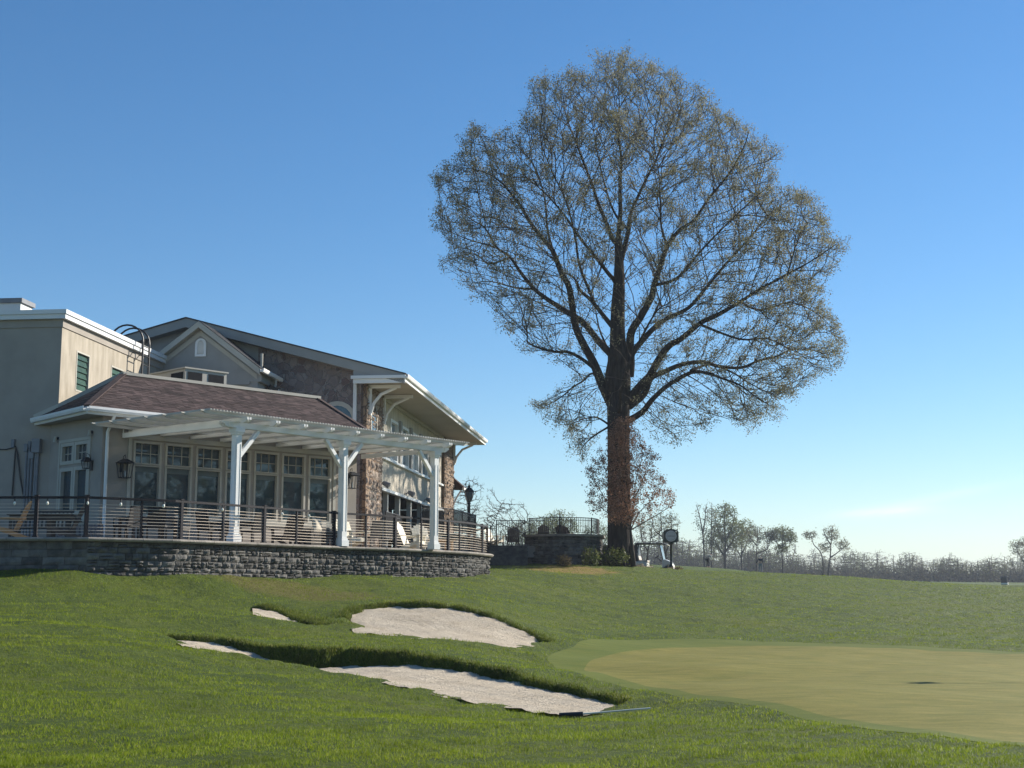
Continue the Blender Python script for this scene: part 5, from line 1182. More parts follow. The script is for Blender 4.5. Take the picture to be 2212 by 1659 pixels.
def at_far(px, Y, dz=0.0):
    p = P(px, 1250, Y); return Vector((p.x, Y, gz(min(max(p.x, -400), 420), min(Y, 800)) + dz))
def top_h(px, py, Y, base): return P(px, py, Y).z - base.z
FARY = 300
# two slender poles side by side
p = at_far(1530, FARY); h = top_h(1530, 1082, FARY, p)
T = make_tree(h, [[(-.05, 0, 0), (-.05, 0, .3), (-.06, 0, .55), (-.1, 0, .8), (-.14, 0, .95)], [(.05, 0, 0), (.05, .02, .4), (.06, .02, .7), (.07, .02, .98)], [(-.06, 0, .55), (-.03, 0, .75), (-.01, 0, .95)]], [(-.06, .75, .12, .25), (.06, .8, .1, .2), (0, .45, .12, .15)], 260, 21, M_bud, 900, .3, tr=.22)
stand_tree("bare_tree", T, p, "tall slender bare tree with two straight thin stems behind the bending golfer")
p = at_far(1567, FARY + 5); h = top_h(1567, 1079, FARY, p)
T = make_tree(h, [[(0, 0, 0), (0, 0, .25), (.01, 0, .45), (.0, 0, .7), (.02, 0, .95)], [(0, 0, .25), (-.1, 0, .4), (-.17, 0, .55)], [(0, 0, .3), (.12, 0, .48), (.2, .03, .62)], [(.01, 0, .45), (-.08, .05, .62), (-.12, .05, .8)], [(.01, 0, .45), (.1, -.05, .65), (.14, -.05, .82)]], [(0, .75, .2, .23), (-.1, .5, .18, .2), (.13, .55, .2, .2)], 620, 22, M_budg, 5200, .34, tr=.34)
stand_tree("leafing_tree", T, p, "broad tree with a full crown of pale green young leaves, tallest of the far trees")
p = at_far(1603, FARY + 15); h = top_h(1600, 1118, FARY + 15, p)
T = make_tree(h, [[(0, 0, 0), (0, 0, .3), (.02, 0, .6), (.04, 0, .95)], [(0, 0, .3), (-.14, 0, .55), (-.2, 0, .7)], [(0, 0, .35), (.12, 0, .6), (.2, 0, .85)]], [(0, .7, .25, .28), (.15, .75, .15, .2)], 420, 23, M_budg, 2000, .3, tr=.24)
stand_tree("leafing_tree", T, p, "thin green-tinged tree with a forked open crown close behind the broad green tree")
p = at_far(1637, FARY); h = top_h(1637, 1130, FARY, p)
T = make_tree(h, [[(-.02, 0, 0), (-.02, 0, .3), (0, 0, .55), (.02, 0, .9)], [(-.02, 0, .4), (.14, 0, .45), (.22, 0, .52), (.27, 0, .66), (.36, 0, .72)], [(0, 0, .55), (-.12, 0, .7), (-.2, 0, .85)]], [(0, .72, .28, .24), (.25, .7, .14, .15)], 420, 24, M_bud, 1200, .28, tr=.3)
stand_tree("bare_tree", T, p, "bare round-headed tree with one crooked side limb behind the golfer in dark top")
p = at_far(1691, FARY); h = top_h(1691, 1134, FARY, p)
T = make_tree(h, [[(0, 0, 0), (0, 0, .25), (0, 0, .5), (.02, 0, .7), (.03, 0, .95)], [(0, 0, .52), (-.13, 0, .66), (-.22, 0, .85)], [(0, 0, .55), (.14, 0, .7), (.25, 0, .82)]], [(0, .8, .3, .16), (.15, .75, .18, .14), (-.17, .8, .16, .12), (0, .5, .15, .08)], 420, 25, M_budg, 3000, .3, tr=.3)
stand_tree("leafing_tree", T, p, "small flat-topped tree on one straight stem, dark sprays of leaf, alone against the sky")
p = at_far(1784, FARY); h = top_h(1784, 1133, FARY, p)
T = make_tree(h, [[(.04, 0, 0), (.07, 0, .2), (.1, 0, .36), (.12, 0, .6), (.16, 0, .95)], [(-.05, 0, 0), (-.05, 0, .3), (-.1, 0, .48), (-.22, 0, .62), (-.27, 0, .8), (-.36, 0, .85)], [(.1, 0, .36), (.24, 0, .45), (.4, 0, .58)], [(.12, 0, .6), (.03, 0, .75), (-.02, 0, .9)]], [(.14, .82, .18, .16), (-.28, .8, .14, .08), (.36, .58, .14, .12), (.0, .55, .12, .1)], 460, 26, M_bud, 1700, .28, tr=.34)
stand_tree("bare_tree", T, p, "twisted double-stemmed bare tree leaning two ways above the far wood")
p = at_far(2222, FARY + 10); h = top_h(2222, 1155, FARY, p)
T = make_tree(h, [[(0, 0, 0), (0, 0, .4), (-.03, 0, .7), (0, 0, .96)], [(0, 0, .4), (-.14, 0, .6), (-.24, 0, .85)]], [(-.05, .78, .3, .2)], 360, 27, M_bud, 1400, .28, tr=.3)
stand_tree("bare_tree", T, p, "bare tree cut by the picture edge beyond the far golf cart")
# behind the terraces
Tb1 = make_tree(9.5, [[(0, 0, 0), (0, 0, .2), (-.03, 0, .5), (-.06, 0, .9)], [(0, 0, .15), (.12, 0, .4), (.26, 0, .72)], [(0, 0, .2), (-.16, 0, .5), (-.3, 0, .8)], [(.05, 0, .26), (.26, 0, .42), (.48, 0, .56)]], [(-.05, .7, .32, .28), (.3, .55, .26, .24), (-.3, .6, .22, .25), (0, .45, .3, .2)], 1500, 31, M_twig, 0, .1, step=.19, tr=.14, tip=.01)
stand_tree("bare_tree", Tb1, Vector((P(1020, 1200, 118).x, 118, gz(-3, 110) - .8)), "bare grey tree with spreading fine twigs behind the black lamp post")
Tb2 = make_tree(14, [[(0, 0, 0), (0, 0, .35), (.03, 0, .65), (.02, 0, .95)], [(0, 0, .35), (-.15, 0, .6), (-.22, 0, .8)], [(0, 0, .4), (.15, 0, .65), (.22, 0, .85)]], [(0, .75, .28, .22), (-.14, .65, .2, .18), (.16, .7, .2, .18)], 520, 32, M_budg, 3200, .26, tr=.3)
for px, top, Y, lb in ((1212, 1096, 210, "round budding tree behind the terrace fence, tallest over its middle"), (1172, 1108, 235, "lower budding tree behind the terrace fence, beside the tallest one"), (1130, 1120, 250, "pale green budding tree behind the steps fence"), (1290, 1124, 240, "budding tree showing between the terrace fence and the huge trunk")):
    b = at_far(px, Y); b.z -= 1.0; stand_tree("budding_tree", Tb2, b, lb, "budding trees beyond the terrace", rz=px * .37, sc=top_h(px, top, Y, b) / 14)
Tb3 = make_tree(13, [[(0, 0, 0), (-.02, 0, .3), (-.08, 0, .55), (-.12, 0, .9)], [(-.02, 0, .3), (.1, 0, .55), (.1, 0, .95)], [(-.08, 0, .55), (-.25, 0, .66), (-.3, 0, .85)]], [(-.05, .75, .26, .22), (.1, .8, .15, .15)], 360, 33, M_bud, 900, .24, tr=.26)
for px, top, Y, lb in ((1398, 1112, 160, "thin bare tree rising behind the golf cart roof"), (1441, 1098, 175, "curly-limbed bare tree rising above the post clock")):
    b = at_far(px, Y); stand_tree("bare_tree", Tb3, b, lb, "thin bare trees behind the cart", rz=px * .2, sc=top_h(px, top, Y, b) / 13)

# ---- the far wood: reads as one mass, nobody could count it
def wood():
    kinds = [make_tree(10, [[(0, 0, 0), (.02, 0, .4), (0, 0, .9)], [(0, 0, .2), (-.15, .05, .5), (-.2, .1, .8)], [(0, 0, .25), (.16, -.05, .55), (.2, -.1, .85)]], [(0, .6, .33, .35), (0, .3, .35, .25)], 240, s, M_bud, 700, .34, step=.42, tr=.3, tip=.03) for s in (41, 42, 43)]
    rg = np.random.default_rng(6); VV, FF, MI, TT, off = [], [], [], [], 0
    cache = []
    for T in kinds:
        k = MB()
        V, F = branch_mesh(T["nodes"], T["par"], [x if x < 9 else .085 for x in T["rad"]], 8); tips = np.array([q for q, r in zip(T["nodes"], T["rad"]) if r < .08])
        cache.append((V, F, tips))
    for row, (Y, n, hmin, hmax) in enumerate(((395, 62, 4.0, 8.0), (415, 54, 5.0, 9.5), (440, 46, 6, 11))):
        for i in range(n):
            px = 1090 + (2300 - 1090) * (i + rg.random()) / n; V, F, tips = cache[rg.integers(3)]
            b = at_far(px, Y); b.z -= .4; hk = 1.25 if px < 1700 else 1.0; hmin_, hmax_ = hmin * hk, hmax * hk; s = rg.uniform(hmin_, hmax_) / 10 * (1.15 if 1380 < px < 1480 else 1) ; a = rg.uniform(0, 6.28); ca, sa = math.cos(a), math.sin(a); M = np.array([[ca, sa, 0], [-sa, ca, 0], [0, 0, 1]]) * s; M[:2] *= rg.uniform(1.0, 1.35)
            C = tips[rg.integers(0, len(tips), 640)] + rg.normal(0, .4, (640, 3)); lv, lf = leaf_quads(C, .3, rg)
            X = np.concatenate([V, lv]) @ M + np.array(b); VV.append(X); FF.append(np.concatenate([F, lf + len(V)]) + off); off += len(X)
            g = 1 if rg.random() < .7 else 2
            MI.append(np.concatenate([np.zeros(len(F), int), np.full(len(lf), g)])); TT.append(np.concatenate([np.full(len(F), .5), rg.random(len(lf))]))
    # the same wood goes on round the right of the course, out of the picture but mirrored in the windows
    for i in range(46):
        V, F, tips = cache[rg.integers(3)]; b = np.array([rg.uniform(72, 95), -25 + 110 * (i + rg.random()) / 46, 0]); b[2] = gz(70, min(b[1], 60)) - 1
        sc_ = rg.uniform(12, 17) / 10; a = rg.uniform(0, 6.28); ca, sa = math.cos(a), math.sin(a); M = np.array([[ca, sa, 0], [-sa, ca, 0], [0, 0, 1]]) * sc_
        C = tips[rg.integers(0, len(tips), 420)] + rg.normal(0, .5, (420, 3)); lv, lf = leaf_quads(C, .6, rg)
        X = np.concatenate([V, lv]) @ M + b; VV.append(X); FF.append(np.concatenate([F, lf + len(V)]) + off); off += len(X)
        MI.append(np.concatenate([np.zeros(len(F), int), np.full(len(lf), 1)])); TT.append(np.concatenate([np.full(len(F), .5), rg.random(len(lf))]))
    o = np_mesh("far_wood", np.concatenate(VV), np.concatenate(FF), None, None, tint=np.concatenate(TT), mats=[M_twig, M_budg, M_bud], midx=np.concatenate(MI)); tag(o, kind="stuff")
    # brushy understorey along the wood's foot
    n = 26000; px = rg.uniform(1085, 2320, n); Y = rg.uniform(385, 450, n); x = (px - 1106) / 3000 * Y / 1.0
    z = ground_z(np.stack([np.clip(x, -400, 420), Y], 1)) + np.abs(rg.normal(0, 1.2, n)); C = np.stack([x, Y, z], 1); lv, lf = leaf_quads(C, .8, rg)
    o = np_mesh("undergrowth", lv, lf, M_brush, None, tint=rg.random(n)); tag(o, kind="stuff")
M_brush = pmat("brush", (0.06, 0.05, 0.038), (0.085, 0.078, 0.045), scale=.1, rough=.9, spec=.1, tint=.35, trans=.2)
wood()

# ---- shrubs and mulch bed
def shrub(name, loc, rx, rz, n, size, label, m_, seed):
    rg = np.random.default_rng(seed); t = empty(name, loc, label, "shrub"); k = MB()
    for i in range(7):
        a = i * .9; k.tube([Vector(loc), Vector(loc) + Vector((math.cos(a) * rx * .4, math.sin(a) * rx * .4, rz * .5)), Vector(loc) + Vector((math.cos(a) * rx * .8, math.sin(a) * rx * .8, rz * .85))], [.02, .014, .006], 5)
    k.build("stem", M_twig, t)
    q = rg.normal(size=(n, 3)); q /= np.linalg.norm(q, axis=1)[:, None]; q *= (rg.random(n) ** .35)[:, None]; q[:, 2] = q[:, 2] * .55 + .45
    f = 1 + .22 * np.sin(q[:, 0] * 7 + seed) * np.cos(q[:, 1] * 6) ; C = q * np.array([rx, rx, rz]) * f[:, None] + np.array(loc); C[:, 2] = np.maximum(C[:, 2], loc[2])
    lv, lf = leaf_quads(C, size, rg); np_mesh("foliage", lv, lf, m_, t, tint=rg.random(n)); return t
# ------------------------------------------------------------------ railing on the coping
def wall_at(px, e=WALL_E, inset=.16):
    """station on the coping at a bearing -> point, along, outward"""
    best = None
    for i in range(len(WALL_S) - 1):
        a, b = WALL_S[i], WALL_S[i + 1]
        for k in range(8):
            q = a.lerp(b, k / 8); u = q.x / q.y
            tgt = (px - 1106) / 3000 / (CP - (829.5 - 1180) / 3000 * SP_)
            d = abs(u - tgt) - (0 if q.y < 60 else -9)
            if best is None or d < best[0]: best = (d, q, (b - a))
    t = best[2]; t.z = 0; t.normalize(); n = Vector((t.y, -t.x, 0)); return best[1] - n * inset, t, n
rail = empty("cable_railing", P(560, 1172, 38.5), "dark metal railing with pale horizontal cables along the curved stone wall", "railing")
RT = CZ + 2.32
posts = [-150, 60, 195, 400, 577, 730, 862, 977, 1022, 1050]; mids = [298, 492, 650, 797, 918, 1001]
PST = []
for px in posts:
    q, t, n = wall_at(px)
    if px == 1050: q = WALL_S[-14] if False else q
    PST.append((q, t, n)); k = MB(); h = RT + .04 - CT
    k.box(Vector((q.x, q.y, CT + h / 2)), (.085, .085, h), (t, n, UP)); k.box(Vector((q.x, q.y, CT + .02)), (.13, .13, .035), (t, n, UP)); k.box(Vector((q.x, q.y, RT + .05)), (.1, .1, .03), (t, n, UP)); k.build("post", M_rail, rail)
# carry the fence round the end of the sweep
for i in (len(WALL_S) - 8,):
    q = offset_line(WALL_S, -.16)[i]
LRL = offset_line(WALL_S, -.16); S_r = resample_line(LRL, 1)
def s_of(q):
    return min(((LRL[i] + (LRL[i + 1] - LRL[i]) * (k / 10) - q).length, S_r[i] + (S_r[i + 1] - S_r[i]) * k / 10) for i in range(len(LRL) - 1) for k in range(10))[1]
SS = [s_of(q) for q, _, _ in PST]
SS += [SS[-1] + 1.3, SS[-1] + 2.7, SS[-1] + 4.2]
for s in SS[len(PST):]:
    q = at_len(LRL, S_r, s); t = (at_len(LRL, S_r, s + .05) - at_len(LRL, S_r, s - .05)).normalized(); n = Vector((t.y, -t.x, 0)); k = MB(); h = RT + .04 - CT
    k.box(Vector((q.x, q.y, CT + h / 2)), (.085, .085, h), (t, n, UP)); k.box(Vector((q.x, q.y, RT + .05)), (.1, .1, .03), (t, n, UP)); k.build("post", M_rail, rail)
for px in mids:
    q, t, n = wall_at(px); k = MB(); k.box(Vector((q.x, q.y, (CT + RT) / 2)), (.05, .05, RT - CT), (t, n, UP)); k.build("post", M_rail, rail)
S0, S1 = SS[0], SS[-1]
def along_rail(z, step=.4):
    n = int((S1 - S0) / step); return [Vector((p.x, p.y, z)) for p in (at_len(LRL, S_r, S0 + (S1 - S0) * i / n) for i in range(n + 1))]
k = MB()
L = along_rail(RT)
for a, b in zip(L, L[1:]): k.bar(a, b + (b - a).normalized() * .01, .075, .06)
k.build("top_rail", M_rail, rail)
for i in range(10):
    k = MB(); k.tube(along_rail(CT + .09 + i * .083), .0055, 5); k.build("cable", M_steel, rail)

# small clear bulbs hung along the railing
M_bulb = pmat("clear bulb", (0.75, 0.74, 0.66), (0.8, 0.79, 0.7), rough=.1, spec=.8)
for px, lab in ((11, "tan chair"), (97, "weathered bench"), (186, "corner rail post"), (271, "black wall lantern"), (347, "first wide window"), (486, "first pergola post"), (614, "dark armchair"), (673, "beige cushion")):
    q, t, n = wall_at(px); q = Vector((q.x, q.y, RT - .05)) + n * .03
    o = empty("string_bulb", q, f"clear glass bulb in black socket under the railing, before the {lab}", "light bulb", "string bulbs along the railing")
    k = MB(); k.lathe(q, [(.004, .03), (.018, .028), (.02, -.03), (.016, -.045)], 8); k.build("socket", M_black, o)
    k = MB(); k.lathe(q - UP * .045, [(.014, 0), (.028, -.03), (.034, -.055), (.026, -.085), (.006, -.1)], 10); k.build("bulb", M_bulb, o, smooth=True)

# ------------------------------------------------------------------ lamps and fittings on the walls
M_lglass = glass_mat("lantern glass", (0.10, 0.11, 0.12), .08, .6)
def lantern(name, p, out, label, h=.62, w_=.3):
    o = empty(name, p, label, "lantern"); t = Vector((-out.y, out.x, 0)); a = (t, out, UP); c = p + out * .2
    k = MB(); k.box(p + out * .015 + UP * .1, (.12, .03, .3), a); k.tube([p + out * .03 + UP * .2, p + out * .1 + UP * .42, c + UP * .46, c + UP * .36], .012, 6); k.build("bracket", M_black, o)
    k = MB(); r0, r1 = w_ * .36, w_ * .5
    top = [c + t * sx * r1 + out * sy * r1 + UP * .22 for sx, sy in ((-1, -1), (1, -1), (1, 1), (-1, 1))]; bot = [c + t * sx * r0 + out * sy * r0 + UP * (.22 - h * .72) for sx, sy in ((-1, -1), (1, -1), (1, 1), (-1, 1))]
    for i in range(4): k.bar(top[i], bot[i], .022, .022); k.bar(bot[i], bot[(i + 1) % 4], .022, .022); k.bar(top[i], top[(i + 1) % 4], .026, .026); k.bar((top[i] + top[(i + 1) % 4]) / 2, (bot[i] + bot[(i + 1) % 4]) / 2, .01, .01)
    k.build("frame", M_black, o)
    k = MB(); ap = c + UP * .36; ro = [c + t * sx * (r1 + .03) + out * sy * (r1 + .03) + UP * .22 for sx, sy in ((-1, -1), (1, -1), (1, 1), (-1, 1))]; ri = [c + t * sx * .05 + out * sy * .05 + UP * .34 for sx, sy in ((-1, -1), (1, -1), (1, 1), (-1, 1))]
    k.add(ro + ri, [(i, (i + 1) % 4, 4 + (i + 1) % 4, 4 + i) for i in range(4)] + [(4, 5, 6, 7), (3, 2, 1, 0)]); k.build("cap", M_black, o)
    k = MB(); s_ = .9; k.tube([c + UP * (.22 - h * .7), c + UP * (-.02)], .03, 8); k.build("candle", M_lglass, o)
    return o
q = PP(262, 1020, sp(0, 0), sn); lantern("wall_lantern", q + UP * .05, sn, "large black lantern on the stucco beside the first wide window", .62, .36)
q = PP(762, 1045, sp(0, 0), sn) - sd * .2; lantern("wall_lantern", q + UP * .05, sn, "black wall lantern half hidden behind the middle pergola post", .62, .36)
q = ew(*c4v(872, 535)); q = ep(q[0], q[1]); lantern("wall_lantern", q, -sd, "small rounded black lantern beside the narrow windows of the end wall", .3, .2)
def spot(p, out, label):
    o = empty("spotlight", p, label, "spotlight"); k = MB(); k.lathe(p, [(.05, 0), (.05, .03)], 10, axis=(Vector((-out.y, out.x, 0)), UP, out)); k.tube([p + out * .02, p + out * .1], .014, 6); k.build("mount", M_black, o)
    k = MB(); k.tube([p + out * .1 + UP * .05, p + out * .1 - UP * .04, p + out * .1 - UP * .12], [.035, .05, .065], 10); k.build("shade", M_cream, o)
for (x, y), lb in (((552, 245), "small cup-shaped spotlight high on the end wall, the one by the flat-roofed block"), ((878, 185), "small cup-shaped spotlight high on the end wall, the one by the downspout corner")):
    e_ = ew(*c4v(x, y)); spot(ep(*e_), -sd, lb)
def bullet(p, out, label):
    o = empty("floodlight", p, label, "floodlight"); k = MB(); d = (out - UP * .45).normalized(); x = d.cross(UP).normalized()
    k.lathe(p + out * .02, [(.06, 0), (.06, .03)], 10, axis=(b2, UP, out)); k.tube([p + out * .03, p + out * .14 + UP * .06], .02, 6); k.build("mount", M_conduit, o)
    k = MB(); k.tube([p + out * .1 + UP * .1, p + out * .16 + UP * .07, p + out * .38 - UP * .05], [.05, .09, .13], 12); k.build("lamp_head", M_conduit, o)
for (x, y), lb in (((820, 1047), "grey bullet floodlight under the balcony sill band, next to the stone pier"), ((875, 1067), "grey bullet floodlight on the balcony wall, midway along it"), ((915, 1081), "grey bullet floodlight on the balcony wall, hard by the outer pergola post")):
    t, z = wrw(x, y); bullet(wr(t, z, .02), r2, lb)
p = gp(GW, gw_(588, 840)[1] + .1, -1.1); o = empty("floodlight", p, "square black floodlight under the gutter of the stucco gable", "floodlight"); k = MB(); k.box(p + r2 * .3, (.34, .38, .3), ((r2 - UP * .5).normalized(), b2, (UP + r2 * .5).normalized())); k.build("lamp_head", M_black, o)
k = MB(); k.box(p + r2 * .49 - UP * .09, (.02, .3, .24), ((r2 - UP * .5).normalized(), b2, (UP + r2 * .5).normalized())); k.build("lens", M_white, o); k = MB(); k.tube([p, p + r2 * .2], .03, 6); k.build("mount", M_black, o)

# hooped roof ladder on the flat block's side wall
ld = empty("roof_ladder", lr(7.6, LTOP - 2), "black steel ladder with hooped top rails up the side wall of the flat-roofed block", "ladder")
a0 = PP(309, 740, lr(0, 0, .42), r2); tl0 = (a0 - C0).dot(b2)
for s, hh in ((tl0 - .0, 0), (tl0 + .62, 0)):
    pts_ = [lr(s, RZ - 1.0, .42), lr(s, LTOP + .05, .42)]
    for i in range(1, 12):
        a = math.pi * i / 12; pts_.append(lr(s, LTOP + .05 + .62 * math.sin(a), .42 - .62 + .62 * math.cos(a)))
    pts_.append(lr(s, LTOP - .02, -.82)); k = MB(); k.tube(pts_, .035, 8); k.build("rail", M_black, ld)
z = RZ - .9
while z < LTOP + .1: k = MB(); k.tube([lr(tl0, z, .42), lr(tl0 + .62, z, .42)], .018, 6); k.build("rung", M_black, ld); z += .34
for z in (LTOP - .35, LTOP - 1.5):
    for s in (tl0, tl0 + .62): k = MB(); k.bar(lr(s, z, .42), lr(s, z, 0), .05, .02); k.build("wall_bracket", M_black, ld)

# electrical boxes and conduits on the shaded wall
def fw_(px, py):
    q = PP(px, py, C0, -b2); return -(q - C0).dot(r2), q.z
eb = empty("electrical_panel", lf(.9, PATIO_Z + 1), "grey electrical boxes and conduits on the shaded stucco by the end windows", "electrical box")
for (x0, y0, x1, y1, d) in ((330, 255, 400, 385, .22), (243, 300, 275, 372, .14), (278, 275, 302, 330, .1), (292, 375, 332, 440, .12)):
    t0, z1 = fw_(*c4v(x0, y0)); t1, z0 = fw_(*c4v(x1, y1)); k = MB(); k.box(lf((t0 + t1) / 2, (z0 + z1) / 2, d / 2), (abs(t0 - t1), d, z1 - z0), (r2, b2, UP)); k.build("meter_box", M_conduit, eb, bevel=.01)
for x, y in ((262, 370), (290, 330), (312, 440), (350, 385), (368, 385)):
    t, z = fw_(*c4v(x, y)); k = MB(); k.tube([lf(t, z, .06), lf(t, PATIO_Z, .06)], .04, 8); k.build("conduit", M_conduit, eb)
cbl = empty("hanging_cable", lf(1.8, PATIO_Z + 1), "black cable looped from a hook on the shaded stucco wall", "cable"); k = MB()
A_ = [(0, 350), (60, 352), (125, 335), (150, 320)]; k.tube([lf(*fw_(*c4v(*a)), .03) for a in A_], .018, 6); k.build("supply_cable", M_black, cbl)
k = MB(); A_ = [(122, 790), (135, 600), (150, 400), (158, 325), (175, 400), (200, 620), (228, 780)]; k.tube([lf(*fw_(*c4v(*a)), .05) for a in A_], .025, 6); k.build("loop", M_black, cbl)
k = MB(); t, z = fw_(*c4v(132, 295)); k.box(lf(t, z, .05), (.1, .1, .26), (r2, b2, UP)); k.build("hook_box", M_conduit, cbl)

# ------------------------------------------------------------------ patio furniture
M_ivory = pmat("ivory painted wood", (0.72, 0.66, 0.52), (0.78, 0.72, 0.58), scale=2, rough=.6, spec=.3)
M_tan = pmat("tan timber", (0.40, 0.24, 0.12), (0.50, 0.32, 0.17), scale=3, rough=.7, spec=.2, stretch=(1, 1, 4))
M_weather = pmat("weathered timber", (0.07, 0.065, 0.06), (0.11, 0.10, 0.09), scale=3, rough=.8, spec=.2)  # weathered tone, darkened further to stand in for patio shade
M_brown = pmat("brown timber", (0.07, 0.055, 0.05), (0.10, 0.08, 0.072), scale=3, rough=.7, spec=.2)
M_shadewood = pmat('shade-darkened wood', (0.075, 0.07, 0.066), (0.10, 0.095, 0.088), rough=.7)  # light chair's colour darkened to stand in for shade on the patio
M_wicker = pmat("dark wicker", (0.014, 0.014, 0.017), (0.028, 0.027, 0.027), scale=30, rough=.7, bmp=.6, bscale=60, spec=.25)
M_cush = pmat("beige cushion", (0.50, 0.45, 0.36), (0.56, 0.51, 0.42), scale=3, rough=.9, bmp=.2, bscale=30, spec=.1)
VX, VY = Vector((1, 0, 0)), Vector((0, 1, 0))
def adirondack(m):
    """faces -Y, base at the origin"""
    t = empty("adirondack_chair", (0, 0, 0), None, "chair")
    back_d = Vector((0, math.sin(R(24)), math.cos(R(24)))); fb = Vector((0, .16, .24))
    k = MB()
    for i, (x, L) in enumerate(zip((-.26, -.155, -.05, .055, .16, .265), (.72, .80, .85, .85, .80, .72))):
        k.box(fb + VX * (x - .0025) + back_d * L / 2, (.098, .022, L), (VX, back_d.cross(VX) * -1, back_d))
    k.box(fb + back_d * .35 + Vector((0, .03, 0)), (.6, .03, .09), (VX, back_d.cross(VX) * -1, back_d)); k.build("backrest", m, t)
    k = MB(); s0, s1 = Vector((0, -.38, .37)), Vector((0, .18, .24)); d = (s1 - s0).normalized()
    for i in range(6): k.box(s0 + (s1 - s0) * (i + .5) / 6, (.56, .088, .022), (VX, d, VX.cross(d)))
    k.box(Vector((0, -.39, .31)), (.56, .022, .12), (VX, VY, UP)); k.build("seat", m, t)
    for s in (-1, 1):
        k = MB(); k.prism([Vector((s * .37 - .075, -.45, .56)), Vector((s * .37 + .075, -.45, .56)), Vector((s * .37 + .06, .32, .53)), Vector((s * .37 - .02 * s - .03, .36, .53))], UP * .024); k.build("armrest", m, t)
        k = MB(); k.box(Vector((s * .32, -.36, .28)), (.03, .11, .56), (VX, VY, UP)); k.prism([Vector((s * .335, -.36 - .06, .56)), Vector((s * .335, -.36 + .06, .56)), Vector((s * .335, -.36, .36))], VX * s * .022); k.build("leg", m, t)
        k = MB(); k.bar(Vector((s * .295, -.36, .34)), Vector((s * .295, .48, .03)), .028, .11, Vector((0, .35, .94))); k.build("leg", m, t)
    return t
def bench(m):
    t = empty("garden_bench", (0, 0, 0), None, "bench"); k = MB()
    for i in range(5): k.box(Vector((0, -.22 + i * .1, .44)), (1.5, .085, .025), (VX, VY, UP))
    k.build("seat", m, t); k = MB(); bd = Vector((0, .22, .975)).normalized()
    for i in range(13): k.box(Vector((-.68 + i * 1.36 / 12, .27, .5)) + bd * .2, (.05, .02, .42), (VX, bd.cross(VX) * -1, bd))
    k.box(Vector((0, .27, .5)) + bd * .44, (1.5, .03, .09), (VX, bd.cross(VX) * -1, bd)); k.build("backrest", m, t)
    for sx in (-1, 1):
        for y, h in ((-.24, .64), (.25, .5)): k = MB(); k.box(Vector((sx * .72, y, h / 2)), (.06, .06, h), (VX, VY, UP)); k.build("leg", m, t)
        k = MB(); k.box(Vector((sx * .72, .02, .65)), (.07, .62, .03), (VX, VY, UP)); k.build("armrest", m, t)
    return t
def table(m, w_=1.5, d=.85, h=.74, name="dining_table"):
    t = empty(name, (0, 0, 0), None, "table"); k = MB(); n = max(4, int(d / .12))
    for i in range(n): k.box(Vector((0, -d / 2 + d * (i + .5) / n, h - .015)), (w_, d / n - .008, .03), (VX, VY, UP))
    k.build("table_top", m, t); k = MB()
    for s in (-1, 1): k.box(Vector((0, s * (d / 2 - .09), h - .08)), (w_ - .2, .025, .09), (VX, VY, UP)); k.box(Vector((s * (w_ / 2 - .09), 0, h - .08)), (.025, d - .2, .09), (VX, VY, UP))
    k.build("apron", m, t)
    for sx in (-1, 1):
        for sy in (-1, 1): k = MB(); k.box(Vector((sx * (w_ / 2 - .09), sy * (d / 2 - .09), (h - .03) / 2)), (.07, .07, h - .03), (VX, VY, UP)); k.build("leg", m, t)
    return t
def dining_chair(m, cm):
    t = empty("dining_chair", (0, 0, 0), None, "chair"); k = MB(); k.box(Vector((0, 0, .44)), (.5, .48, .05), (VX, VY, UP)); k.build("seat", cm, t)
    bd = Vector((0, .2, .98)).normalized(); k = MB(); k.box(Vector((0, .24, .47)) + bd * .26, (.5, .03, .52), (VX, bd.cross(VX) * -1, bd)); k.build("backrest", m, t)
    for sx in (-1, 1):
        for y in (-.21, .22): k = MB(); k.box(Vector((sx * .225, y, .21)), (.035, .035, .42), (VX, VY, UP)); k.build("leg", m, t)
        k = MB(); k.tube([Vector((sx * .26, -.22, .42)), Vector((sx * .26, -.22, .64)), Vector((sx * .26, .24, .66))], .017, 6); k.build("armrest", m, t)
    return t
def sofa(m, cm):
    t = empty("patio_sofa", (0, 0, 0), None, "sofa"); k = MB(); k.box(Vector((0, 0, .2)), (1.5, .74, .28), (VX, VY, UP)); k.box(Vector((0, .34, .5)), (1.5, .1, .4), (VX, VY, UP)); k.build("frame", m, t)
    for s in (-1, 1): k = MB(); k.box(Vector((s * .70, -.02, .45)), (.1, .7, .26), (VX, VY, UP)); k.build("armrest", m, t)
    for s in (-1, 1):
        k = MB(); k.box(Vector((s * .325, -.05, .41)), (.63, .62, .13), (VX, VY, UP)); k.build("seat_cushion", cm, t, bevel=.03); k = MB(); k.box(Vector((s * .6, -.3, .03)), (.06, .06, .06), (VX, VY, UP)); k.build("leg", m, t)
    return t
def pillow(m):
    t = empty("throw_pillow", (0, 0, 0), None, "pillow"); n = 9; P_ = []
    for sgn in (-1, 1):
        for i in range(n):
            for j in range(n):
                u, v = -1 + 2 * i / (n - 1), -1 + 2 * j / (n - 1); b = (1 - u ** 4) * (1 - v ** 4); pin = 1 - .06 * (1 - abs(u)) * 0
                P_.append(Vector((u * .25 * (1 - .07 * (1 - v * v)), sgn * .085 * b ** .6, v * .24 * (1 - .07 * (1 - u * u)))))
    fs = []
    for s in range(2):
        for i in range(n - 1):
            for j in range(n - 1):
                a = s * n * n + i * n + j; fs.append((a, a + 1, a + n + 1, a + n) if s else (a, a + n, a + n + 1, a + 1))
    k = MB(); k.add(P_, fs); k.build("cover", m, t, smooth=True); return t
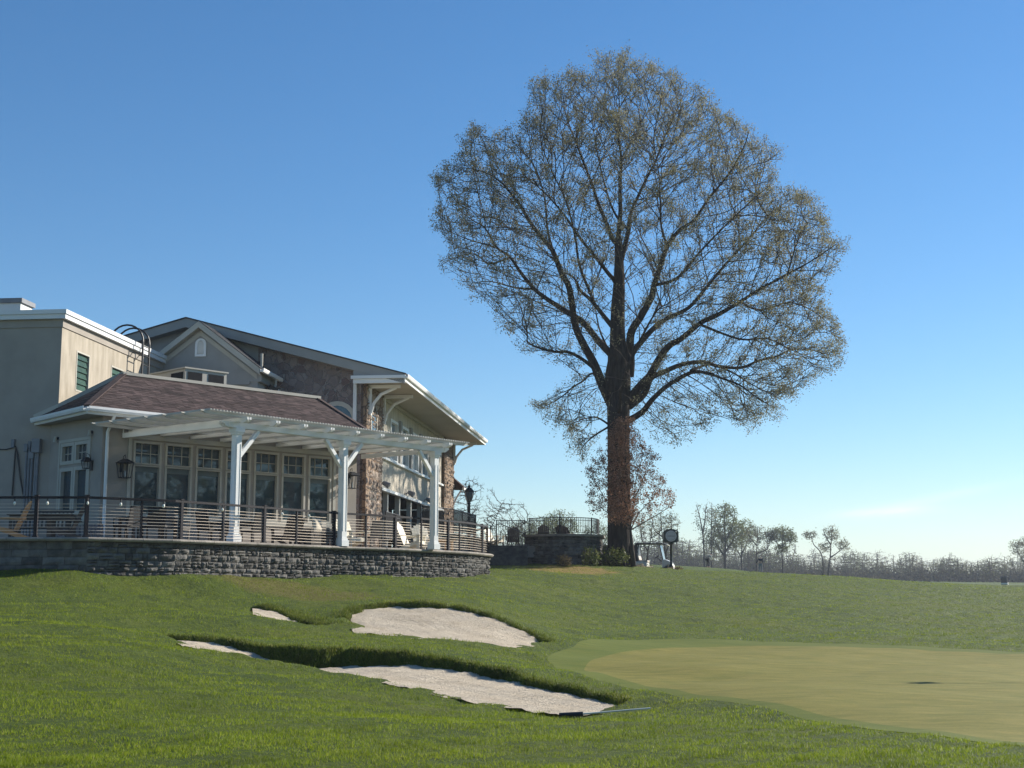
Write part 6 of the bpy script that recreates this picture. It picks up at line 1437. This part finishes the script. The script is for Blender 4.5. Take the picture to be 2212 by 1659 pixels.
def stand(px, py, Y):
    p = P(px, py, Y); return Vector((p.x, p.y, PATIO_Z))
DECK = {}
white_chair = adirondack(M_ivory); white_chair["label"] = "ivory slatted chair by the cables, back leaning, beside the outer pergola post"
def place(o, loc, rz): o.location = loc; o.rotation_euler = (0, 0, rz); return o
gA = "slatted garden chairs on the patio"
place(white_chair, stand(888, 1180, 47.6), R(75)); white_chair["group"] = gA
copy_thing(white_chair, stand(917, 1180, 49.0), R(30), 1, "ivory slatted chair mostly hidden behind the outer pergola post", gA)
copy_thing(white_chair, stand(757, 1180, 44.6), R(48), 1, "ivory slatted chair half hidden behind the middle pergola post", gA)
tanc = adirondack(M_tan); tanc["label"] = "tan wooden slatted chair at the very end of the railing, in shade"; tanc["group"] = gA; place(tanc, stand(20, 1150, 36.1), R(-80))
wc = adirondack(M_weather); wc["label"] = "grey weathered slatted chair between the corner post and the narrow end windows"; wc["group"] = gA; place(wc, stand(141, 1150, 36.9), R(-82))
wb = table(M_weather, 1.7, .8, .72); wb["label"] = "long weathered wooden table in the shade before the electrical boxes"; place(wb, stand(92, 1150, 37.3), R(3))
bn = bench(M_weather); bn["label"] = "dark slatted bench against the shaded wall behind the weathered table"; place(bn, stand(92, 1150, 39.0), R(2))
dc = dining_chair(M_wicker, M_wicker); gD = "dark dining chairs under the pergola"; dc["group"] = gD; dc["label"] = "dark dining chair before the first wide window, next to the corner post"; ang = math.atan2(sd.y, sd.x)
place(dc, stand(272, 1160, 37.9), ang + R(200))
dt = table(M_brown, 1.5, .9, .74); dt["label"] = "dark dining table under the first and second wide windows"; place(dt, stand(318, 1165, 39.2), ang)
copy_thing(dc, stand(330, 1165, 38.2), ang + R(165), 1, "dark dining chair with its back to the cables, before the dark dining table", gD)
copy_thing(dc, stand(452, 1168, 40.2), ang + R(100), 1, "dark dining chair just behind the first pergola post", gD)
dc2 = dining_chair(M_shadewood, M_shadewood); dc2["group"] = gD; dc2["label"] = "light tall-backed chair, darkened in colour for shade, behind the second heavy rail post"; place(dc2, stand(383, 1168, 39.2), ang + R(20))
copy_thing(dc, stand(545, 1170, 41.4), ang + R(190), 1, "dark dining chair with back to the cables between the first and middle pergola posts", gD)
dt2 = table(M_brown, 1.1, 1.0, .74); dt2["label"] = "square dark table beside the first pergola post"; place(dt2, stand(500, 1170, 41.7), ang)
arm = adirondack(M_brown); arm["label"] = "dark brown slatted armchair under the sixth wide window"; arm["group"] = gA; place(arm, stand(622, 1175, 42.6), ang + R(176))
sof = sofa(M_weather, M_wicker); sof["label"] = "low wooden sofa with dark seat pads below the last wide window"; place(sof, stand(690, 1175, 43.8), ang + R(8))
pl = pillow(M_cush); pl["label"] = "plump beige pillow propped on the low sofa"; q = stand(684, 1175, 43.3); pl.location = Vector((q.x, q.y, PATIO_Z + .72)); pl.rotation_euler = (R(-14), R(6), ang + R(20))
ct = table(M_brown, .6, .5, .42, "side_table"); ct["label"] = "low dark side table between the beige pillow and the middle pergola post"; place(ct, stand(716, 1178, 43.0), ang)
wk = dining_chair(M_wicker, M_wicker); wk["group"] = gD; wk["label"] = "black metal armchair facing away between the middle and outer pergola posts"; place(wk, stand(800, 1180, 46.0), ang + R(185))
sdt = table(M_tan, .9, .55, .5, "side_table"); sdt["label"] = "tan wooden side table to the far side of the outer pergola post"; place(sdt, stand(952, 1185, 49.5), ang + R(-8))

# ------------------------------------------------------------------ upper terraces, steps, fences, lamp
UTZ = CZ + 2.55
def fence(name, L, z_fn, h, label, group, gap=.115, post_every=1.9):
    o = empty(name, Vector((L[0].x, L[0].y, z_fn(0))), label, "fence", group); S = resample_line([Vector((p.x, p.y, 0)) for p in L], 1); L0 = [Vector((p.x, p.y, 0)) for p in L]; tot = S[-1]
    n = max(2, int(tot / .5)); top = [at_len(L0, S, tot * i / n) + UP * (z_fn(tot * i / n) + h) for i in range(n + 1)]
    k = MB(); k.tube(top, .022, 6); k.build("top_rail", M_black, o); k = MB(); k.tube([p - UP * .13 for p in top], .016, 6); k.build("middle_rail", M_black, o); k = MB(); k.tube([p - UP * (h - .09) for p in top], .016, 6); k.build("bottom_rail", M_black, o)
    m_ = max(1, round(tot / post_every))
    for i in range(m_ + 1): p = at_len(L0, S, tot * i / m_); z = z_fn(tot * i / m_); k = MB(); k.box(p + UP * (z + h / 2 + .02), (.05, .05, h + .04), (VX, VY, UP)); k.build("post", M_black, o)
    x = gap; q = 0
    while x < tot - .03 and q < 95: p = at_len(L0, S, x); z = z_fn(x); k = MB(); k.tube([p + UP * (z + .09), p + UP * (z + h)], .014, 5); k.build("baluster", M_black, o); x += max(gap, tot / 95); q += 1
    return o
gF = "black picket fences of the terraces"
# raised terrace beside the wing: block wall at the back of the patio
ut = empty("terrace_wall", wr(9, UTZ, 3), "low stone wall of the raised terrace behind the patio railing", "wall")
TA, TB_, TC = wr(6.2, 0, 1.2), Vector((P(1028, 1150, 68).x, 68.0, 0)), Vector((P(1060, 1150, 76).x, 76.0, 0))
LT = [wr(6.2, 0, .2), TA, Vector((TA.x * .5 + TB_.x * .5 + .2, TA.y * .5 + TB_.y * .5 - .8, 0)), TB_, TC]; mb = MB(); block_wall(mb, LT, UTZ - .1, lambda p: PATIO_Z - .3, 31, (.25, .6), (.18, .22), .03); mb.build("stone_face", M_block, ut)
k = MB(); inn = offset_line(LT, -.05)
for a, b in zip(inn, inn[1:]): k.quad(a + UP * (PATIO_Z - .6), b + UP * (PATIO_Z - .6), b + UP * (UTZ - .08), a + UP * (UTZ - .08))
k.add([p + UP * (UTZ - .09) for p in LT] + [TC - VX * 12 + UP * (UTZ - .09), wr(6.2, UTZ - .09, -1)], [tuple(range(len(LT) + 2))]); k.build("wall_core", M_joint, ut)
k = MB()
for a, b in zip(LT, LT[1:]): k.bar(a + UP * (UTZ - .04), b + UP * (UTZ - .04), .34, .09)
k.build("coping", M_cope, ut)
fence("picket_fence", [LT[1], LT[2], LT[3], LT[3] + Vector((-.2, 4, 0))], lambda s: UTZ, 1.07, "black picket fence of the raised terrace around the lamp post", gF)
dk0 = wr(.2, 0, .6); fence("picket_fence", [wr(-.3, 0, 1.0), wr(3.0, 0, 1.0), wr(3.0, 0, .3)], lambda s: PATIO_Z + .62, 1.07, "black picket fence before the arched door of the stone pier", gF)
# lamp post
LP = P(1013, 1150, 69); LP.z = UTZ - .09; lp = empty("lamp_post", LP, "black cast lamp post with a glazed acorn lantern beyond the patio end", "street lamp")
zt = P(1013, 1048, 69).z; H = zt - LP.z
k = MB(); k.lathe(LP, [(.17, 0), (.17, .12), (.12, .2), (.12, .5), (.085, .56), (.07, .7), (.062, H - .95), (.09, H - .93), (.09, H - .9), (.06, H - .86), (.11, H - .8)], 14); k.build("post", M_black, lp, smooth=True)
k = MB(); k.lathe(LP, [(.12, H - .79), (.2, H - .55), (.215, H - .42), (.21, H - .36)], 8); k.build("lantern_glass", M_lglass, lp)
k = MB()
for i in range(8):
    a = math.pi * 2 * i / 8; c_, s_ = math.cos(a), math.sin(a); k.tube([LP + Vector((c_ * .115, s_ * .115, H - .8)), LP + Vector((c_ * .2, s_ * .2, H - .55)), LP + Vector((c_ * .22, s_ * .22, H - .36))], .012, 5)
k.build("lantern_cage", M_black, lp)
k = MB(); k.lathe(LP, [(.25, H - .36), (.26, H - .32), (.17, H - .2), (.07, H - .12), (.05, H - .08), (.075, H - .04), (.03, H), (.008, H + .16)], 14); k.build("cap", M_black, lp, smooth=True)
# stone steps and landing
SX0, SX1 = P(1056, 1180, 71).x, P(1140, 1180, 71).x; SZ0, SZ1 = CZ + 1.3, P(1100, 1179, 73).z
stp = empty("stone_steps", Vector((SX0, 71, SZ0)), "flight of dark stone steps between the patio wall and the round terrace", "steps")
ns = 6
for i in range(ns):
    k = MB(); h = (SZ1 - SZ0) / ns; z = SZ0 + h * i; k.box(Vector(((SX0 + SX1) / 2, 70.6 + .4 * i + 1.2, z + h / 2 - .3)), (SX1 - SX0, 2.4, h + .6), (VX, VY, UP)); k.box(Vector(((SX0 + SX1) / 2, 70.6 + .4 * i + .19, z + h - .03 + .02)), (SX1 - SX0 + .04, .46, .06), (VX, VY, UP)); k.build("step", M_block, stp)
k = MB(); k.box(Vector(((SX0 + SX1) / 2 - .4, 77.5, SZ1 - .3)), (SX1 - SX0 + 2.8, 9, .6), (VX, VY, UP)); k.build("landing", M_paver, stp)
LZ = SZ1
fence("picket_fence", [Vector((SX0 + .05, 73.4, 0)), Vector((P(1072, 1150, 73.4).x, 73.4, 0))], lambda s: LZ, 1.05, "short black picket fence at the top of the steps, the lower piece", gF)
fence("picket_fence", [Vector((P(1072.5, 1150, 73.3).x, 73.3, 0)), Vector((P(1134, 1150, 73.3).x, 73.3, 0))], lambda s: LZ, 1.33, "tall black picket fence at the head of the steps before two slatted chairs", gF)
hr = empty("handrail", Vector((SX0, 71, SZ0)), "sloping black handrail across the steps", "handrail"); k = MB(); k.tube([Vector((P(1072, 1133, 73).x, 73.1, P(1072, 1133, 73).z)), Vector((P(1082, 1132, 73).x, 72.9, P(1082, 1132, 73).z)), Vector((P(1134, 1153, 71).x, 71.2, P(1134, 1153, 71).z))], .024, 6); k.build("grip", M_black, hr)
k = MB(); q = Vector((P(1134, 1153, 71).x, 71.2, 0)); k.tube([q + UP * P(1134, 1153, 71).z, q + UP * P(1134, 1181, 71).z], .02, 6); k.build("post", M_black, hr)
# round terrace wall
RTZ = P(1150, 1155, 73).z
LR = spline([Vector((P(1134, 1180, 73.6).x, 73.6, 0)), Vector((P(1175, 1180, 72.6).x, 72.6, 0)), Vector((P(1225, 1180, 72.3).x, 72.3, 0)), Vector((P(1270, 1180, 72.8).x, 72.8, 0)), Vector((P(1293, 1180, 73.8).x, 73.8, 0)), Vector((P(1299, 1180, 75.2).x, 75.2, 0)), Vector((P(1296, 1180, 77.5).x, 77.5, 0))], 5)
rw = empty("terrace_wall", Vector((LR[8].x, LR[8].y, CZ + 1.3)), "tall rounded terrace wall of grey split stone beside the huge trunk", "wall")
mb = MB(); block_wall(mb, LR, RTZ - .1, lambda p: gz(p.x, p.y) - .1, 41, (.2, .5), (.14, .24), .06); mb.build("stone_face", M_block, rw)
k = MB(); inn = offset_line(LR, -.06)
for a, b in zip(inn, inn[1:]): k.quad(a + UP * (CZ + .8), b + UP * (CZ + .8), b + UP * (RTZ - .06), a + UP * (RTZ - .06))
k.add([p + UP * (RTZ - .42) for p in LR] + [Vector((LR[0].x, 79, RTZ - .42))], [tuple(range(len(LR) + 1))]); k.build("wall_core", M_joint, rw)
k = MB(); Lo = offset_line(LR, .02)
for a, b in zip(Lo, Lo[1:]): k.bar(a + UP * (RTZ - .045), b + UP * (RTZ - .045) + (b - a) * .04, .36, .11)
k.build("coping", M_cope, rw)
fence("picket_fence", offset_line(LR, -.12)[1:-1], lambda s: RTZ + .01, .86, "black picket fence curving along the top of the round terrace wall", gF)
pr = empty("stone_pier", Vector((P(1311, 1190, 77).x, 77, CZ + 1.3)), "short stone pier with coping tucked against the huge trunk", "pier"); q = Vector((P(1309, 1190, 76.6).x, 76.6, 0)); zt2 = P(1309, 1177, 76.6).z
mb = MB(); block_wall(mb, [q + Vector((-.45, .0, 0)), q + Vector((.3, 0, 0)), q + Vector((.3, .6, 0))], zt2 - .1, lambda p: CZ + 1.2, 51, (.18, .36), (.14, .22), .04); mb.build("stone_face", M_block, pr)
k = MB(); k.box(q + Vector((-.08, .32, (zt2 + CZ + 1) / 2 - .06)), (.7, .56, zt2 - CZ - 1 - .12), (VX, VY, UP)); k.build("wall_core", M_joint, pr); k = MB(); k.box(q + Vector((-.06, .28, zt2 - .045)), (.88, .8, .1), (VX, VY, UP)); k.build("coping", M_cope, pr, bevel=.03)
# chairs on the terraces
def up_chair(px, Y, z, rz, lab, proto=None): 
    p = P(px, 1150, Y); return copy_thing(proto or arm, Vector((p.x, Y, z)), rz, 1, lab, "slatted chairs on the terraces")
up_chair(1068, 74.6, LZ, R(60), "ivory-edged slatted chair at the head of the steps, side-on", white_chair); up_chair(1109, 74.6, LZ, R(184), "brown slatted chair seen from behind at the head of the steps")
up_chair(1174, 75.4, RTZ - .42, R(178), "brown slatted chair on the round terrace, near its inner end, seen from behind"); up_chair(1219, 75.2, RTZ - .42, R(150), "brown slatted chair in the middle of the round terrace"); up_chair(1238, 76.4, RTZ - .42, R(110), "dark slatted chair turned sideways near the curve of the round terrace")
stb = copy_thing(ct, Vector((P(1256, 1150, 75.5).x, 75.5, RTZ - .3)), .3, 1, "low side table on the round terrace by the sideways chair")
# ------------------------------------------------------------------ shrubs, mulch, cart, clock
MBD = [(1338,1226,76),(1366,1229,77.5),(1400,1234,79),(1440,1236,80),(1466,1232,81),(1470,1226,83),(1440,1222,88),(1400,1221,88),(1350,1219,82)]
M_mulch = pmat("bark mulch", (0.035, 0.025, 0.022), (0.07, 0.05, 0.042), scale=6, rough=1, bmp=.9, bscale=25, bdist=.04, spec=.05)
poly = smooth_poly(plan(MBD), 4); c_ = poly.mean(0); q = np.concatenate([c_ + (poly - c_) * r for r in (1, .85, .5, .02)]); zq = ground_z(q) + np.repeat([.0, .08, .14, .16], len(poly)); n = len(poly)
np_mesh("mulch_bed", np.stack([q[:, 0], q[:, 1], zq], 1), [(k * n + i, k * n + (i + 1) % n, (k + 1) * n + (i + 1) % n, (k + 1) * n + i) for k in range(3) for i in range(n)], M_mulch, smooth=True)["kind"] = "structure"
def on_ground(px, Y, lift=0.0):
    p = P(px, 1222, Y); return Vector((p.x, Y, gz(p.x, Y) + lift))
shrub("shrub", on_ground(1325, 73.2), .85, .95, 1500, .11, "rounded green shrub at the foot of the huge trunk, biggest of the shrubs", M_shrub, 61)
shrub("shrub", on_ground(1276, 71.4), .5, 1.0, 700, .1, "upright green shrub against the sunlit end of the round terrace wall", M_shrub, 62)
shrub("shrub", on_ground(1218, 71.2), .42, .55, 500, .1, "small straw-coloured shrub before the shaded round terrace wall", M_straw := pmat("straw leaf", (0.16, 0.12, 0.05), (0.24, 0.18, 0.08), scale=2, rough=.7, tint=.4, trans=.2), 63)
shrub("flowering_plant", on_ground(1384, 82), .42, .45, 360, .1, "low plant with pale blooms in the mulch beside the cart's rear", M_flw := pmat("pale bloom", (0.12, 0.13, 0.05), (0.55, 0.42, 0.3), scale=7, rough=.7, tint=.3, trans=.3), 64)
shrub("flowering_plant", on_ground(1400, 82.5), .4, .35, 300, .1, "low plant with pale blooms in the mulch below the cart's seat", M_flw, 65)
shrub("shrub", on_ground(1458, 82), .5, .4, 420, .1, "low straw-coloured clump at the tip of the mulch bed by the clock", M_straw, 66)
# golf cart, side on, nose to the right
def golf_cart(name, label):
    """nose towards +X, base at the origin; side faces -Y"""
    t = empty(name, (0, 0, 0), label, "golf cart"); S = lambda pts_, y0, y1: ([Vector((x, y0, z)) for x, z in pts_], Vector((0, y1 - y0, 0)))
    k = MB(); k.prism(*S([(-1.2, .48), (-1.16, .74), (-.5, .72), (-.38, .66), (-.36, .38), (-.62, .34), (-.7, .5), (-.95, .52), (-1.05, .38)], -.56, .56)); k.build("rear_body", M_cartw, t, bevel=.03)
    k = MB(); k.prism(*S([(.55, .34), (.56, .78), (.72, .86), (1.02, .74), (1.2, .52), (1.2, .38), (1.1, .5), (.86, .52), (.72, .36)], -.54, .54)); k.build("front_cowl", M_cartw, t, bevel=.03)
    k = MB(); k.box(Vector((.08, 0, .31)), (1.3, 1.04, .07), (VX, VY, UP)); k.build("floor_pan", M_black, t)
    k = MB(); k.box(Vector((-.62, 0, .74)), (.55, 1.02, .14), (VX, VY, UP)); k.build("seat", M_cartseat, t, bevel=.03); k = MB(); d = Vector((-.25, 0, .97)).normalized(); k.box(Vector((-.86, 0, .80)) + d * .25, (.1, 1.0, .46), (VY.cross(d), VY, d)); k.build("backrest", M_cartseat, t, bevel=.03)
    k = MB(); k.prism(*S([(-1.15, 1.80), (-1.05, 1.86), (.62, 1.83), (.86, 1.74), (.84, 1.70), (.6, 1.77), (-1.12, 1.76)], -.56, .56)); k.build("roof", M_black, t, bevel=.01)
    k = MB(); k.box(Vector((.80, 0, 1.755)), (.24, 1.0, .04), ((VX - UP * .3).normalized(), VY, (UP + VX * .3).normalized())); k.build("roof_visor", M_cartw, t)
    for s in (-1, 1):
        for pts_ in ([(.62, .84), (.42, 1.72)], [(-.92, .74), (-1.0, 1.22), (-.84, 1.78)]): k = MB(); k.tube([Vector((x, s * .5, z)) for x, z in pts_], .028, 6); k.build("roof_strut", M_black, t)
    k = MB(); k.quad(Vector((.64, -.48, .84)), Vector((.64, .48, .84)), Vector((.45, .48, 1.7)), Vector((.45, -.48, 1.7))); k.build("windshield", M_lglass, t)
    k = MB(); k.box(Vector((-1.08, 0, 1.24)), (.36, .96, 1.0), ((VX + UP * .12).normalized(), VY, (UP - VX * .12).normalized())); k.build("bag_cover", M_black, t)
    k = MB(); c = Vector((.2, -.24, 1.0)); ax_ = Vector((-.6, 0, .8)); u = VY; v = ax_.cross(u); k.tube([c + (u * math.cos(a) + v * math.sin(a)) * .17 for a in [2 * math.pi * i / 14 for i in range(15)]], .016, 6); k.tube([c, Vector((.56, -.24, .66))], .02, 6); k.build("steering_wheel", M_black, t)
    for x in (-.82, .84):
        for s in (-1, 1):
            c = Vector((x, s * .48, .235)); w_ = empty_part = None; k = MB(); k.lathe(c - VY * .09, [(.12, 0), (.215, .01), (.235, .05), (.235, .13), (.215, .17), (.12, .18)], 18, axis=(VX, UP * -1, VY)); wo_ = k.build("wheel", M_black, t, smooth=True)
            k = MB(); k.lathe(c - VY * .095, [(.03, -.005), (.12, .01), (.12, .18), (.03, .195)], 14, axis=(VX, UP * -1, VY)); k.build("hub", M_cap, wo_)
    for s in (-1, 1): k = MB(); k.box(Vector((1.16, s * .36, .56)), (.06, .16, .09), (VX, VY, UP)); k.build("headlight", M_lglass, t)
    return t
M_cartw = pmat("cream cart paint", (0.62, 0.60, 0.54), (0.68, 0.66, 0.60), rough=.3, spec=.5); M_cartseat = pmat("beige vinyl", (0.45, 0.40, 0.34), (0.52, 0.46, 0.39), rough=.5, spec=.35)
cart = golf_cart("golf_cart", "cream golf cart with black roof standing behind the mulch bed beside the huge trunk"); place(cart, on_ground(1413, 85.5), R(-14)); cart.location.z = P(1410, 1173, 85.5).z - 1.86; cart["group"] = "golf carts"
fc = copy_thing(cart, Vector((P(2171, 1262, 250).x, 250, 0)), R(65), 1.0, "tiny golf cart out on the far fairway near the picture edge", "golf carts"); fc.location.z = P(2171, 1268, 250).z
# post clock
M_dial = pmat("clock dial", (0.50, 0.50, 0.53), (0.55, 0.55, 0.58), rough=.4, spec=.4)
ck = on_ground(1450, 84.0); ck.z -= .05; clock = empty("post_clock", ck, "dark green four-dial post clock on a slim column beside the golf cart", "clock")
cz0 = P(1450, 1173, 84).z; cz1 = P(1450, 1143.5, 84).z; cc = (cz0 + cz1) / 2; hs_ = (cz1 - cz0) / 2
M_grn = pmat("dark green paint", (0.010, 0.022, 0.018), (0.016, 0.03, 0.024), rough=.35, spec=.5)
k = MB(); k.lathe(ck, [(.26, 0), (.26, .14), (.2, .2), (.2, .5), (.12, .58), (.085, .66), (.07, cz0 - ck.z - .12), (.12, cz0 - ck.z - .08), (.2, cz0 - ck.z)], 14); k.build("column", M_grn, clock, smooth=True)
k = MB(); pr_ = [(-.5, -.36), (-.36, -.46), (0, -.52), (.36, -.46), (.5, -.36), (.5, .34), (.38, .44), (.2, .52), (0, .55), (-.2, .52), (-.38, .44), (-.5, .34)]; cy = Vector((ck.x, ck.y, cc)); ca = R(-3); cxv = Vector((math.cos(ca), math.sin(ca), 0)); cyv = Vector((-math.sin(ca), math.cos(ca), 0))
k.prism([cy + cxv * x * .92 - cyv * .22 + UP * z * .8 for x, z in pr_], cyv * .44); k.build("case", M_grn, clock, bevel=.02)
for s in (-1, 1): k = MB(); k.tube([cy + cxv * s * .4 + UP * .32, cy + cxv * s * .4 + UP * .47], [.035, .008], 6); k.build("finial", M_grn, clock)
k = MB(); k.lathe(cy - cyv * .222, [(.33, 0), (.33, .012), (.3, .02)], 28, axis=(cxv, UP, -cyv)); fd = k.build("dial", M_dial, clock)
k = MB()
for i in range(12):
    a = math.pi * 2 * i / 12; d = cxv * math.sin(a) + UP * math.cos(a); s_ = d.cross(cyv); k.box(cy - cyv * .246 + d * .245, (.018, .055, .004), (s_, d, cyv))
k.build("hour_mark", M_black, fd)
k = MB(); k.box(cy - cyv * .25 - cxv * .1, (.2, .03, .004), (cxv, UP, cyv)); k.build("hour_hand", M_black, fd); k = MB(); k.box(cy - cyv * .254 + cxv * .12 - UP * .003, (.26, .022, .004), (cxv, UP, cyv)); k.build("minute_hand", M_black, fd)
k = MB(); k.lathe(cy + cxv * .30 - cyv * .23 + UP * .26, [(.03, 0), (.05, .02), (.05, .06), (.02, .09)], 10, axis=(cxv, UP, -cyv)); k.build("case_lamp", M_bulb, clock)

# ------------------------------------------------------------------ golfers on the far mound
M_skin = pmat("skin", (0.36, 0.22, 0.16), (0.40, 0.25, 0.18), rough=.6); M_navy = pmat("navy cloth", (0.02, 0.025, 0.04), (0.03, 0.035, 0.05), rough=.9); M_ltcl = pmat("white cloth", (0.62, 0.61, 0.57), (0.68, 0.67, 0.63), rough=.9); M_grycl = pmat("grey cloth", (0.16, 0.17, 0.19), (0.2, 0.21, 0.23), rough=.9); M_dkcl = pmat("dark cloth", (0.02, 0.022, 0.024), (0.03, 0.03, 0.034), rough=.9)
def person(loc, rz, label, J, top_m, leg_m, hat_m):
    """J: joints of the pose in metres; the body is one skinned surface"""
    t = empty("person", loc, label, "person")
    names = ["hip", "waist", "chest", "neck", "headb", "head", "hlf", "knl", "ankl", "toel", "hrf", "knr", "ankr", "toer", "shl", "ell", "wrl", "hal", "shr", "elr", "wrr", "har"]
    edges = [("hip", "waist"), ("waist", "chest"), ("chest", "neck"), ("neck", "headb"), ("headb", "head"), ("hip", "hlf"), ("hlf", "knl"), ("knl", "ankl"), ("ankl", "toel"), ("hip", "hrf"), ("hrf", "knr"), ("knr", "ankr"), ("ankr", "toer"), ("chest", "shl"), ("shl", "ell"), ("ell", "wrl"), ("wrl", "hal"), ("chest", "shr"), ("shr", "elr"), ("elr", "wrr"), ("wrr", "har")]
    rad = dict(hip=.15, waist=.14, chest=.16, neck=.06, headb=.085, head=.10, hlf=.095, knl=.06, ankl=.045, toel=.04, hrf=.095, knr=.06, ankr=.045, toer=.04, shl=.065, ell=.045, wrl=.032, hal=.035, shr=.065, elr=.045, wrr=.032, har=.035)
    def skin(nm, m, keep, grow=0.0):
        use = [n for n in names if n in keep]; ix = {n: i for i, n in enumerate(use)}; me = bpy.data.meshes.new(nm); me.from_pydata([J[n] for n in use], [(ix[a], ix[b]) for a, b in edges if a in ix and b in ix], []); me.materials.append(m); o = link(nm, me, t)
        sk_ = o.modifiers.new("skin", "SKIN"); 
        for i, n in enumerate(use): r = rad[n] + grow; me.skin_vertices[0].data[i].radius = (r, r)
        me.skin_vertices[0].data[0].use_root = True; sb_ = o.modifiers.new("smooth", "SUBSURF"); sb_.levels = 1; sb_.render_levels = 2; return o
    skin("body", M_skin, set(names)); skin("shirt", top_m, {"waist", "chest", "shl", "ell", "wrl", "shr", "elr", "wrr"}, .014); skin("trousers", leg_m, {"hip", "hlf", "knl", "ankl", "hrf", "knr", "ankr"}, .016)
    h = Vector(J["head"]); k = MB(); k.lathe(h, [(.115, -.01), (.112, .06), (.07, .115), (.01, .13)], 12); k.box(h + Vector((0, -.13, .0)), (.16, .12, .015), (VX, VY, UP)); k.build("cap", hat_m, t, smooth=True)
    t.location = loc; t.rotation_euler = (0, 0, rz); return t
JB = dict(hip=(0, .12, .92), waist=(0, .05, 1.08), chest=(0, -.22, 1.26), neck=(0, -.36, 1.31), headb=(0, -.44, 1.32), head=(0, -.50, 1.35), hlf=(.1, .1, .86), knl=(.14, .0, .48), ankl=(.15, .06, .08), toel=(.17, -.12, .04), hrf=(-.1, .1, .86), knr=(-.14, .0, .48), ankr=(-.15, .06, .08), toer=(-.17, -.12, .04), shl=(.19, -.25, 1.24), ell=(.17, -.34, .98), wrl=(.03, -.42, .78), hal=(.0, -.43, .72), shr=(-.19, -.25, 1.24), elr=(-.17, -.34, .98), wrr=(-.03, -.42, .78), har=(.0, -.43, .70))
JS = dict(hip=(0, 0, .94), waist=(0, .0, 1.12), chest=(0, .0, 1.34), neck=(0, -.01, 1.5), headb=(0, -.02, 1.57), head=(0, -.03, 1.65), hlf=(.1, 0, .87), knl=(.12, -.02, .49), ankl=(.13, .02, .08), toel=(.15, -.16, .04), hrf=(-.1, 0, .87), knr=(-.12, -.02, .49), ankr=(-.13, .02, .08), toer=(-.15, -.16, .04), shl=(.2, 0, 1.42), ell=(.33, -.03, 1.16), wrl=(.42, -.12, .95), hal=(.45, -.16, .88), shr=(-.2, 0, 1.42), elr=(-.25, .0, 1.14), wrr=(-.2, -.16, .95), har=(-.18, -.2, .9))
def on_crest(px):
    """the spot along a bearing where the mound stands highest against the sky"""
    c = [Vector((P(px, 1230, Y).x, Y, gz(P(px, 1230, Y).x, Y))) for Y in range(112, 160, 3)]; return min(c, key=lambda q: proj(q)[1] - .04 * q.y)
p = on_crest(1530); person(p, R(120), "bending golfer in white top and dark trousers on the far mound", JB, M_ltcl, M_dkcl, M_ltcl)
p = on_crest(1643); person(p, R(170), "standing golfer in dark top and grey trousers on the slope of the far mound", JS, M_navy, M_grycl, M_navy)

# ------------------------------------------------------------------ bunker rake, flagstick
rk0, rk1 = P(1258, 1545, 20.65), P(1405, 1543, 20.9); rr = empty("bunker_rake", rk0, "long-handled rake with dark head lying at the edge of the lower sand", "rake")
for q in (rk0, rk1): q.z = gz(q.x, q.y) + .055
d = (rk1 - rk0).normalized(); k = MB(); k.tube([rk0, rk0 + d * .12, rk1], [.015, .012, .012], 8); k.build("handle", pmat("fibre handle", (0.66, 0.64, 0.56), (0.72, 0.70, 0.62), rough=.5), rr)
k = MB(); hd = rk0 - d * .02; ax2 = (d * .93 + Vector((-.1, -.35, 0))).normalized(); k.tube([hd - ax2 * .32 + UP * .01, hd + ax2 * .03], [.025, .034], 8)
for i in range(9): a = hd - ax2 * (.3 - i * .036); k.tube([a, a + Vector((.02, -.05, -.045))], .006, 5)
k.build("rake_head", M_black, rr)
fb_ = Vector((0, 0, 0)); tip = PZ(1965, 1486, -1.70); hsh = SUN.z / math.hypot(SUN.x, SUN.y); Lsh = 2.15 / hsh; fx = tip + Vector((SUN.x, SUN.y, 0)).normalized() * Lsh; fx.z = gz(fx.x, fx.y) + .06
fl = empty("flagstick", fx, "slim flagstick with a small flag standing on the putting green", "flag"); k = MB(); k.tube([fx - UP * .1, fx + UP * 2.15], .02, 8); k.build("pole", M_white, fl)
k = MB(); wv = [(0, 0), (.1, .03), (.2, -.02), (.3, .03), (.4, 0)]; fdv = Vector((-.62, .78, 0)); fn = Vector((fdv.y, -fdv.x, 0))
for (a, wa), (b, wb_) in zip(wv, wv[1:]): k.quad(fx + UP * 1.8 + fdv * a + fn * wa, fx + UP * 1.8 + fdv * b + fn * wb_, fx + UP * 2.13 + fdv * b + fn * wb_, fx + UP * 2.13 + fdv * a + fn * wa)
k.build("flag_cloth", M_ltcl, fl)

# ------------------------------------------------------------------ the air itself: pale morning haze
m = bpy.data.materials.new("haze air"); m.use_nodes = True; nt = m.node_tree; nt.nodes.clear(); out = nt.nodes.new("ShaderNodeOutputMaterial")
pv = nt.nodes.new("ShaderNodeVolumePrincipled"); pv.inputs["Color"].default_value = (0.80, 0.88, 1.0, 1); pv.inputs["Density"].default_value = 0.0003; pv.inputs["Anisotropy"].default_value = 0.1
nt.links.new(pv.outputs[0], out.inputs["Volume"])
k = MB(); k.box(Vector((0, 1200, 21)), (2000, 2820, 64), (Vector((1, 0, 0)), Vector((0, 1, 0)), Vector((0, 0, 1)))); hz = k.build("haze", m); tag(hz, kind="stuff")
